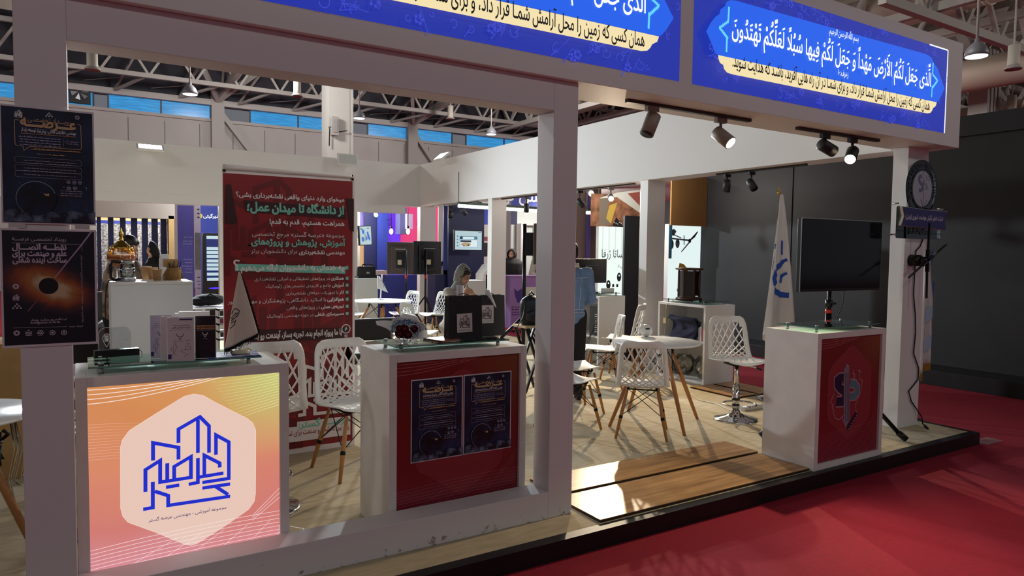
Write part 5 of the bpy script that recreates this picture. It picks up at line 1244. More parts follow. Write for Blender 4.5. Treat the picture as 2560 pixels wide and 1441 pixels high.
# drinks cabinet behind the left counter
def drinks():
    x0, x1, y0, z = .163, .672, 5.40, 1.352
    t = thing('pedestal_cabinet', 'tall white cabinet carrying the juice dispenser, left of the red banner', 'cabinet', (x0, y0, 0))
    b = MB(); b.box(0, x1 - x0, 0, .42, 0, z - .02); b.build('cabinet_body', M('cool_white_panel', 'dfe3e4', .5), t, bevel=.003)
    b = MB(); b.box(-.002, x1 - x0 + .002, -.002, .422, z - .02, z); b.build('cabinet_top', WHITE2, t)
    Y = 5.62; P = lambda x, y, Y=Y: at(x, y, Y=Y); s = (P(339, 640) - P(267, 640)).length / 72
    c = P(304, 642); r = 37 * s; t = thing('juice_dispenser', 'round glass dispenser of orange juice with a gold crown lid', 'dispenser', (c.x, 5.66, z))
    zc = c.z - z
    b = MB(); b.lathe([(.06, 0), (.06, .01), (.03, .02), (.03, zc - r * .95)], 24); b.lathe([(r * .4, zc - r), (r * .5, zc - r * .88)], 24); b.build('stand', CHROME, t)
    b = MB(); pr = [(r * math.sin(a), zc - r * .95 * math.cos(a)) for a in [i * PI / 16 * .80 for i in range(17)]]; b.lathe(pr, 40); b.build('glass_bowl', glass('bowl_glass', 'f6f2e8', fres=.3), t)
    b = MB(); pj = [(r * .97 * math.sin(a), zc - r * .92 * math.cos(a)) for a in [i * PI / 16 for i in range(10)]]; pj[-1] = (r * .97, zc + .012); b.lathe(pj + [(0, zc + .012)], 40); b.build('orange_juice', M('orange_juice', 'f0981e', .3), t)
    b = MB(); zt = zc + r * .62; b.lathe([(r * .78, zt), (r * .82, zt + .006), (r * .72, zt + .012), (r * .5, zt + .03), (r * .3, zt + .05), (r * .14, zt + .058), (r * .16, zt + .066), (r * .1, zt + .08), (r * .17, zt + .095), (r * .15, zt + .115), (r * .06, zt + .125), (r * .08, zt + .135), (0, zt + .15)], 28)
    for i in range(14): a = i * 2 * PI / 14; b.tube([(r * .86 * math.cos(a), r * .86 * math.sin(a), zt - .02), (r * .70 * math.cos(a), r * .70 * math.sin(a), zt + .016)], .005, 6)
    b.build('crown_lid', M('gold_lid', 'c9a24a', .25, .95), t)
    X, Z0 = P(305, 0).x, z; t = thing('glass_kettle', 'steel-banded glass kettle with a black handle in front of the juice dispenser', 'kettle', (X, 5.51, Z0))
    R_ = 21 * s; H_ = 58 * s
    b = MB(); b.lathe([(R_, 0), (R_ * 1.02, .004), (R_, .028), (R_ * .96, .030)], 28); b.build('base_band', STEEL, t)
    b = MB(); b.lathe([(R_ * .98, .030), (R_ * .92, H_ * .5), (R_ * .84, H_ - .022)], 28); b.build('glass_body', glass('kettle_glass', 'f6f8f7', .04, .5), t)
    b = MB(); b.lathe([(R_ * .95, .032), (R_ * .93, .09), (0, .09)], 24); b.build('water', glass('kettle_water', 'eef4f2', .04, .3), t)
    b = MB(); b.lathe([(R_ * .85, H_ - .022), (R_ * .86, H_), (R_ * .6, H_ + .004), (0, H_ + .006)], 28); b.build('lid_band', STEEL, t)
    b = MB(); b.tube([(-R_ * .8, -.01, H_ - .008), (-R_ * 1.8, -.015, H_ - .004), (-R_ * 1.95, -.015, H_ - .03), (-R_ * 1.9, -.015, .03), (-R_ * 1.6, -.015, .012), (-R_ * .98, -.01, .014)], .011, 8); b.build('handle', BLACK, t)
    b = MB(); b.tube([P(283, 700, 5.5), P(272, 704, 5.44) + Vector((0, 0, .006)), P(266, 716, 5.415), P(263, 760, 5.41), P(264, 800, 5.41), P(263, 850, 5.41)], .0045, 6); tag(b.build('kettle_cord', CABLE), 'black cord running down the left of the tall white cabinet', 'cord')
    K = M('kraft_paper', 'b08a5e', .8); cup0 = None
    for x, y, sc_, lb in ((366, 698, 1.12, 'brown paper cup nearest the kettle'), (382, 699, 1.06, 'brown paper cup second from the kettle'), (393, 702, .95, 'brown paper cup in front, holding white sachets'), (412, 697, 1.06, 'brown paper cup just left of the stick basket')):
        q = at(x, y, Z=z)
        if cup0 is None:
            cup0 = thing('paper_cup', lb, 'cup', q, 0, 'brown paper cups by the kettle'); b = MB(); b.lathe([(.024, 0), (.032, .078), (.033, .08), (.031, .078), (.023, .003), (0, .003)], 24); b.build('cup_wall', K, cup0)
            b = MB(); b.lathe([(.0325, .079), (.0345, .0815), (.0325, .084)], 24); b.build('rolled_rim', K, cup0); cup0.scale = (sc_,) * 3
        else: dup(cup0, q, 0, lb, (sc_,) * 3)
    q = at(396, 702, Z=z)
    for i in range(3):
        b = MB(T=Matrix.Translation(q + Vector((.0 + .008 * i, .004 * i, .03))) @ Matrix.Rotation(.25 + .12 * i, 4, 'Y')); b.box(-.008, .008, 0, .002, 0, .075); tag(b.build('sachet', PAPER), 'white sachet standing in the front paper cup', 'sachet', 'white sachets in the front cup')
    q = at(433, 701, Z=z); t = thing('wicker_basket', 'brown woven cup basket full of black stirring sticks', 'basket', q)
    b = MB(); Rb = 19 * s; Hb = 36 * s
    for k in range(30): a = k * 2 * PI / 30; b.tube([(Rb * math.cos(a), Rb * math.sin(a), .0), (Rb * 1.05 * math.cos(a), Rb * 1.05 * math.sin(a), Hb)], Rb * .115, 6)
    for zz in (.004, Hb * .82, Hb): b.tube([(Rb * 1.06 * math.cos(a * PI / 14), Rb * 1.06 * math.sin(a * PI / 14), zz) for a in range(28)], .004, 6, closed=True)
    b.build('basket_weave', M('wicker_brown', '9a7443', .75, noise=.2, scale=60), t)
    R = random.Random(2)
    for k in range(16):
        a = R.uniform(0, 6.28); l = R.uniform(.03, .055); b = MB(); x, y = Rb * .6 * math.cos(a), Rb * .6 * math.sin(a); b.bar((x * .6, y * .6, .02), (x * 1.5 + .012, y * 1.5, Hb + l), .006, .003)
        tag(b.build('stirring_stick', BLACK, None, q), 'black stirring stick standing in the brown woven basket', 'stick', 'black stirring sticks in the basket')
    q0 = at(408, 702, Z=z) + Vector((.015, .07, 0)); b = MB(T=Matrix.Translation(q0)); b.box(-.032, .032, -.02, .03, 0, .16); b.box(-.028, .028, -.02, .03, .16, .19); tag(b.build('white_carton', PAPER, bevel=.004), 'white carton standing behind the paper cups', 'carton')
    q0 = at(420, 702, Z=z) + Vector((.03, .06, 0)); b = MB(T=Matrix.Translation(q0) @ Matrix.Rotation(.1, 4, 'Z')); b.box(-.055, .045, 0, .012, 0, .155); tag(b.build('kraft_card', K), 'brown kraft card standing behind the stick basket', 'card')
drinks()
# bench, far cabinets, hard case, screens seen from behind
p0, p1 = at(893, 797, Y=7.0), at(1018, 797, Y=7.0)
t = thing('bench', 'low black leather bench back with a chrome rail behind the bouquet', 'bench', (p0.x - .3, 7.0, 0))
b = MB(); b.box(0, p1.x - p0.x + .32, 0, .09, .63, .862); b.build('back_cushion', M('black_leather', '232428', .42), t, bevel=.02)
b = MB(); b.box(0, p1.x - p0.x + .3, -.02, .02, .58, .622); b.build('chrome_rail', STEEL, t)
b = MB(); b.box(0, p1.x - p0.x + .3, 0, .5, .38, .50); b.build('seat_cushion', M('black_leather', '232428'), t, bevel=.02)
for x in (.05, p1.x - p0.x + .2):
    for y in (.03, .45): b = MB(); b.bar((x, y, 0), (x, y, .62 if y < .1 else .38), .03); b.build('leg', STEEL, t)
b = MB(); p0, p1 = at(880, 697, Y=12.6), at(945, 697, Y=12.6); b.box(p0.x, p1.x, 12.6, 13.2, 0, p0.z); tag(b.build('case_pedestal', M('grey_white_pedestal', 'c5c8c6', .5), bevel=.003), 'plain white pedestal under the open black hard case', 'pedestal')
def hard_case():
    zz = at(880, 697, Y=12.6).z + .001; p0 = at(893, 693, Y=12.85); w = (at(941, 690, Y=12.85) - at(893, 690, Y=12.85)).length; t = thing('hard_case', 'open black hard case seen from behind, on a white pedestal', 'case', (p0.x, 12.85, zz), .05)
    b = MB(); b.box(0, w * .95, -.05, .2, 0, .035); b.build('case_base', BLACK, t, bevel=.01)
    b = MB(T=Matrix.Rotation(-.12, 4, 'X')); b.prism([(.0, .02), (w, .02), (w * 1.02, .21), (w * .98, .225), (.05, .225), (.02, .21)], .05); b.build('lid', BLACK, t, bevel=.008)
    b = MB(); b.tube([(w * .25, 0, .225), (w * .3, .0, .255), (w * .55, 0, .268), (w * .8, 0, .255), (w * .86, 0, .225)], .012, 8); b.build('handle', BLACK, t)
    b = MB(T=Matrix.Rotation(-.12, 4, 'X')); b.box(w * .5, w * .66, -.002, 0, .08, .115); b.build('maker_plate', STEEL, t)
hard_case()
def screen_back(x0, y0, x1, y1, Y, label, col, polex, rz):
    a, c = at(x0, y0, Y=Y), at(x1, y1, Y=Y); w, h = c.x - a.x, a.z - c.z; cx, zc = (a.x + c.x) / 2, (a.z + c.z) / 2
    t = thing('display_screen', label, 'screen', (cx, Y, 0), rz, 'screens seen from behind')
    m = M(col + '_casing', {'brown': '4a403c', 'dark': '26282c'}[col], .35, .2)
    b = MB(); b.box(-w / 2, w / 2, 0, .03, zc - h / 2, zc + h / 2); b.box(-w * .34, w * .34, -.03, 0, zc - h * .42, zc + h * .38); cs = b.build('casing', m, t, bevel=.008)
    b = MB(); b.box(-w * .14, w * .16, -.06, -.031, zc - h * .3, zc + h * .2); b.box(-w * .1, w * .05, -.064, -.06, zc - h * .2, zc - h * .05, 1); b.bar((-w * .2, -.05, zc + h * .28), (w * .22, -.05, zc + h * .28), .012, m=2); b.build('port_cover', [BLKM, M('port_label', 'c8bda0', .5), STEEL], cs)
    px_ = polex * w; b = MB(); b.cyl((px_, -.10, .05), (px_, -.10, zc + h * .25), .022); po = b.build('pole', BLKM, t)
    b = MB(); b.cyl((px_, -.10, zc - h * .62), (px_, -.10, zc - h * .52), .0235); b.build('red_band', M('red_tape', 'c8321e'), po)
    b = MB(); b.bar((px_, -.1, zc), (px_, -.02, zc), .06); b.build('mount', BLKM, t)
    for a_ in (-90, 30, 150):
        c_, s_ = math.cos(D(a_)), math.sin(D(a_)); b = MB(); b.tube([(px_, -.1, .7), (px_ + c_ * .5, -.1 + s_ * .5, .012)], .016, 8); b.build('leg', BLKM, t)
screen_back(970, 605, 1030, 686, 12.4, 'brown-backed screen on a pole, left of the pair seen from behind', 'brown', .22, -.35)
screen_back(1030, 603, 1107, 686, 12.7, 'black-backed screen on a pole, right of the pair seen from behind', 'dark', -.18, .2)
# small flag on the far table
t = thing('table_flag', 'tiny white flag standing on the far round table', 'flag', (at(951, 748, Y=11.35).x, 11.35, .736)); S_ = .0058
b = MB(); b.cyl((0, 0, 0), (0, 0, .012), .06, n=20); b.cyl((0, 0, 0), (.03, 0, .44), .012, n=8); b.build('base_and_pole', PAPER, t)
b = MB(); b.grid(lambda u, v: Vector((-.05 + .04 * u + .10 * v * u * 1.5 - .02 * (1 - u), -.02 - .02 * math.sin(u * 5), .42 - .02 * u - v * (.22 + .06 * u))), 10, 10); b.build('flag_cloth', FLW, t, solid=.002)
b = MB(); b.tube([(.06, -.05, .30), (.03, -.05, .27), (.04, -.05, .22), (.08, -.05, .24)], .004, 5); b.build('emblem', GREY, t)

# ---------------------------------------------------------------- booths beyond the rear beam
NAVY = M('booth_navy', '1c2350', .5); BLUE = M('booth_blue', '2a3a92', .45); LBLUE = M('booth_mid_blue', '5563b4', .5); CREAM = M('booth_cream', 'd8bd86', .6); TAUPE = M('booth_taupe', '9c8f86', .6); GRW = M('booth_grey_white', 'b8b6b4', .6)
panel('wall_booth_header', 235, 503, 437, 545, 16.5, GRW, .3); panel('pillar_booth', 423, 540, 437, 800, 16.5, CREAM, .3, floor=True)
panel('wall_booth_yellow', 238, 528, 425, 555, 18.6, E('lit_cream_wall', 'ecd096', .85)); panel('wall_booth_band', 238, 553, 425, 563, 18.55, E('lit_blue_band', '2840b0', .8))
panel('map_poster', 240, 561, 425, 720, 18.5, cloudy('print_grey_map', '5a5d62', 'a4a6a6', 22, p=(.42, .6)), .03, 'grey printed wall panel behind the navy slats', 'wall panel')
for i, (a, c) in enumerate(((243.5, 253.7), (271.5, 285), (301.7, 315.5), (329.2, 344.5), (356, 371), (380.3, 395.6), (403, 418))):
    panel('screen_slat', a, 534, c, 740, 16.7, NAVY, .12, 'tall navy slat, %s of seven in the booth screen' % ('leftmost', 'second', 'third', 'middle', 'fifth', 'sixth', 'rightmost')[i], 'slat', 'navy slats of the booth screen', floor=True)
def rollup():
    Y = 15.3; a, c = at(443, 513, Y=Y), at(487, 762, Y=Y); o = (a.x, Y, 0); A = Art(o, .0008)
    V = M('print_violet', '4a46a0', .5); A.rect(0, .1, c.x - a.x, a.z, V); W_ = M('print_pale_violet_text', 'a9a4d6', .5)
    def T(s, y, wd): q = A.px((481, y)); k = (at(481, y, Y=Y).x - at(481 - wd, y, Y=Y).x); A.text(s, q[0], q[1], W_, width=k, wt=.02)
    for s, y, wd in (('زیست بوم', 594, 20), ('فناوری و نوآوری', 604, 24), ('ژئوماتیک کشور', 611, 24)): T(s, y, wd)
    for s, y, wd in (('the National', 650, 22), ('Geomatics', 658, 19), ('Technology and', 667, 27), ('Innovation', 674, 19), ('Ecosystem', 682, 19)):
        q = A.px((481 - wd, y)); k = at(481, y, Y=Y).x - at(481 - wd, y, Y=Y).x; A.text(s, q[0], q[1], W_, width=k, align='l', wt=.01)
    t = thing('rollup_banner', 'tall violet roll-up banner with pale lettering behind the rear beam', 'banner', o); A.build('banner_sheet', t)
    b = MB(); b.box(-.02, c.x - a.x + .02, -.05, .1, 0, .1); b.build('cassette', STEEL, t); b = MB(); b.bar((.2, .05, .1), (.2, .03, a.z), .02); b.build('back_pole', STEEL, t)
rollup()
A = Art((at(487, 600, Y=15.6).x, 15.6, 0), .001); Wr = at(502, 600, Y=15.6).x - A.o[0]; zt = at(490, 512, Y=15.6).z; A.rect(0, 0, Wr, zt, M('print_lavender_grey', 'b4aec4', .5)); A.rect(0, at(490, 675, Y=15.6).z, Wr, at(490, 582, Y=15.6).z, M('print_photo_grey', '6c6a6c', .5, noise=.3, scale=3))
for i in range(4): A.scrib(.01, Wr - .02, at(490, 695 + 9 * i, Y=15.6).z, .03, LI)
for i in range(3): A.scrib(.05, Wr - .02, at(490, 525 + 10 * i, Y=15.6).z, .04, LI)
tag(A.build('rollup_banner', None, A.o), 'narrow pale roll-up banner right of the violet one', 'banner')
panel('wall_booth_blue', 499, 505, 560, 760, 19.0, BLUE, floor=True)
def booth_sign():
    A = Art((at(499, 540, Y=18.95).x, 18.99, at(499, 580, Y=18.95).z), .0008); w = at(548, 540, Y=18.95).x - A.o[0]; h = at(520, 518, Y=18.95).z - A.o[2]
    A.rect(0, 0, w, h, E('booth_sign_blue', '1d3ca6', .6)); q = A.px((500, 540)); A.disc(q[0], q[1], .06, E('booth_sign_yellow', 'd8bd4a', .8), 16); q = A.px((546, 545)); A.text('دیرگیتی', q[0], q[1], E('booth_sign_white', 'e4ecf4', 1), width=at(546, 545, Y=18.95).x - at(508, 545, Y=18.95).x, wt=.03)
    tag(A.build('booth_sign', None, A.o), 'lit blue booth sign with white lettering, left of the red banner top', 'sign')
booth_sign()
def kiosk():
    Y = 16.2; a, c = at(506, 583, Y=Y), at(560, 583, Y=Y); x0, w, H = a.x, c.x - a.x, a.z; t = thing('touch_kiosk', 'black touch kiosk with a striped blue screen, left of the red banner', 'kiosk', (x0, Y, 0))
    b = MB(); b.prism(rrect(0, .0, w, H, .06), .1); b.build('kiosk_body', BLACK, t)
    A = Art((x0, Y - .002, 0), .002); s0 = A.px((516, 700)); s1 = (w - .08, A.px((516, 590))[1]); A.rect(s0[0], s0[1], s1[0], s1[1], E('kiosk_screen_blue', '18286a', .8))
    for i, y in enumerate((594, 622, 632, 642, 653, 663, 673, 686, 699)): z = A.px((516, y))[1]; A.rect(s0[0] + .01, z - .03, s1[0] - .01, z + .035, E('kiosk_screen_bar', 'b9d2da', .9))
    q = A.px((522, 721)); A.disc(q[0] + .15, q[1], .16, E('kiosk_violet_light', '4a30e0', 1.2), 16, .02); A.build('kiosk_screen', t, (0, -.002, 0))
kiosk()
q = at(522, 765, Z=.74); b = MB(); b.ball((q.x, q.y, .83), .24, .14, .09); b.ball((q.x - .12, q.y - .03, .81), .16, .12, .07); b.tube([(q.x - .1, q.y - .1, .85), (q.x, q.y - .14, .92), (q.x + .12, q.y - .1, .86)], .012, 6); tag(b.build('black_bag', M('black_fabric', '17181c', .8)), 'slumped black bag on the small table, left of the red banner', 'bag')
t = thing('side_table', 'small white table under the slumped black bag', 'table', (q.x - .08, q.y, 0)); b = MB(); b.lathe([(0, .715), (.34, .715), (.35, .725), (.34, .735), (0, .735)], 30); b.build('table_top', M('white_table_top', 'e8ebee'), t); b = MB(); b.cyl((0, 0, 0), (0, 0, .715), .03); b.cyl((0, 0, 0), (0, 0, .02), .2, n=24); b.build('pedestal_leg', STEEL, t)
t = thing('display_rack', 'white rack of leaflets left of the red banner foot', 'rack', (at(545, 800, Y=9).x, 9.0, 0)); b = MB(); w_ = at(562, 800, Y=9).x - at(545, 800, Y=9).x + .3
for y in (775, 795, 812, 830, 850): z = at(553, y, Y=9).z; b.box(0, w_, 0, .2, z - .01, z + .01)
b.box(0, .02, 0, .2, 0, .85); b.box(w_ - .02, w_, 0, .2, 0, .85); b.build('shelves', GRW, t)
for y, m in ((785, 'print_dark'), (803, 'print_magenta'), (838, 'print_dark')):
    z = at(553, y, Y=9).z; b = MB(); b.box(.03, w_ - .05, .03, .05, z - .03, z + .03); b.build('shelf_leaflets', M(m, {'print_dark': '2c2e36', 'print_magenta': 'a0305c'}[m], .5), t)
# right half of the rear opening
panel('wall_booth_left', 886, 515, 900, 760, 17.2, GRW, floor=True); panel('wall_booth_lilac', 897, 520, 913, 566, 17.3, M('booth_lilac', '7a72bc', .5)); panel('glowing_board', 896, 566, 911, 611, 17.28, E('lit_violet', '6a30e0', .8), .04, 'small violet lit panel at the left of the tilted map screen', 'light panel')  # violet panel's glow is put into its colour as emission
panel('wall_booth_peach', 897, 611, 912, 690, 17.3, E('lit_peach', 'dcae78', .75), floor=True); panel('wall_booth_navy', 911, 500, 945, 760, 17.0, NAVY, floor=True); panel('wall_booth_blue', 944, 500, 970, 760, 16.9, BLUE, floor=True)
panel('glowing_board', 968, 512, 1001, 760, 17.0, E('lit_purple', '6c35ea', .85), .04, 'bright purple lit wall panel behind the hanging bulbs', 'light panel', floor=True); panel('glowing_board', 1000, 512, 1049, 760, 17.05, E('lit_pink', 'e8407e', .85), .04, 'bright pink lit wall panel next to the purple one', 'light panel', floor=True)  # walls under coloured LED light; that glow is painted in as emission
panel('wall_box', 1000, 520, 1017, 586, 16.5, M('box_slate', '565a8c', .5), .3, 'slate blue box hanging before the pink panel', 'box'); panel('wall_box', 1017, 535, 1032, 573, 16.4, M('box_pale', 'c9b8e4', .5), .3, 'pale lilac box hanging before the pink panel', 'box')
for x0, y0, x1, y1, lb in ((968, 545, 978, 565, 'small black wall lettering on the purple panel'), (1041, 547, 1046, 567, 'small black wall lettering on the pink panel')):
    A = Art((at(x0, y0, Y=16.9).x, 16.9, at(x0, y1, Y=16.9).z), .002); w_ = at(x1, y0, Y=16.9).x - A.o[0]; h_ = at(x0, y0, Y=16.9).z - A.o[2]
    for i in range(5): A.scrib(-.01, w_, h_ * (.05 + .19 * i), h_ * .12, INK)
    tag(A.build('wall_lettering', None, A.o), lb, 'lettering')
def bulb(px, py, ptop, Y, label):
    q = at(px, py, Y=Y); z2 = 3.0; t = thing('pendant_bulb', label, 'lamp', q, 0, 'bare bulbs on wires')
    b = MB(); b.ball((0, 0, -.02), .05, .05, .075, 14); b.build('bulb', E('bulb_glow', 'ffe2c0', 3.0), t); b = MB(); b.cyl((0, 0, .05), (0, 0, .12), .025, n=10); b.cyl((0, 0, .12), (0, 0, z2 - q.z), .008, n=6); b.build('socket_and_wire', BLACK, t)
bulb(978, 577, 515, 16.2, 'bare glowing bulb hanging before the purple panel'); bulb(1020, 577, 515, 16.0, 'bare glowing bulb hanging before the pink panel')
def booth_spot(px, py, Y, r, label):
    q = at(px, py, Y=Y); b = MB(T=Matrix.Translation(q)); b.ball((0, 0, 0), r, r * .6, r); t = thing('booth_spotlight', label, 'spotlight', (0, 0, 0), 0, 'glowing booth ceiling lights'); b.build('lens', E('booth_spot_glow', 'fff2dc', 4.5), t)
    b = MB(T=Matrix.Translation(q)); b.cyl((0, r * .5, 0), (.02, r * 1.6, r * .9), r * .8, n=12); b.cyl((.02, r * 1.2, r * .6), (.02, r * 1.2, 3.0 - q.z), .02, n=8); b.build('housing', STEELW, t)
for a in ((940, 538, 15.6, .05, 'round glowing spotlight left of the purple panel'), (969, 520, 16.6, .045, 'flat glowing ceiling light above the purple panel'), (908, 528, 17.0, .03, 'small glowing ceiling light above the lilac wall'), (891, 531, 16.6, .035, 'small glowing ceiling light beside the red banner top'), (1217, 560, 15.6, .045, 'round glowing light over the white shelves'), (1314, 532, 13.0, .04, 'round glowing light under the blue lettering'), (1478, 484, 11.0, .06, 'bluish glowing light left of the glaring spotlight')): booth_spot(*a)
def tube(px0, py0, px1, py1, Y, label):
    a, c = at(px0, py0, Y=Y), at(px1, py1, Y=Y); t = thing('tube_light', label, 'lamp', (0, 0, 0), 0, 'tube lights'); b = MB(); b.cyl(a, c, .035, n=10); b.build('tube', E('tube_glow', 'eef8f0', 2.6), t); b = MB(); b.bar(a + Vector((0, 0, .06)), c + Vector((0, 0, .06)), .09, .05); b.build('fitting', M('tube_fitting', '51665c', .5), t)
    for q in (a, c): b = MB(); b.cyl(q + Vector((0, 0, .08)), Vector((q.x, q.y, 3.2)), .01, n=6); b.build('hanger', STEELW, t)
tube(888, 526, 921, 517, 16.4, 'tube light slanting above the tilted map screen'); tube(1146, 515, 1380, 530, 12.6, 'long tube light crossing behind the second side pillar'); tube(1467, 532, 1496, 532, 11.4, 'short tube light low over the taupe wall')
def wall_screen(px0, py0, px1, py1, Y, rz, tilt, kind, label):
    a, c = at(px0, py0, Y=Y), at(px1, py1, Y=Y); w, h = c.x - a.x, a.z - c.z; t = thing('wall_screen', label, 'screen', (a.x, Y, c.z), rz)
    T = Matrix.Rotation(tilt, 4, 'Y'); b = MB(T); b.box(-.02, w + .02, .003, .06, -.02, h + .02); b.build('casing', BLACK, t); b = MB(); b.bar((w / 2, .06, h / 2), (w / 2, .3, h / 2), .1); b.build('bracket', BLKM, t)
    A = Art(None, .0015); A.mb.T = T; A.rect(0, 0, w, h, E('screen_pale', 'b4cdd4', .85)); tl = E('screen_teal', '4a8a9c', .7); bl = E('screen_blue', '3f6fd0', .8); dk = E('screen_dark', '22304e', .6); lt = E('screen_white', 'd8e6ea', .9)
    if kind == 'map':
        for x, z, s in ((.3, .72, .12), (.25, .3, .12), (.55, .35, .1)): A.poly([(w * (x + s * px), h * (z + s * pz)) for px, pz in ((-1, 1), (.2, 1.1), (.9, .2), (.7, -1), (-.3, -1.2), (-.9, -.3))][::-1], bl)
        A.poly([(w * x, h * z) for x, z in ((.6, .7), (.72, .72), (.9, .3), (.82, .2), (.66, .35))][::-1], bl); A.rect(w * .62, h * .88, w * .85, h * .91, dk); A.disc(w * .12, h * .87, w * .07, tl, 12); A.rect(w * .38, h * .2, w * .5, h * .6, E('screen_greenish', '8fb3a0', .8))
    else:
        for i in range(9): A.disc(w * (.12 + .07 * i), h * .87, h * .012, dk, 8)
        A.rect(w * .16, h * .55, w * .82, h * .72, tl); A.poly(rrect(w * .27, h * .57, w * .70, h * .69, h * .05), lt); A.rect(w * .17, h * .56, w * .25, h * .69, dk); A.rect(w * .16, h * .13, w * .82, h * .53, bl); A.rect(w * .17, h * .14, w * .81, h * .52, lt); A.rect(w * .18, h * .4, w * .58, h * .5, dk); A.disc(w * .38, h * .28, w * .19, E('screen_sand', 'b8a27c', .8), 24, h * .11); A.disc(w * .30, h * .2, w * .02, dk, 8); A.disc(w * .47, h * .24, w * .03, dk, 8); A.rect(w * .84, h * .93, w * .95, h * .95, dk)
        for i in range(4): A.disc(w * .06, h * (.2 + .17 * i), w * .025, tl, 8)
    A.build('picture', t)
wall_screen(901, 567, 932, 613, 16.0, .2, -.06, 'map', 'tilted wall screen showing blue maps, right of the red banner')
wall_screen(1138, 577, 1204, 625, 13.0, 0, 0, 'slides', 'wall screen showing a slide window above the seated woman')
LEDGE = M('ledge_mauve', 'b9a9b0', .5)
panel('booth_counter', 935, 688, 1110, 790, 15.6, BLUE, .5, 'long blue booth counter behind the screens seen from behind', 'counter', floor=True); panel('counter_ledge', 930, 677, 970, 688, 15.5, LEDGE, .4, 'mauve ledge on the blue counter, left piece', 'ledge'); panel('counter_ledge', 1085, 676, 1128, 687, 13.6, LEDGE, .4, 'mauve ledge above the dark cabinet left of the seated woman', 'ledge')
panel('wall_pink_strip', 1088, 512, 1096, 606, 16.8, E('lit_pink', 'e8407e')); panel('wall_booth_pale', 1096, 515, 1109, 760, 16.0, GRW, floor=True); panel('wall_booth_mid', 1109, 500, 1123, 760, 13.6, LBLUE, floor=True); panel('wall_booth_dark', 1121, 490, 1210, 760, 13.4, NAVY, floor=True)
panel('low_cabinet', 1088, 687, 1124, 790, 13.5, NAVY, .4, 'dark blue low cabinet left of the seated woman', 'cabinet', floor=True)
q = at(1103, 662, Y=13.5)
t = thing('red_plant', 'small dark reddish plant on the ledge beside the black-backed screen', 'plant', (q.x + .05, 13.7, at(1107, 676, Y=13.6).z)); b = MB(); b.cyl((0, 0, 0), (0, 0, .06), .05, .06, 14); b.build('pot', BLACK, t); b = MB(); R = random.Random(4)
for i in range(60): b.ball((R.gauss(0, .07), R.gauss(0, .05), .12 + R.gauss(0, .05)), .022, n=6)
b.build('foliage', M('maroon_leaf', '4a2230', .7), t)
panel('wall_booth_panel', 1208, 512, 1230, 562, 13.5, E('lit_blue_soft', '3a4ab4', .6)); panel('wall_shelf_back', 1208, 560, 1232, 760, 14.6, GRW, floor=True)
panel('wall_shelf', 1208, 603, 1232, 607, 14.3, M('booth_grey_white', 'b8b6b4'), .3); panel('storage_box', 1208, 592, 1222, 603, 14.35, M('box_red', '7a2030', .6), .2, 'dark red box on the far white shelf', 'box'); panel('dark_screen', 1208, 607, 1232, 642, 14.2, BLACK, .06, 'dark screen under the far white shelf', 'screen')
t = thing('robot_kiosk', 'grey and white robot-like kiosk left of the second side pillar', 'kiosk', (at(1214, 700, Y=12.6).x, 12.6, 0)); b = MB(); b.prism([(.0, 0), (.34, 0), (.34, 1.1), (.0, 1.1)], .3); b.build('body', M('robot_grey', 'a7adb2', .4), t, bevel=.02); b = MB(); b.prism([(-.06, .8), (-.06, 1.12), (.1, 1.32), (.34, 1.32), (.34, .8)], .34); b.build('shoulder_shell', WHITE2, t, bevel=.02); b = MB(); b.box(.12, .34, -.01, .02, 1.35, 1.48); b.build('screen', E('kiosk_lilac', 'a88ae0', .7), t)
for k in range(6): b = MB(); b.cyl((.02 + .05 * (k % 3), -.004, 1.0 + .09 * (k // 3)), (.02 + .05 * (k % 3), .0, 1.0 + .09 * (k // 3)), .018, n=10); b.build('button', BLACK, t)
panel('low_cabinet', 1168, 702, 1214, 790, 10.4, GRW, .4, 'low white cabinet right behind the seated woman', 'cabinet', floor=True)
panel('wall_booth_lettering', 1278, 478, 1420, 523, 13.3, BLUE)
A = Art((at(1278, 520, Y=13.25).x, 13.25, at(1300, 520, Y=13.25).z), .002); q = A.px((1352, 515)); A.text('نقش تهران', q[0] + .25, q[1] + .08, INKW, size=.42, wt=.01); tag(A.build('wall_lettering', None, A.o), 'white script lettering on the blue header right of the second side pillar', 'lettering')
panel('wall_booth_right_navy', 1278, 527, 1293, 562, 13.4, NAVY); panel('wall_booth_white', 1278, 527, 1440, 800, 14.6, M('booth_cool_white', 'c3cbca', .6), floor=True)
b = MB(); a, c = at(1300, 563, Y=14.4), at(1420, 800, Y=14.4); b.box(a.x, a.x + .04, 14.35, 14.6, 0, a.z); b.box(a.x, c.x, 14.35, 14.6, a.z, a.z + .04); b.box(a.x + .5, a.x + .53, 14.4, 14.6, 0, a.z); struct(b.build('wall_booth_frame', GRW))
def purple_counter():
    Y = 12.2; a, c = at(1278, 690, Y=Y), at(1314, 770, Y=Y); t = thing('booth_counter', 'mauve counter with a dark map print, right of the second side pillar', 'counter', (a.x, Y, 0)); w = c.x - a.x + .3
    b = MB(); b.box(0, w, 0, .5, 0, a.z - .02); b.box(-.02, w + .02, -.02, .52, a.z - .02, a.z); b.build('counter_body', M('mauve_panel', '8a6aa0', .5), t)
    A = Art(None, .002); A.poly([(w * .2 + .3 * x, a.z * .62 + .3 * z) for x, z in ((-.2, .5), (.1, .3), (.4, .5), (.6, .1), (.5, -.4), (.1, -.5), (-.1, 0))][::-1], M('map_violet', '3a2a70', .5))
    for i in range(4): A.scrib(.02, w * .7, a.z * (.25 + .05 * i), .03, M('map_violet', '3a2a70'))
    A.build('map_print', t, (0, -.003, 0))
purple_counter()
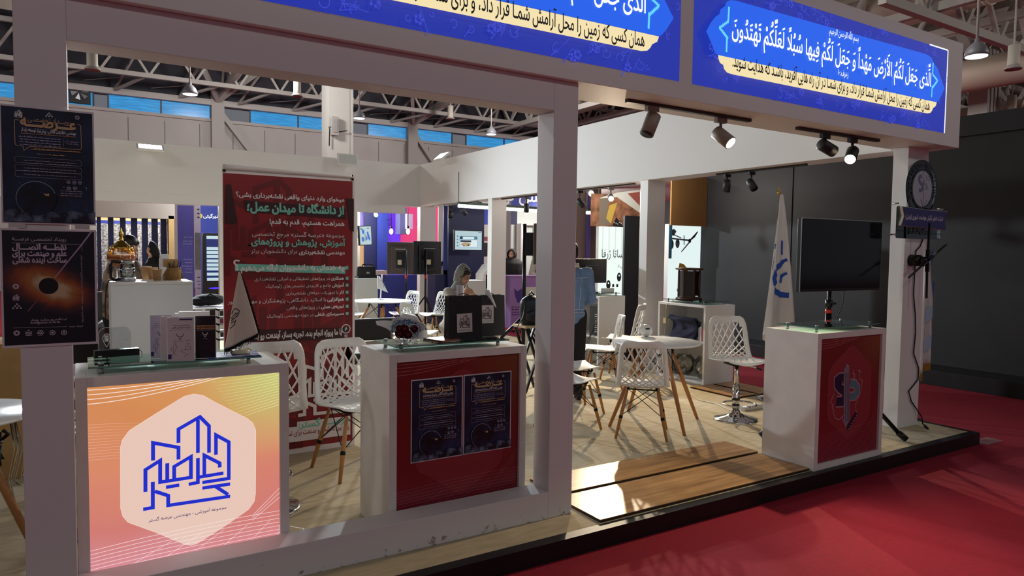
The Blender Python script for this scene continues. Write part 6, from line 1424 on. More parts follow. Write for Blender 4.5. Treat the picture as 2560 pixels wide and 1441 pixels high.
def side_screen():
    q = at(1312, 560, Y=7.6); q2 = at(1310, 868, Y=7.6); t = thing('display_screen', 'flat screen seen edge-on beside a black pole, left of the frame post', 'screen', (q.x, 7.6, 0), D(-33)); px_ = lambda x, y: at(x, y, Y=7.6) - Vector((q.x, 7.6, 0))
    b = MB(); a = px_(1331, 562); c = px_(1337, 660); b.box(a.x - .005, a.x + .05, -.35, .30, c.z, a.z); b.build('casing', M('casing_bronze', '4c423a', .35, .3), t, bevel=.006)
    b = MB(); b.bar((a.x + .052, -.352, c.z), (a.x + .052, -.352, a.z), .012); b.build('edge_trim', M('pale_edge', 'c7b492', .3, .4), t)
    b = MB(); b.cyl((0, 0, .0), (0, 0, q.z), .026); b.build('pole', BLKM, t); b = MB(); b.bar((0, 0, (a.z + c.z) / 2), (a.x, 0, (a.z + c.z) / 2), .1, .3); b.build('mount', BLKM, t)
    for a_ in (-60, 60, 180): c_, s_ = math.cos(D(a_)), math.sin(D(a_)); b = MB(); b.tube([(0, 0, .75), (c_ * .4, s_ * .4, .35), (c_ * .55, s_ * .55, .015)], .02, 8); b.build('leg', BLKM, t)
side_screen()
def backpack():
    q = at(1327, 812, Y=6.6); t = thing('backpack', 'black leather backpack on a stool beside the frame post', 'backpack', q)
    b = MB(); b.grid(lambda u, v: Vector(((.12 + .025 * math.sin(v * PI)) * math.cos(u * 2 * PI) * (1 if v < .75 else math.sqrt(max(.02, 1 - ((v - .75) / .25) ** 2))), (.08 + .02 * math.sin(v * PI)) * math.sin(u * 2 * PI) * (1 if v < .75 else math.sqrt(max(.02, 1 - ((v - .75) / .25) ** 2))), .34 * v)), 28, 20, wrap=True); b.build('main_bag', M('black_leather', '232428'), t)
    b = MB(); b.ball((-.02, -.08, .10), .095, .05, .085); b.build('front_pocket', M('black_leather', '232428'), t); b = MB(); b.tube([(-.10, -.05, .28), (-.16, -.08, .10), (-.22, -.05, -.02), (-.16, .0, -.1), (-.10, .0, .02)], .012, 6, flat=.4); b.tube([(-.03, 0, .34), (0, 0, .38), (.04, 0, .34)], .01, 6); b.build('strap', M('black_leather', '232428'), t)
    s = thing('folding_stool', 'small folding stool with a pale seat under the black backpack', 'stool', (q.x, q.y, 0)); b = MB(); b.box(-.16, .18, -.14, .14, q.z - .025, q.z); b.build('seat', M('pale_wood', 'cbb48c', .5), s)
    for sx in (-1, 1): b = MB(); b.bar((sx * .14, -.12, 0), (-sx * .14, -.12, q.z - .02), .025); b.bar((sx * .14, .12, 0), (-sx * .14, .12, q.z - .02), .025); b.build('leg', BLKM, s)
backpack()
A = Art((at(1312, 800, Y=8.6).x, 8.6, 0), .002); w_ = at(1340, 800, Y=8.6).x - A.o[0]; zt = at(1325, 718, Y=8.6).z; A.rect(0, .05, w_, zt, M('banner_offwhite', 'd9d2c4', .5)); A.text('معطری', w_ * .30, zt - .12, M('letter_blue_grey', '3c5676', .5), size=.16, align='l', rot=-PI / 2, wt=.03)
tag(A.build('rollup_banner', None, A.o), 'off-white banner with sideways lettering behind the black backpack', 'banner')
# third bay, right of the frame post
panel('wall_booth_taupe', 1425, 470, 1468, 800, 12.3, TAUPE, floor=True); panel('wall_booth_violet_strip', 1467, 475, 1476, 800, 12.2, M('booth_violet', '6a66b0', .5), floor=True); panel('wall_booth_grey', 1475, 470, 1500, 800, 12.35, M('booth_dark_taupe', '6f665f', .6), floor=True)
def lit_poster():
    Y = 10.6; a, c = at(1497, 566, Y=Y), at(1564, 745, Y=Y); o = (a.x, Y, c.z); A = Art(o, .002); w, h = c.x - a.x, a.z - c.z; WH = E('lit_poster_white', 'e6f4ee', .95); A.rect(0, 0, w, h, WH)
    for i in range(4): A.rect(w * (.12 + .22 * i), h * .55, w * (.16 + .22 * i), h, E('lit_poster_fold', 'd6e4de', .9))
    def T(s, pr, pl, f): q, e = A.px(pr), A.px(pl); A.text(s, q[0], (q[1] + e[1]) / 2, INK, width=q[0] - e[0], size=f, wt=0)
    T('اساتا ژرفا', (1562, 640), (1502, 648), .22); T('حل د', (1562, 668), (1543, 668), .11)
    for x, y in ((1559, 693), (1546, 693), (1519, 712)): q = A.px((x, y)); A.disc(q[0], q[1], .055, INK, 16, .09); A.disc(q[0], q[1] + .03, .018, WH, 10)
    for i in range(3): q = A.px((1518 + 10 * i, 718)); A.rect(q[0], q[1], q[0] + .05, q[1] + .06, INK)
    t = thing('lit_poster', 'white lit poster with large black letters behind the computer desk', 'poster', o); A.build('poster_face', t); b = MB(); b.box(0, w, .003, .08, -o[2], h); b.build('light_case', WHITE2, t)
    A = Art((at(1475, 566, Y=Y).x, Y - .01, a.z), .002); w2 = at(1602, 530, Y=Y).x - A.o[0]; h2 = at(1540, 488, Y=Y).z - a.z
    BR = cloudy('print_brown_terrain', '5a3a2a', 'b07c5c', 5, p=(.35, .65)); A.rect(0, 0, w2, h2, BR); F = lambda x, y: A.px((1420 + x / 6.005, 380 + y / 6.005))
    A.poly([F(*p) for p in ((470, 680), (650, 640), (600, 830), (640, 1100), (460, 1105))][::-1], M('print_taupe', '7c7264', .5)); A.poly([F(*p) for p in ((620, 800), (740, 760), (640, 1080), (570, 1000))][::-1], M('print_yellow_field', 'c8a84c', .5)); A.poly([F(*p) for p in ((480, 690), (740, 610), (1075, 570), (1075, 915), (730, 680), (480, 700))][::-1], M('print_cream_band', 'd9dcd4', .5)); A.poly([F(*p) for p in ((890, 625), (1072, 600), (1072, 810))][::-1], M('print_rust', 'a0564a', .5))
    A.poly([F(*p) for p in ((660, 1110), (720, 980), (830, 1130))][::-1], INK)
    for i in range(5): q = F(690 + 24 * i, 1060 + 12 * (i % 3)); A.disc(q[0], q[1], .012, INKW, 6)
    b = MB(); b.box(0, w2, .002, .06, 0, h2); A.build('print', b.build('panel_board', WHITE2, None, A.o)) if False else tag(A.build('printed_panel', None, A.o), 'brown and cream printed panel above the white lit poster', 'panel')
lit_poster()
panel('black_board', 1560, 540, 1601, 790, 8.3, M('board_charcoal', '3a3d42', .4), .04, 'tall charcoal board left of the first side pillar', 'board', floor=True)
def drone_poster():
    Y = 9.5; a, c = at(1672, 560, Y=Y), at(1751, 800, Y=Y); o = (a.x, Y, 0); A = Art(o, .002); w, zt = c.x - a.x, a.z; A.rect(0, .3, w, zt, E('lit_poster_white2', 'e2f2f0', .92)); F = lambda x, y: A.px((1430 + x / 4.003, 540 + y / 4.003)); DG = M('print_drone_grey', '55566a', .5); DD = M('print_drone_dark', '2c2e3a', .5)
    A.poly([F(*p) for p in ((985, 145), (1020, 130), (1045, 155), (1020, 200), (990, 195))][::-1], DG); A.line([F(980, 225), F(1170, 245)], .03, DG); A.line([F(1020, 190), F(1090, 222)], .02, DG); A.line([F(1118, 195), F(1118, 290)], .022, DD)
    A.poly([F(*p) for p in ((1250, 155), (1258, 160), (1225, 215), (1180, 250), (1172, 240))][::-1], DD); A.poly([F(*p) for p in ((1168, 255), (1180, 262), (1100, 355), (1085, 366), (1088, 355))][::-1], DG); q = F(1172, 250); A.disc(q[0], q[1], .04, DD, 14)
    for x, y in ((990, 285), (1048, 275)): q = F(x, y); A.disc(q[0], q[1], .055, DG, 14, .09); A.disc(q[0] + .01, q[1] + .03, .02, DD, 8)
    YL = M('print_ochre', 'c49a34', .5); A.line([F(1135, 700), F(1137, 600), F(1128, 550), F(1100, 515), (F(1060, 500))], .12, YL); q, e = F(1160, 738), F(1075, 740); A.text('مهندسی', q[0] + .12, q[1], INK, size=.13, wt=.02); A.scrib(F(1075, 0)[0], F(1160, 0)[0], F(0, 775)[1], .05, INK)
    A.rect(-.02, F(0, 420)[1], .06, at(1680, 480, Y=Y).z, M('print_teal_strip', '3a6a86', .5))
    t = thing('lit_poster', 'white lit poster with a drone and an ochre arch, left of the black wall', 'poster', o); A.build('poster_face', t); b = MB(); b.box(0, w, .004, .1, 0, zt); b.build('light_case', WHITE2, t)
    a, c = at(1680, 450, Y=9.3), at(1766, 567, Y=9.3); b = MB(); b.box(a.x, c.x, 9.3, 9.33, c.z, a.z + .1); tag(b.build('brown_board', M('brown_kraft_board', '946c3c', .7)), 'brown kraft board covering the top of the drone poster', 'board')
drone_poster()
def side_cabinet():
    x0, x1, y0, y1, H = 6.40, 6.92, 5.85, 6.66, .968; t = thing('shelf_cabinet', 'open white shelf cabinet under the wooden lantern box', 'cabinet', (x0, y0, 0)); w, d = x1 - x0, y1 - y0; e = .03
    b = MB(); b.box(0, w, 0, e, 0, H); b.box(0, w, d - e, d, 0, H); b.box(0, w, e, d - e, H - e, H); b.box(0, w, e, d - e, 0, e); b.box(w - .02, w, e, d - e, e, H - e); b.build('carcass', WHITE2, t, bevel=.002); b = MB(); b.box(.02, w - .02, e, d - e, .50, .525); b.build('shelf', WHITE2, t)
    b = MB(); b.box(.06, w - .02, .08, d - .02, H + .03, H + .038); g = b.build('glass_top', GLASS, t)
    for x in (.1, w - .06):
        for y in (.12, d - .08): b = MB(); b.cyl((x, y, H), (x, y, H + .045), .01); b.build('standoff', STEEL, t)
    # lantern display box
    X, Y = x0 + .23, y0 + .50; Z = H + .0385; WD = M('walnut', '4a2a1c', .4); L_ = thing('lantern_box', 'six-sided dark wooden lantern box with glass sides on the shelf cabinet', 'lantern', (X, Y, Z), .2); h = .375
    b = MB(); b.lathe([(.165, 0), (.165, .02), (.14, .035), (0, .035)], 6); b.build('base', WD, L_); b = MB(); b.lathe([(.13, h), (.175, h + .012), (.175, h + .028), (.10, h + .034), (0, h + .034)], 6); b.build('roof', WD, L_)
    for k in range(6):
        a = k * PI / 3; p = Vector((.13 * math.cos(a), .13 * math.sin(a), 0)); q = Vector((.13 * math.cos(a + PI / 3), .13 * math.sin(a + PI / 3), 0)); b = MB(); b.bar(p + Vector((0, 0, .035)), p + Vector((0, 0, h)), .018); b.build('corner_post', WD, L_)
        b = MB(); b.add([p * .98 + Vector((0, 0, .04)), q * .98 + Vector((0, 0, .04)), q * .98 + Vector((0, 0, h - .005)), p * .98 + Vector((0, 0, h - .005))], [(0, 1, 2, 3)]); b.build('side_panel', BLACK if k in (2, 3) else CLEAR, L_)
    b = MB(); b.tube([(X - .1, Y + .06, Z + .02), (X - .2, Y + .10, Z - .02), (x0 - .012, Y + .15, H - .03), (x0 - .012, Y + .16, H - .20)], .004, 6); b.box(x0 - .03, x0 - .004, Y + .135, Y + .185, H - .27, H - .2); b.tube([(x0 - .012, Y + .16, H - .27), (x0 - .012, Y + .18, .5), (x0 - .012, Y + .2, .02)], .003, 6); tag(b.build('plug_cord', M('cream_cable', 'c9b48a', .5)), 'cream cord with a plug hanging from the lantern box', 'cord')
    b = MB(T=Matrix.Translation((x0 + .03, y0 + .20, .5255))); b.grid(lambda u, v: Vector((.10 * math.sin(v * PI) * (1 if u < 2 else 1), .02 + u * .42 + .02 * math.sin(v * 3), .27 * v * (1 - .08 * math.sin(u * 5)))), 14, 8); b.grid(lambda u, v: Vector((.10 * math.sin(v * PI) + .05 + .14 * (1 - v) * 0, .02 + u * .42, .27 * v)), 8, 8); b.add([(0, .02, .27), (0, .44, .27), (.10, .50, .20), (.16, .02, .2), (-.03, .02, .235), (-.03, .45, .235)], [(0, 1, 5, 4), (0, 3, 2, 1)]); tag(b.build('cloth_bag', M('slate_blue_cloth', '33364f', .8), solid=.004), 'slate blue cloth bag on the shelf of the open cabinet', 'bag')
    for i, (cc, hh) in enumerate((('b9b4b0', .17), ('a8485a', .15), ('c8c2bc', .18), ('98949a', .165))):
        b = MB(); b.box(x0 + .03, x0 + .16, y0 + .035 + .026 * i, y0 + .056 + .026 * i, .5255, .5255 + hh); tag(b.build('book', M('book_%d' % i, cc, .6)), ('pale book at the near end of the cabinet shelf', 'pink-red book second from the near end of the cabinet shelf', 'tallest pale book on the cabinet shelf', 'grey book last in the row on the cabinet shelf')[i], 'book', 'books on the cabinet shelf')
    R = random.Random(8)
    for i, (x, y, r, lb) in enumerate(((x0 + .24, y0 + .20, .158, 'round glass bowl of pale stones at the cabinet bottom, nearer one'), (x0 + .24, y0 + .56, .15, 'round glass bowl at the cabinet bottom, half behind the table legs'))):
        b = MB(); b.lathe([(r * .55, 0)] + [(r * math.sin(a), r * .92 - r * .92 * math.cos(a)) for a in [PI * (.2 + .62 * k / 14) for k in range(15)]] + [(r * .66, r * 1.72)], 36); t2 = thing('glass_bowl', lb, 'bowl', (x, y, .031), 0, 'glass bowls in the cabinet'); b.build('bowl', glass('bowl_glass', 'f6f2e8'), t2)
        for k in range(26):
            a, rr = R.uniform(0, 6.28), r * .50 * math.sqrt(R.random()); s = R.uniform(.018, .038); b = MB(T=Matrix.Translation((x + rr * math.cos(a), y + rr * math.sin(a), .05 + R.uniform(0, .09))) @ Euler((R.uniform(0, 3), R.uniform(0, 3), R.uniform(0, 3))).to_matrix().to_4x4())
            b.ball((0, 0, 0), s, s * R.uniform(.6, .9), s * R.uniform(.5, .8), 8); tag(b.build('stone', M(('pale_stone', 'cream_stone', 'brown_stone')[k % 3 if k % 5 else 2], ('cfc6b4', 'd8cdb6', '5c4a3c')[k % 3 if k % 5 else 2], .7, noise=.1, scale=12)), ('smooth stone in the nearer glass bowl', 'smooth stone in the farther glass bowl')[i], 'stone', ('stones in the nearer bowl', 'stones in the farther bowl')[i])
side_cabinet()
def desk():
    x0, y0, w, d, H = 5.98, 7.36, .46, .75, 1.0; t = thing('shelf_cabinet', 'white computer desk with an open front holding a black computer', 'cabinet', (x0, y0, 0)); e = .03
    b = MB(); b.box(0, w, 0, e, 0, H); b.box(0, w, d - e, d, 0, H); b.box(0, w, e, d - e, H - e, H); b.box(w - .02, w, e, d - e, 0, H - e); b.build('carcass', WHITE2, t); b = MB(); b.box(.02, w - .02, e, d - e, .42, .445); b.build('shelf', WHITE2, t)
    b = MB(); b.box(.04, .42, .05, .7, H + .03, H + .038); b.build('glass_top', GLASS, t)
    for x in (.08, .38):
        for y in (.1, .64): b = MB(); b.cyl((x, y, H), (x, y, H + .045), .01); b.build('standoff', STEEL, t)
    c = thing('computer_tower', 'black computer tower inside the white desk', 'computer', (x0 + .05, y0 + .08, .4455)); b = MB(); b.box(0, .36, 0, .19, 0, .42); b.build('case', BLACK, c, bevel=.004); b = MB()
    for i in range(9): b.box(-.003, 0, .02, .07, .05 + .03 * i, .062 + .03 * i)
    b.build('back_ports', STEEL, c); b = MB()
    for k in range(3): b.tube([(-.004, .05, .10 + .08 * k), (-.06, .05, .05), (-.05, .15 + .05 * k, -.15), (-.04, .3, -.38 + .02 * k)], .004, 6)
    b.build('cables', CABLE, c)
    m = thing('computer_monitor', 'black computer monitor seen from behind on the white desk', 'monitor', (5.86 + .20, 7.62, H + .0385), .06); zc = .30; b = MB(); b.box(-.33, .27, 0, .025, zc - .17, zc + .17); b.box(-.15, .12, -.02, 0, zc - .1, zc + .08); b.build('casing', BLACK, m, bevel=.006); b = MB(); b.box(-.11, -.03, -.0215, -.02, zc - .0, zc + .05); b.build('sticker', M('sticker_tan', 'bdb49c', .5), m); b = MB(); b.bar((-.03, -.01, 0), (-.03, -.01, zc), .04); b.lathe([(.11, 0), (.11, .008), (.03, .012)], 24, (-.03, 0, 0)); b.build('stand', BLACK, m)
    b = MB(); b.box(6.14, 6.36, 7.50, 7.53, H + .0385, H + .10); tag(b.build('desk_box', WHITE2, bevel=.004), 'small white box on the white desk, right of the monitor stand', 'box')
desk()
b = MB(); q = at(1615, 841, Z=.776); b.ball((q.x, q.y, .776 + .058), .066, .066, .06, 20); b.box(q.x - .05, q.x - .015, q.y - .066, q.y - .045, .85, .864, 1); tag(b.build('white_dome_gadget', [M('gloss_white', 'e6e6e2', .15), BLACK]), 'small white dome-shaped gadget with a dark window on the entrance table', 'gadget')
def board2(x0, x1, y0, y1, z, lb): t = thing('step_board', lb, 'board', (x0, y0, z), 0, 'oak boards laid at the openings'); b = MB(); b.box(0, x1 - x0, 0, y1 - y0, .014, .018); b.build('oak_face', OAK, t); b = MB(); b.box(0, x1 - x0, 0, y1 - y0, 0, .0138); b.build('board_edge', OAKE, t)
board2(6.12, 6.46, 5.12, 5.80, .001, 'oak laminate board by the side opening, inner one'); board2(6.52, 6.84, 5.12, 5.80, .001, 'oak laminate board by the side opening, outer one')
b = MB(); P = [fl for fl in ((1728, 985), (1745, 1000), (1790, 1010), (1820, 1024), (1860, 1035), (1895, 1048))]; b.tube([at(x, y, Z=.006) for x, y in P], .005, 6); tag(b.build('floor_cable', M('white_cable', 'd8d4c8', .5)), 'thin pale cable crossing the carpet behind the bar stool', 'cable')
b = MB(); q = at(1885, 1025, Z=0); b.box(q.x - .14, q.x + .14, q.y, q.y + .06, .001, .045); tag(b.build('power_strip', M('white_socket', 'cfcfca', .4), bevel=.004), 'white power strip on the carpet behind the bar stool', 'power strip')
# clutter at the far left, behind the left post
for x, y, z, w, d, h, rz, lb in ((-.72, 5.7, 0, .5, .45, .55, .1, 'brown carton at the far left, on the floor'), (-.75, 5.75, .551, .52, .45, .38, -.15, 'brown carton at the far left, on top')):
    t = thing('cardboard_box', lb, 'box', (x, y, z), rz, 'brown cartons at the left edge'); b = MB(); b.box(0, w, 0, d, 0, h); b.build('carton', CARD, t, bevel=.004); b = MB(); b.box(w * .45, w * .55, -.0008, d + .0008, h * .6, h + .0008); b.build('packing_tape', M('packing_tape', 'b58c50', .25), t)
b = MB(); b.box(.10, .145, 6.3, 7.0, 0, .96); b.box(-.3, .145, 6.95, 7.0, 0, 1.2); tag(b.build('dark_divider', M('divider_charcoal', '2a2b2e', .5)), 'dark divider panel left of the tall white cabinet', 'divider')
b = MB(); R = random.Random(6)
for i in range(9): b.tube([(-.50 + R.uniform(-.1, .1), 5.2 + R.uniform(-.1, .1), .25 + R.uniform(0, .25)) for _ in range(4)], .012, 6)
tag(b.build('black_cable_heap', CABLE), 'tangle of black gear straps under the left edge table', 'straps')
# scraps
for i, (x, y, lb) in enumerate(((1800, 1110, 'crumpled white scrap on the carpet above the oak boards'), (1425, 1282, 'tiny white scrap at the foot of the frame post'))):
    q = at(x, y, Z=.008); b = MB(); b.ball((q.x, q.y, .012), .03 if i == 0 else .012, .015 if i == 0 else .01, .009, 8); tag(b.build('paper_scrap', PAPER), lb, 'scrap')
b = MB(); R = random.Random(9); q = at(2470, 1105, Z=-.10)
b.grid(lambda u, v: Vector((q.x - .12 + .30 * u, q.y - .05 + .14 * v, -.103 + .03 * abs(math.sin(u * 7 + v * 3)) * math.sin(PI * v) * math.sin(PI * u) + .002)), 14, 8)
tag(b.build('plastic_sheet', M('cloudy_film', 'c0a8ac', .3, alpha=.45)), 'crumpled clear film on the red carpet at the platform corner', 'plastic')

b = MB(); b.box(-4, 9.5, 14.9, 19.3, 3.04, 3.10); struct(b.build('ceiling_booth_rear', GRW))
b = MB(); b.box(7.4, 13.8, 10.2, 14.85, 3.04, 3.10); struct(b.build('ceiling_booth_side', GRW))
# ---------------------------------------------------------------- people
SKIN = M('skin', 'c99a80', .5); SKIN2 = M('skin_tan', 'a97a60', .5); HAIRK = M('black_hair', '15110f', .45, noise=.3, scale=60); LIP = M('lip', '9c4a4a', .5)
V3 = Vector
def blob(name, parts, mat, parent, vox=.012, sm=5):
    """one continuous surface grown from overlapping tapered limbs and ellipsoids"""
    b = MB()
    for p in parts:
        if p[0] == 'c':
            _, a, c, r1, r2 = p; b.tube([a, c], [r1, r2], 12); b.ball(a, r1, n=12); b.ball(c, r2, n=12)
        else:
            _, c, r, rot = (list(p) + [None])[:4]; T0 = b.T; b.T = Matrix.Translation(c) @ (rot.to_matrix().to_4x4() if rot is not None else Matrix()); b.ball((0, 0, 0), *r, 18); b.T = T0
    o = b.build(name, mat, parent); m = o.modifiers.new('r', 'REMESH'); m.mode = 'VOXEL'; m.voxel_size = vox; m.use_smooth_shade = True
    if sm: s = o.modifiers.new('s', 'SMOOTH'); s.factor = .5; s.iterations = sm
    return o
def limb(*pts):
    return [('c', V3(a[0]), V3(c[0]), a[1], c[1]) for a, c in zip(pts, pts[1:])]
def hand(w, d, side, up, s=1.0, curl=.5):
    """palm and five unequal bent fingers; w wrist, d finger direction, side thumb direction, up back of the hand"""
    w, d, side, up = V3(w), V3(d).normalized(), V3(side).normalized(), V3(up).normalized(); P = [('c', w, w + d * .05 * s, .022 * s, .030 * s), ('c', w + d * .05 * s - side * .02 * s, w + d * .07 * s + side * .022 * s, .016 * s, .016 * s)]
    for k, (o, L) in enumerate(((.032, .066), (.011, .075), (-.011, .070), (-.031, .055))):
        a = w + d * .078 * s + side * o * s; m = a + (d * .6 - up * curl * .5).normalized() * L * .5 * s; e = m + (d * (1 - curl) - up * curl).normalized() * L * .5 * s
        P += [('c', a, m, .0095 * s, .0088 * s), ('c', m, e, .0088 * s, .0072 * s)]
    a = w + d * .025 * s + side * .026 * s; m = a + (d * .55 + side * .8).normalized() * .034 * s; e = m + (d * .9 + side * .2 - up * .2).normalized() * .028 * s
    return P + [('c', a, m, .0115 * s, .0105 * s), ('c', m, e, .0105 * s, .0085 * s)]
def head_parts(c, fwd, up, s=1.0):
    c, f, u = V3(c), V3(fwd).normalized(), V3(up).normalized(); r = f.cross(u).normalized(); R = Matrix((r, -f, u)).transposed().to_quaternion()
    L = lambda x, y, z: c + r * x * s + f * y * s + u * z * s
    P = [('e', L(0, -.012, .03), (.074 * s, .092 * s, .092 * s), R), ('e', L(0, .022, -.03), (.058 * s, .066 * s, .082 * s), R), ('e', L(0, .052, -.088), (.026 * s, .024 * s, .020 * s), R),
         ('c', L(0, .086, .008), L(0, .104, -.028), .009 * s, .014 * s), ('e', L(.015, .086, -.030), (.011 * s, .012 * s, .009 * s), R), ('e', L(-.015, .086, -.030), (.011 * s, .012 * s, .009 * s), R),
         ('c', L(-.018, .080, -.055), L(.018, .080, -.055), .010 * s, .010 * s), ('e', L(0, .074, .034), (.055 * s, .020 * s, .012 * s), R), ('e', L(.036, .064, -.02), (.022 * s, .02 * s, .02 * s), R), ('e', L(-.036, .064, -.02), (.022 * s, .02 * s, .02 * s), R)]
    for sg in (-1, 1): P += [('e', L(sg * .076, -.008, -.005), (.010 * s, .022 * s, .032 * s), R)]
    return P, L, R
def face_details(t, L, R, s, glasses=False, closed=False):
    b = MB()
    for sg in (-1, 1): T0 = b.T; b.T = Matrix.Translation(L(sg * .030, .078, .008)) @ R.to_matrix().to_4x4(); b.ball((0, 0, 0), .013 * s, .010 * s, .0085 * s, 12); b.ball((0, -.0068 * s, -.001), .0065 * s, .005 * s, .0065 * s, 10, 1); b.T = T0
    b.build('eyes', [M('eye_white', 'd8d0cc', .3), M('iris_brown', '2a1a12', .3)], t)
    b = MB()
    for sg in (-1, 1): b.tube([L(sg * .014, .092, .026), L(sg * .032, .088, .031), L(sg * .05, .074, .025)], [.003 * s, .0035 * s, .002 * s], 6)
    b.build('eyebrows', HAIRK, t)
    b = MB(); b.tube([L(-.021, .087, -.056), L(-.006, .0945, -.051), L(0, .094, -.053), L(.006, .0945, -.051), L(.021, .087, -.056)], [.002 * s, .005 * s, .0045 * s, .005 * s, .002 * s], 6); b.tube([L(-.017, .088, -.061), L(0, .093, -.064), L(.017, .088, -.061)], [.002 * s, .005 * s, .002 * s], 6); b.build('lips', LIP, t)
    if glasses:
        b = MB()
        for sg in (-1, 1):
            b.tube([L(sg * .033 + .024 * math.cos(k * PI / 8), .101 - .004 * abs(math.cos(k * PI / 8)), .004 + .020 * math.sin(k * PI / 8)) for k in range(16)], .0022, 6, closed=True); b.tube([L(sg * .057, .094, .010), L(sg * .078, .0, .012)], .002, 6)
        b.tube([L(-.010, .102, .008), L(0, .106, .011), L(.010, .102, .008)], .002, 6); b.build('glasses', M('dark_frames', '1a1412', .25), t)

def seated_woman():
    t = thing('person', 'seated woman in glasses, grey headscarf and pale coat, chin resting on her hand', 'person', (4.33, 8.46, 0), D(12))
    hd, Lh, R = head_parts((.0, -.195, 1.265), (.10, -1, -.42), (.0, -.40, 1), 1.0)
    P = [('e', V3((0, .02, .60)), (.17, .14, .13)), ('c', V3((0, .0, .62)), V3((0, -.09, .95)), .125, .135), ('e', V3((0, -.09, .98)), (.175, .10, .11)), ('c', V3((0, -.12, 1.04)), V3((0, -.165, 1.20)), .058, .052)] + hd
    for sg in (-1, 1): P += limb(((sg * .09, .0, .55), .088), ((sg * .11, -.42, .52), .062), ((sg * .11, -.44, .10), .042)) + [('c', V3((sg * .11, -.44, .05)), V3((sg * .12, -.60, .03)), .04, .032)]
    eR, eL = V3((-.20, -.36, .80)), V3((.22, -.38, .80)); wR, wL = V3((-.045, -.305, 1.035)), V3((.075, -.335, 1.01))
    P += limb(((-.17, -.08, 1.02), .050), (eR, .040), (wR, .027)) + limb(((.17, -.08, 1.02), .050), (eL, .040), (wL, .027))
    P += hand(wR, (.10, .12, 1), (.5, .5, 0), (-.6, -.7, .1), .9, .30) + hand(wL, (-.70, .0, .55), (.3, .2, .8), (.3, -.9, .2), .9, .5)
    blob('body', P, SKIN, t, .009, 3); face_details(t, Lh, R, 1.0, True)
    CO = M('pale_coat', 'c3bbb0', .8); ch = [('c', V3((0, .02, .56)), V3((0, -.09, .96)), .158, .158), ('e', V3((0, -.085, 1.0)), (.212, .125, .105)), ('c', V3((-.17, -.075, 1.035)), eR, .072, .060), ('c', eR, eR.lerp(wR, .72), .060, .046), ('c', V3((.17, -.075, 1.035)), eL, .072, .060), ('c', eL, eL.lerp(wL, .72), .060, .046), ('e', V3((0, .02, .55)), (.21, .19, .12))]
    for sg in (-1, 1): ch += [('c', V3((sg * .09, .0, .56)), V3((sg * .11, -.36, .54)), .112, .095)]
    blob('coat', ch, CO, t, .014, 4)
    b = []
    for sg in (-1, 1): b += limb(((sg * .11, -.41, .51), .075), ((sg * .11, -.44, .12), .055))
    blob('trousers', b, M('dark_trousers', '1d1f2a', .8), t, .014, 2); b = []
    for sg in (-1, 1): b += [('c', V3((sg * .11, -.43, .045)), V3((sg * .12, -.61, .036)), .048, .038)]
    blob('shoes', b, BLACK, t, .012, 2)
    # headscarf: a hood open at the face, gathered at the neck
    c, f, u = V3((.0, -.195, 1.265)), V3((.10, -1, -.42)).normalized(), V3((0, -.40, 1)); r_ = f.cross(u).normalized(); u = r_.cross(f)
    def hood(a, k):
        th = -1.15 + (PI + 2.3) * a                                   # around the face opening, chin to chin over the crown
        x, z = math.cos(th), math.sin(th); op = V3((0, 0, 0)); dep = (.052, .02, -.05, -.10, -.125)[0] * 0
        y = .055 - .165 * k; rr = (.078 + .030 * math.sin(min(1, k * 1.25) * PI * .5)) * math.sqrt(max(.0, 1 - max(0, (k - .62) / .38) ** 2))
        q = c + r_ * x * rr * .98 + u * (.018 + z * rr * 1.22) + f * y
        if z < 0: q += u * (z * .05) - f * (.02 * -z)
        return q + r_ * .004 * math.sin(a * 40) * k
    b = MB(); b.grid(hood, 40, 16)
    def drape(a, k): ang = 2 * PI * a; n0 = V3((0, -.13, 1.16)); rx, ry = .078 + .052 * k, .072 + .045 * k; return n0 + V3((rx * math.cos(ang), ry * math.sin(ang) + .015 * k, .03 - .105 * k + .012 * math.sin(5 * ang) * k))
    b.grid(drape, 40, 8, wrap=True); b.build('headscarf', M('grey_scarf', '8c8c88', .85, noise=.08, scale=30), t, solid=.006)
    H = [('e', Lh(0, .0, .055), (.080, .090, .078), R), ('c', Lh(-.05, .055, .075), Lh(-.078, .03, .0), .018, .012), ('c', Lh(.045, .06, .078), Lh(.078, .035, .0), .020, .014), ('c', Lh(-.03, .07, .085), Lh(.035, .07, .083), .018, .018)]
    blob('hair', H, HAIRK, t, .008, 2)
    w = wL.lerp(eL, .12); b = MB(); d = (eL - wL).normalized(); b.tube([w, w + d * .022], .034, 14); b.build('watch', BLACK, t)
seated_woman()
t_ = None
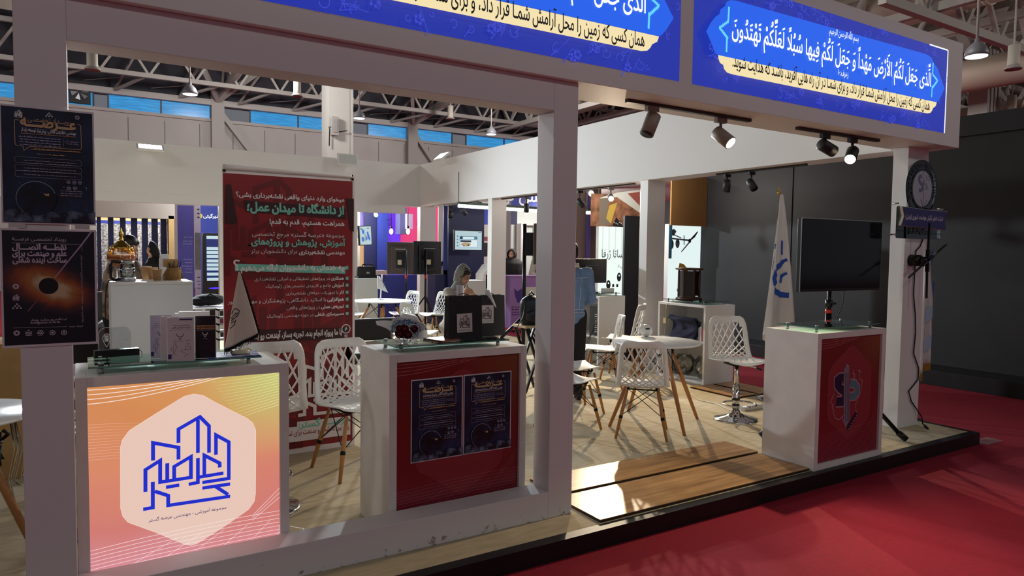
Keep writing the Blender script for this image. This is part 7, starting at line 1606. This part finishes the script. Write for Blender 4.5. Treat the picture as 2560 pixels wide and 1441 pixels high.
def standing(label, loc, rz, s, top, legs, hairtype, skin=SKIN2, lean=0.0, arms=((-.24, .0, 1.08, -.22, -.05, .84), (.24, .0, 1.08, .22, -.05, .84)), headfwd=(0, -1, -.1), vox=.012, topname='jacket', bulk=1.0, face=True, skirt=False):
    t = thing('person', label, 'person', loc, rz); t.scale = (s, s, s)
    B = Matrix.Translation((0, 0, .95)) @ Matrix.Rotation(lean, 4, 'X') @ Matrix.Translation((0, 0, -.95)); W = lambda *p: B @ V3(p)
    hf = B.to_3x3() @ V3(headfwd); hu = B.to_3x3() @ V3((0, headfwd[2] if False else -.05, 1)); hd, Lh, R = head_parts(W(0, -.035, 1.60), hf, hu, 1.0)
    P = [('e', W(0, 0, .96), (.155, .11, .12)), ('c', W(0, 0, .98), W(0, -.01, 1.28), .118, .13), ('e', W(0, -.01, 1.34), (.172, .105, .11)), ('c', W(0, -.01, 1.40), W(0, -.03, 1.53), .058, .054)] + hd
    for sg in (-1, 1): P += limb(((sg * .088, 0, .93), .088), ((sg * .10, -.01, .50), .060), ((sg * .10, .02, .10), .040)) + [('c', V3((sg * .10, .02, .05)), V3((sg * .12, -.16, .03)), .04, .032)]
    cl = [('e', W(0, 0, .945), (.172 * bulk, .142 * bulk, .085)), ('c', W(0, 0, .96), W(0, -.01, 1.28), .150 * bulk, .160 * bulk), ('e', W(0, -.01, 1.36), (.208 * bulk, .132 * bulk, .105)), ('c', W(0, -.01, 1.40), W(0, -.02, 1.475), .085, .072)]
    for i, (ex, ey, ez, wx, wy, wz) in enumerate(arms):
        sg = (-1, 1)[i]; sh, el, wr = W(sg * .178, -.01, 1.385), W(ex, ey, ez), W(wx, wy, wz); P += limb((sh, .052), (el, .042), (wr, .028)); d = (wr - el).normalized(); P += hand(wr, d, (0, -1, .2), (sg, 0, .1), 1.0, .45)
        cl += [('c', sh, el, .076 * bulk, .062 * bulk), ('c', el, el.lerp(wr, .88), .062 * bulk, .050 * bulk)]
    blob('body', P, skin, t, .010, 3)
    if face: face_details(t, Lh, R, 1.0)
    blob(topname, cl, top, t, vox, 4); lg = [('e', V3((0, 0, .94)), (.165, .125, .10))]
    for sg in (-1, 1): lg += limb(((sg * .088, 0, .93), .104), ((sg * .10, -.01, .50), .078), ((sg * .10, .02, .09), .064))
    blob('trousers', lg, legs, t, .014, 3); b = []
    for sg in (-1, 1): b += [('c', V3((sg * .10, .03, .05)), V3((sg * .12, -.17, .04)), .05, .042)]
    blob('shoes', b, BLACK, t, .012, 2)
    if hairtype == 'short':
        blob('hair', [('e', Lh(0, -.022, .045), (.082, .096, .090), R), ('e', Lh(0, -.055, -.01), (.072, .055, .07), R), ('c', Lh(-.05, .05, .095), Lh(.05, .05, .095), .022, .022)], HAIRK, t, .009, 2)
    elif hairtype == 'bald': blob('hair', [('e', Lh(.0, -.045, -.005), (.080, .062, .055), R)], M('grey_hair', '4a4642', .6), t, .009, 2)
    return t, W, Lh, R
def chador(t, W, Lh, R, open_=.0, down=.15, mat=None):
    """black cloak over head and shoulders, open at the face"""
    mat = mat or M('black_chador', '0e0e12', .75)
    f = (Lh(0, 1, 0) - Lh(0, 0, 0)).normalized(); u = (Lh(0, 0, 1) - Lh(0, 0, 0)).normalized(); r_ = f.cross(u)
    def hood(a, k):
        th = -1.0 + (PI + 2.0) * a; x, z = math.cos(th), math.sin(th); rr = (.092 + .030 * min(1, k * 1.4)) * math.sqrt(max(0, 1 - max(0, (k - .6) / .4) ** 2)); return Lh(0, 0, .012) + r_ * x * rr * 1.02 + u * z * rr * 1.2 + f * (.075 - .20 * k)
    b = MB(); b.grid(hood, 36, 14)
    nk, hp = W(0, -.02, 1.52), W(0, 0, .95)
    def cloak(a, k):
        ang = 2 * PI * a; c = nk.lerp(hp, min(1, k * 1.0)) if k < .55 else nk.lerp(hp, .55).lerp(V3((nk.lerp(hp, .55).x, hp.y, down)), (k - .55) / .45)
        rx = .085 + .20 * min(1, k * 4) ** .7 + .06 * k; ry = .085 + .09 * min(1, k * 4) + .13 * k; return c + V3((rx * math.cos(ang), ry * math.sin(ang), .02)) + V3((math.cos(ang), math.sin(ang), 0)) * .018 * math.sin(ang * 7 + k * 3) * k
    b.grid(cloak, 48, 26, wrap=True); b.build('chador', mat, t, solid=.006)
DEN = M('denim', '6d8ab2', .85, noise=.14, scale=14); NVT = M('navy_trousers', '16171f', .8)
t, W, Lh, R = standing('man in a blue denim jacket seen from behind, beside the frame post', (4.46, 5.98, 0), D(152), .985, DEN, NVT, 'short', lean=.04, headfwd=(.25, -1, -.25), bulk=1.06, arms=((-.235, -.05, 1.11, -.10, -.27, 1.05), (.235, -.05, 1.11, .10, -.27, 1.05)))
b = MB(); b.grid(lambda a, k: W((.088 + .012 * k) * math.cos(2 * PI * a), -.012 + (.082 + .012 * k) * math.sin(2 * PI * a), 1.50 - .05 * k), 30, 3, wrap=True); b.build('collar', M('cream_collar', 'd2cabb', .8), t, solid=.006)
b = MB()
for z, ry, rx in ((1.345, .141, .212),): b.tube([W(-.17, .115, z), W(0, .135, z - .01), W(.17, .115, z)], .003, 5)
for z in (.965, 1.0): b.tube([W(.165 * math.cos(a * PI / 12), .165 * math.sin(a * PI / 12), z) for a in range(24)], .003, 5, closed=True)
for x in (-.10, .10): b.tube([W(x, .128, 1.34), W(x * .75, .150, 1.0)], .003, 5)
b.build('pale_stitching', M('pale_thread', 'c2c8cf', .8), t)
CAM = cloudy('camo_cloth', '4e463f', 'a08678', 9, .9, p=(.42, .58))
standing('person in a mottled brown jacket bending behind the juice dispenser', (.30, 8.55, 0), D(115), 1.0, CAM, NVT, 'short', lean=.20, headfwd=(0, -1, -.6), arms=((-.26, -.10, 1.12, -.20, -.30, 1.05), (.26, -.10, 1.12, .20, -.30, 1.05)), bulk=1.12)
t, W, Lh, R = standing('woman in a black cloak leaning forward behind the paper cups', (1.25, 12.5, 0), D(-72), .98, BLACK, NVT, None, SKIN, lean=.42, headfwd=(0, -1, -.8), arms=((-.24, -.18, 1.12, -.12, -.36, 1.10), (.24, -.18, 1.12, .12, -.36, 1.10)))
chador(t, W, Lh, R)
b = MB(); q = W(-.02, -.42, 1.08); b.box(q.x - .10, q.x + .10, q.y - .01, q.y + .01, q.z - .14, q.z + .10); b.build('held_papers', PAPER, t)
t, W, Lh, R = standing('woman in a black cloak at the far counter, right of the second side pillar', (8.40, 13.55, 0), D(-25), .95, BLACK, NVT, None, SKIN, headfwd=(-.3, -1, 0)); chador(t, W, Lh, R)
t, W, Lh, R = standing('balding man in a pale jacket holding a sheet at the far counter', (8.95, 13.15, 0), D(-10), 1.0, M('pale_jacket', 'aba89c', .85), NVT, 'bald', SKIN2, lean=.10, headfwd=(-.5, -1, -.4), arms=((-.27, -.06, 1.10, -.10, -.26, 1.06), (.27, -.06, 1.10, .14, -.28, 1.10)))
b = MB(T=Matrix.Translation(W(-.02, -.36, 1.12)) @ Matrix.Rotation(.7, 4, 'Y')); b.box(-.11, .11, 0, .003, -.11, .11); b.box(-.04, .04, -.001, 0, -.03, .05, 1); tag(b.build('held_sheet', [PAPER, BLACK], t), None, None) if False else b.build('held_sheet', [PAPER, BLACK], t)
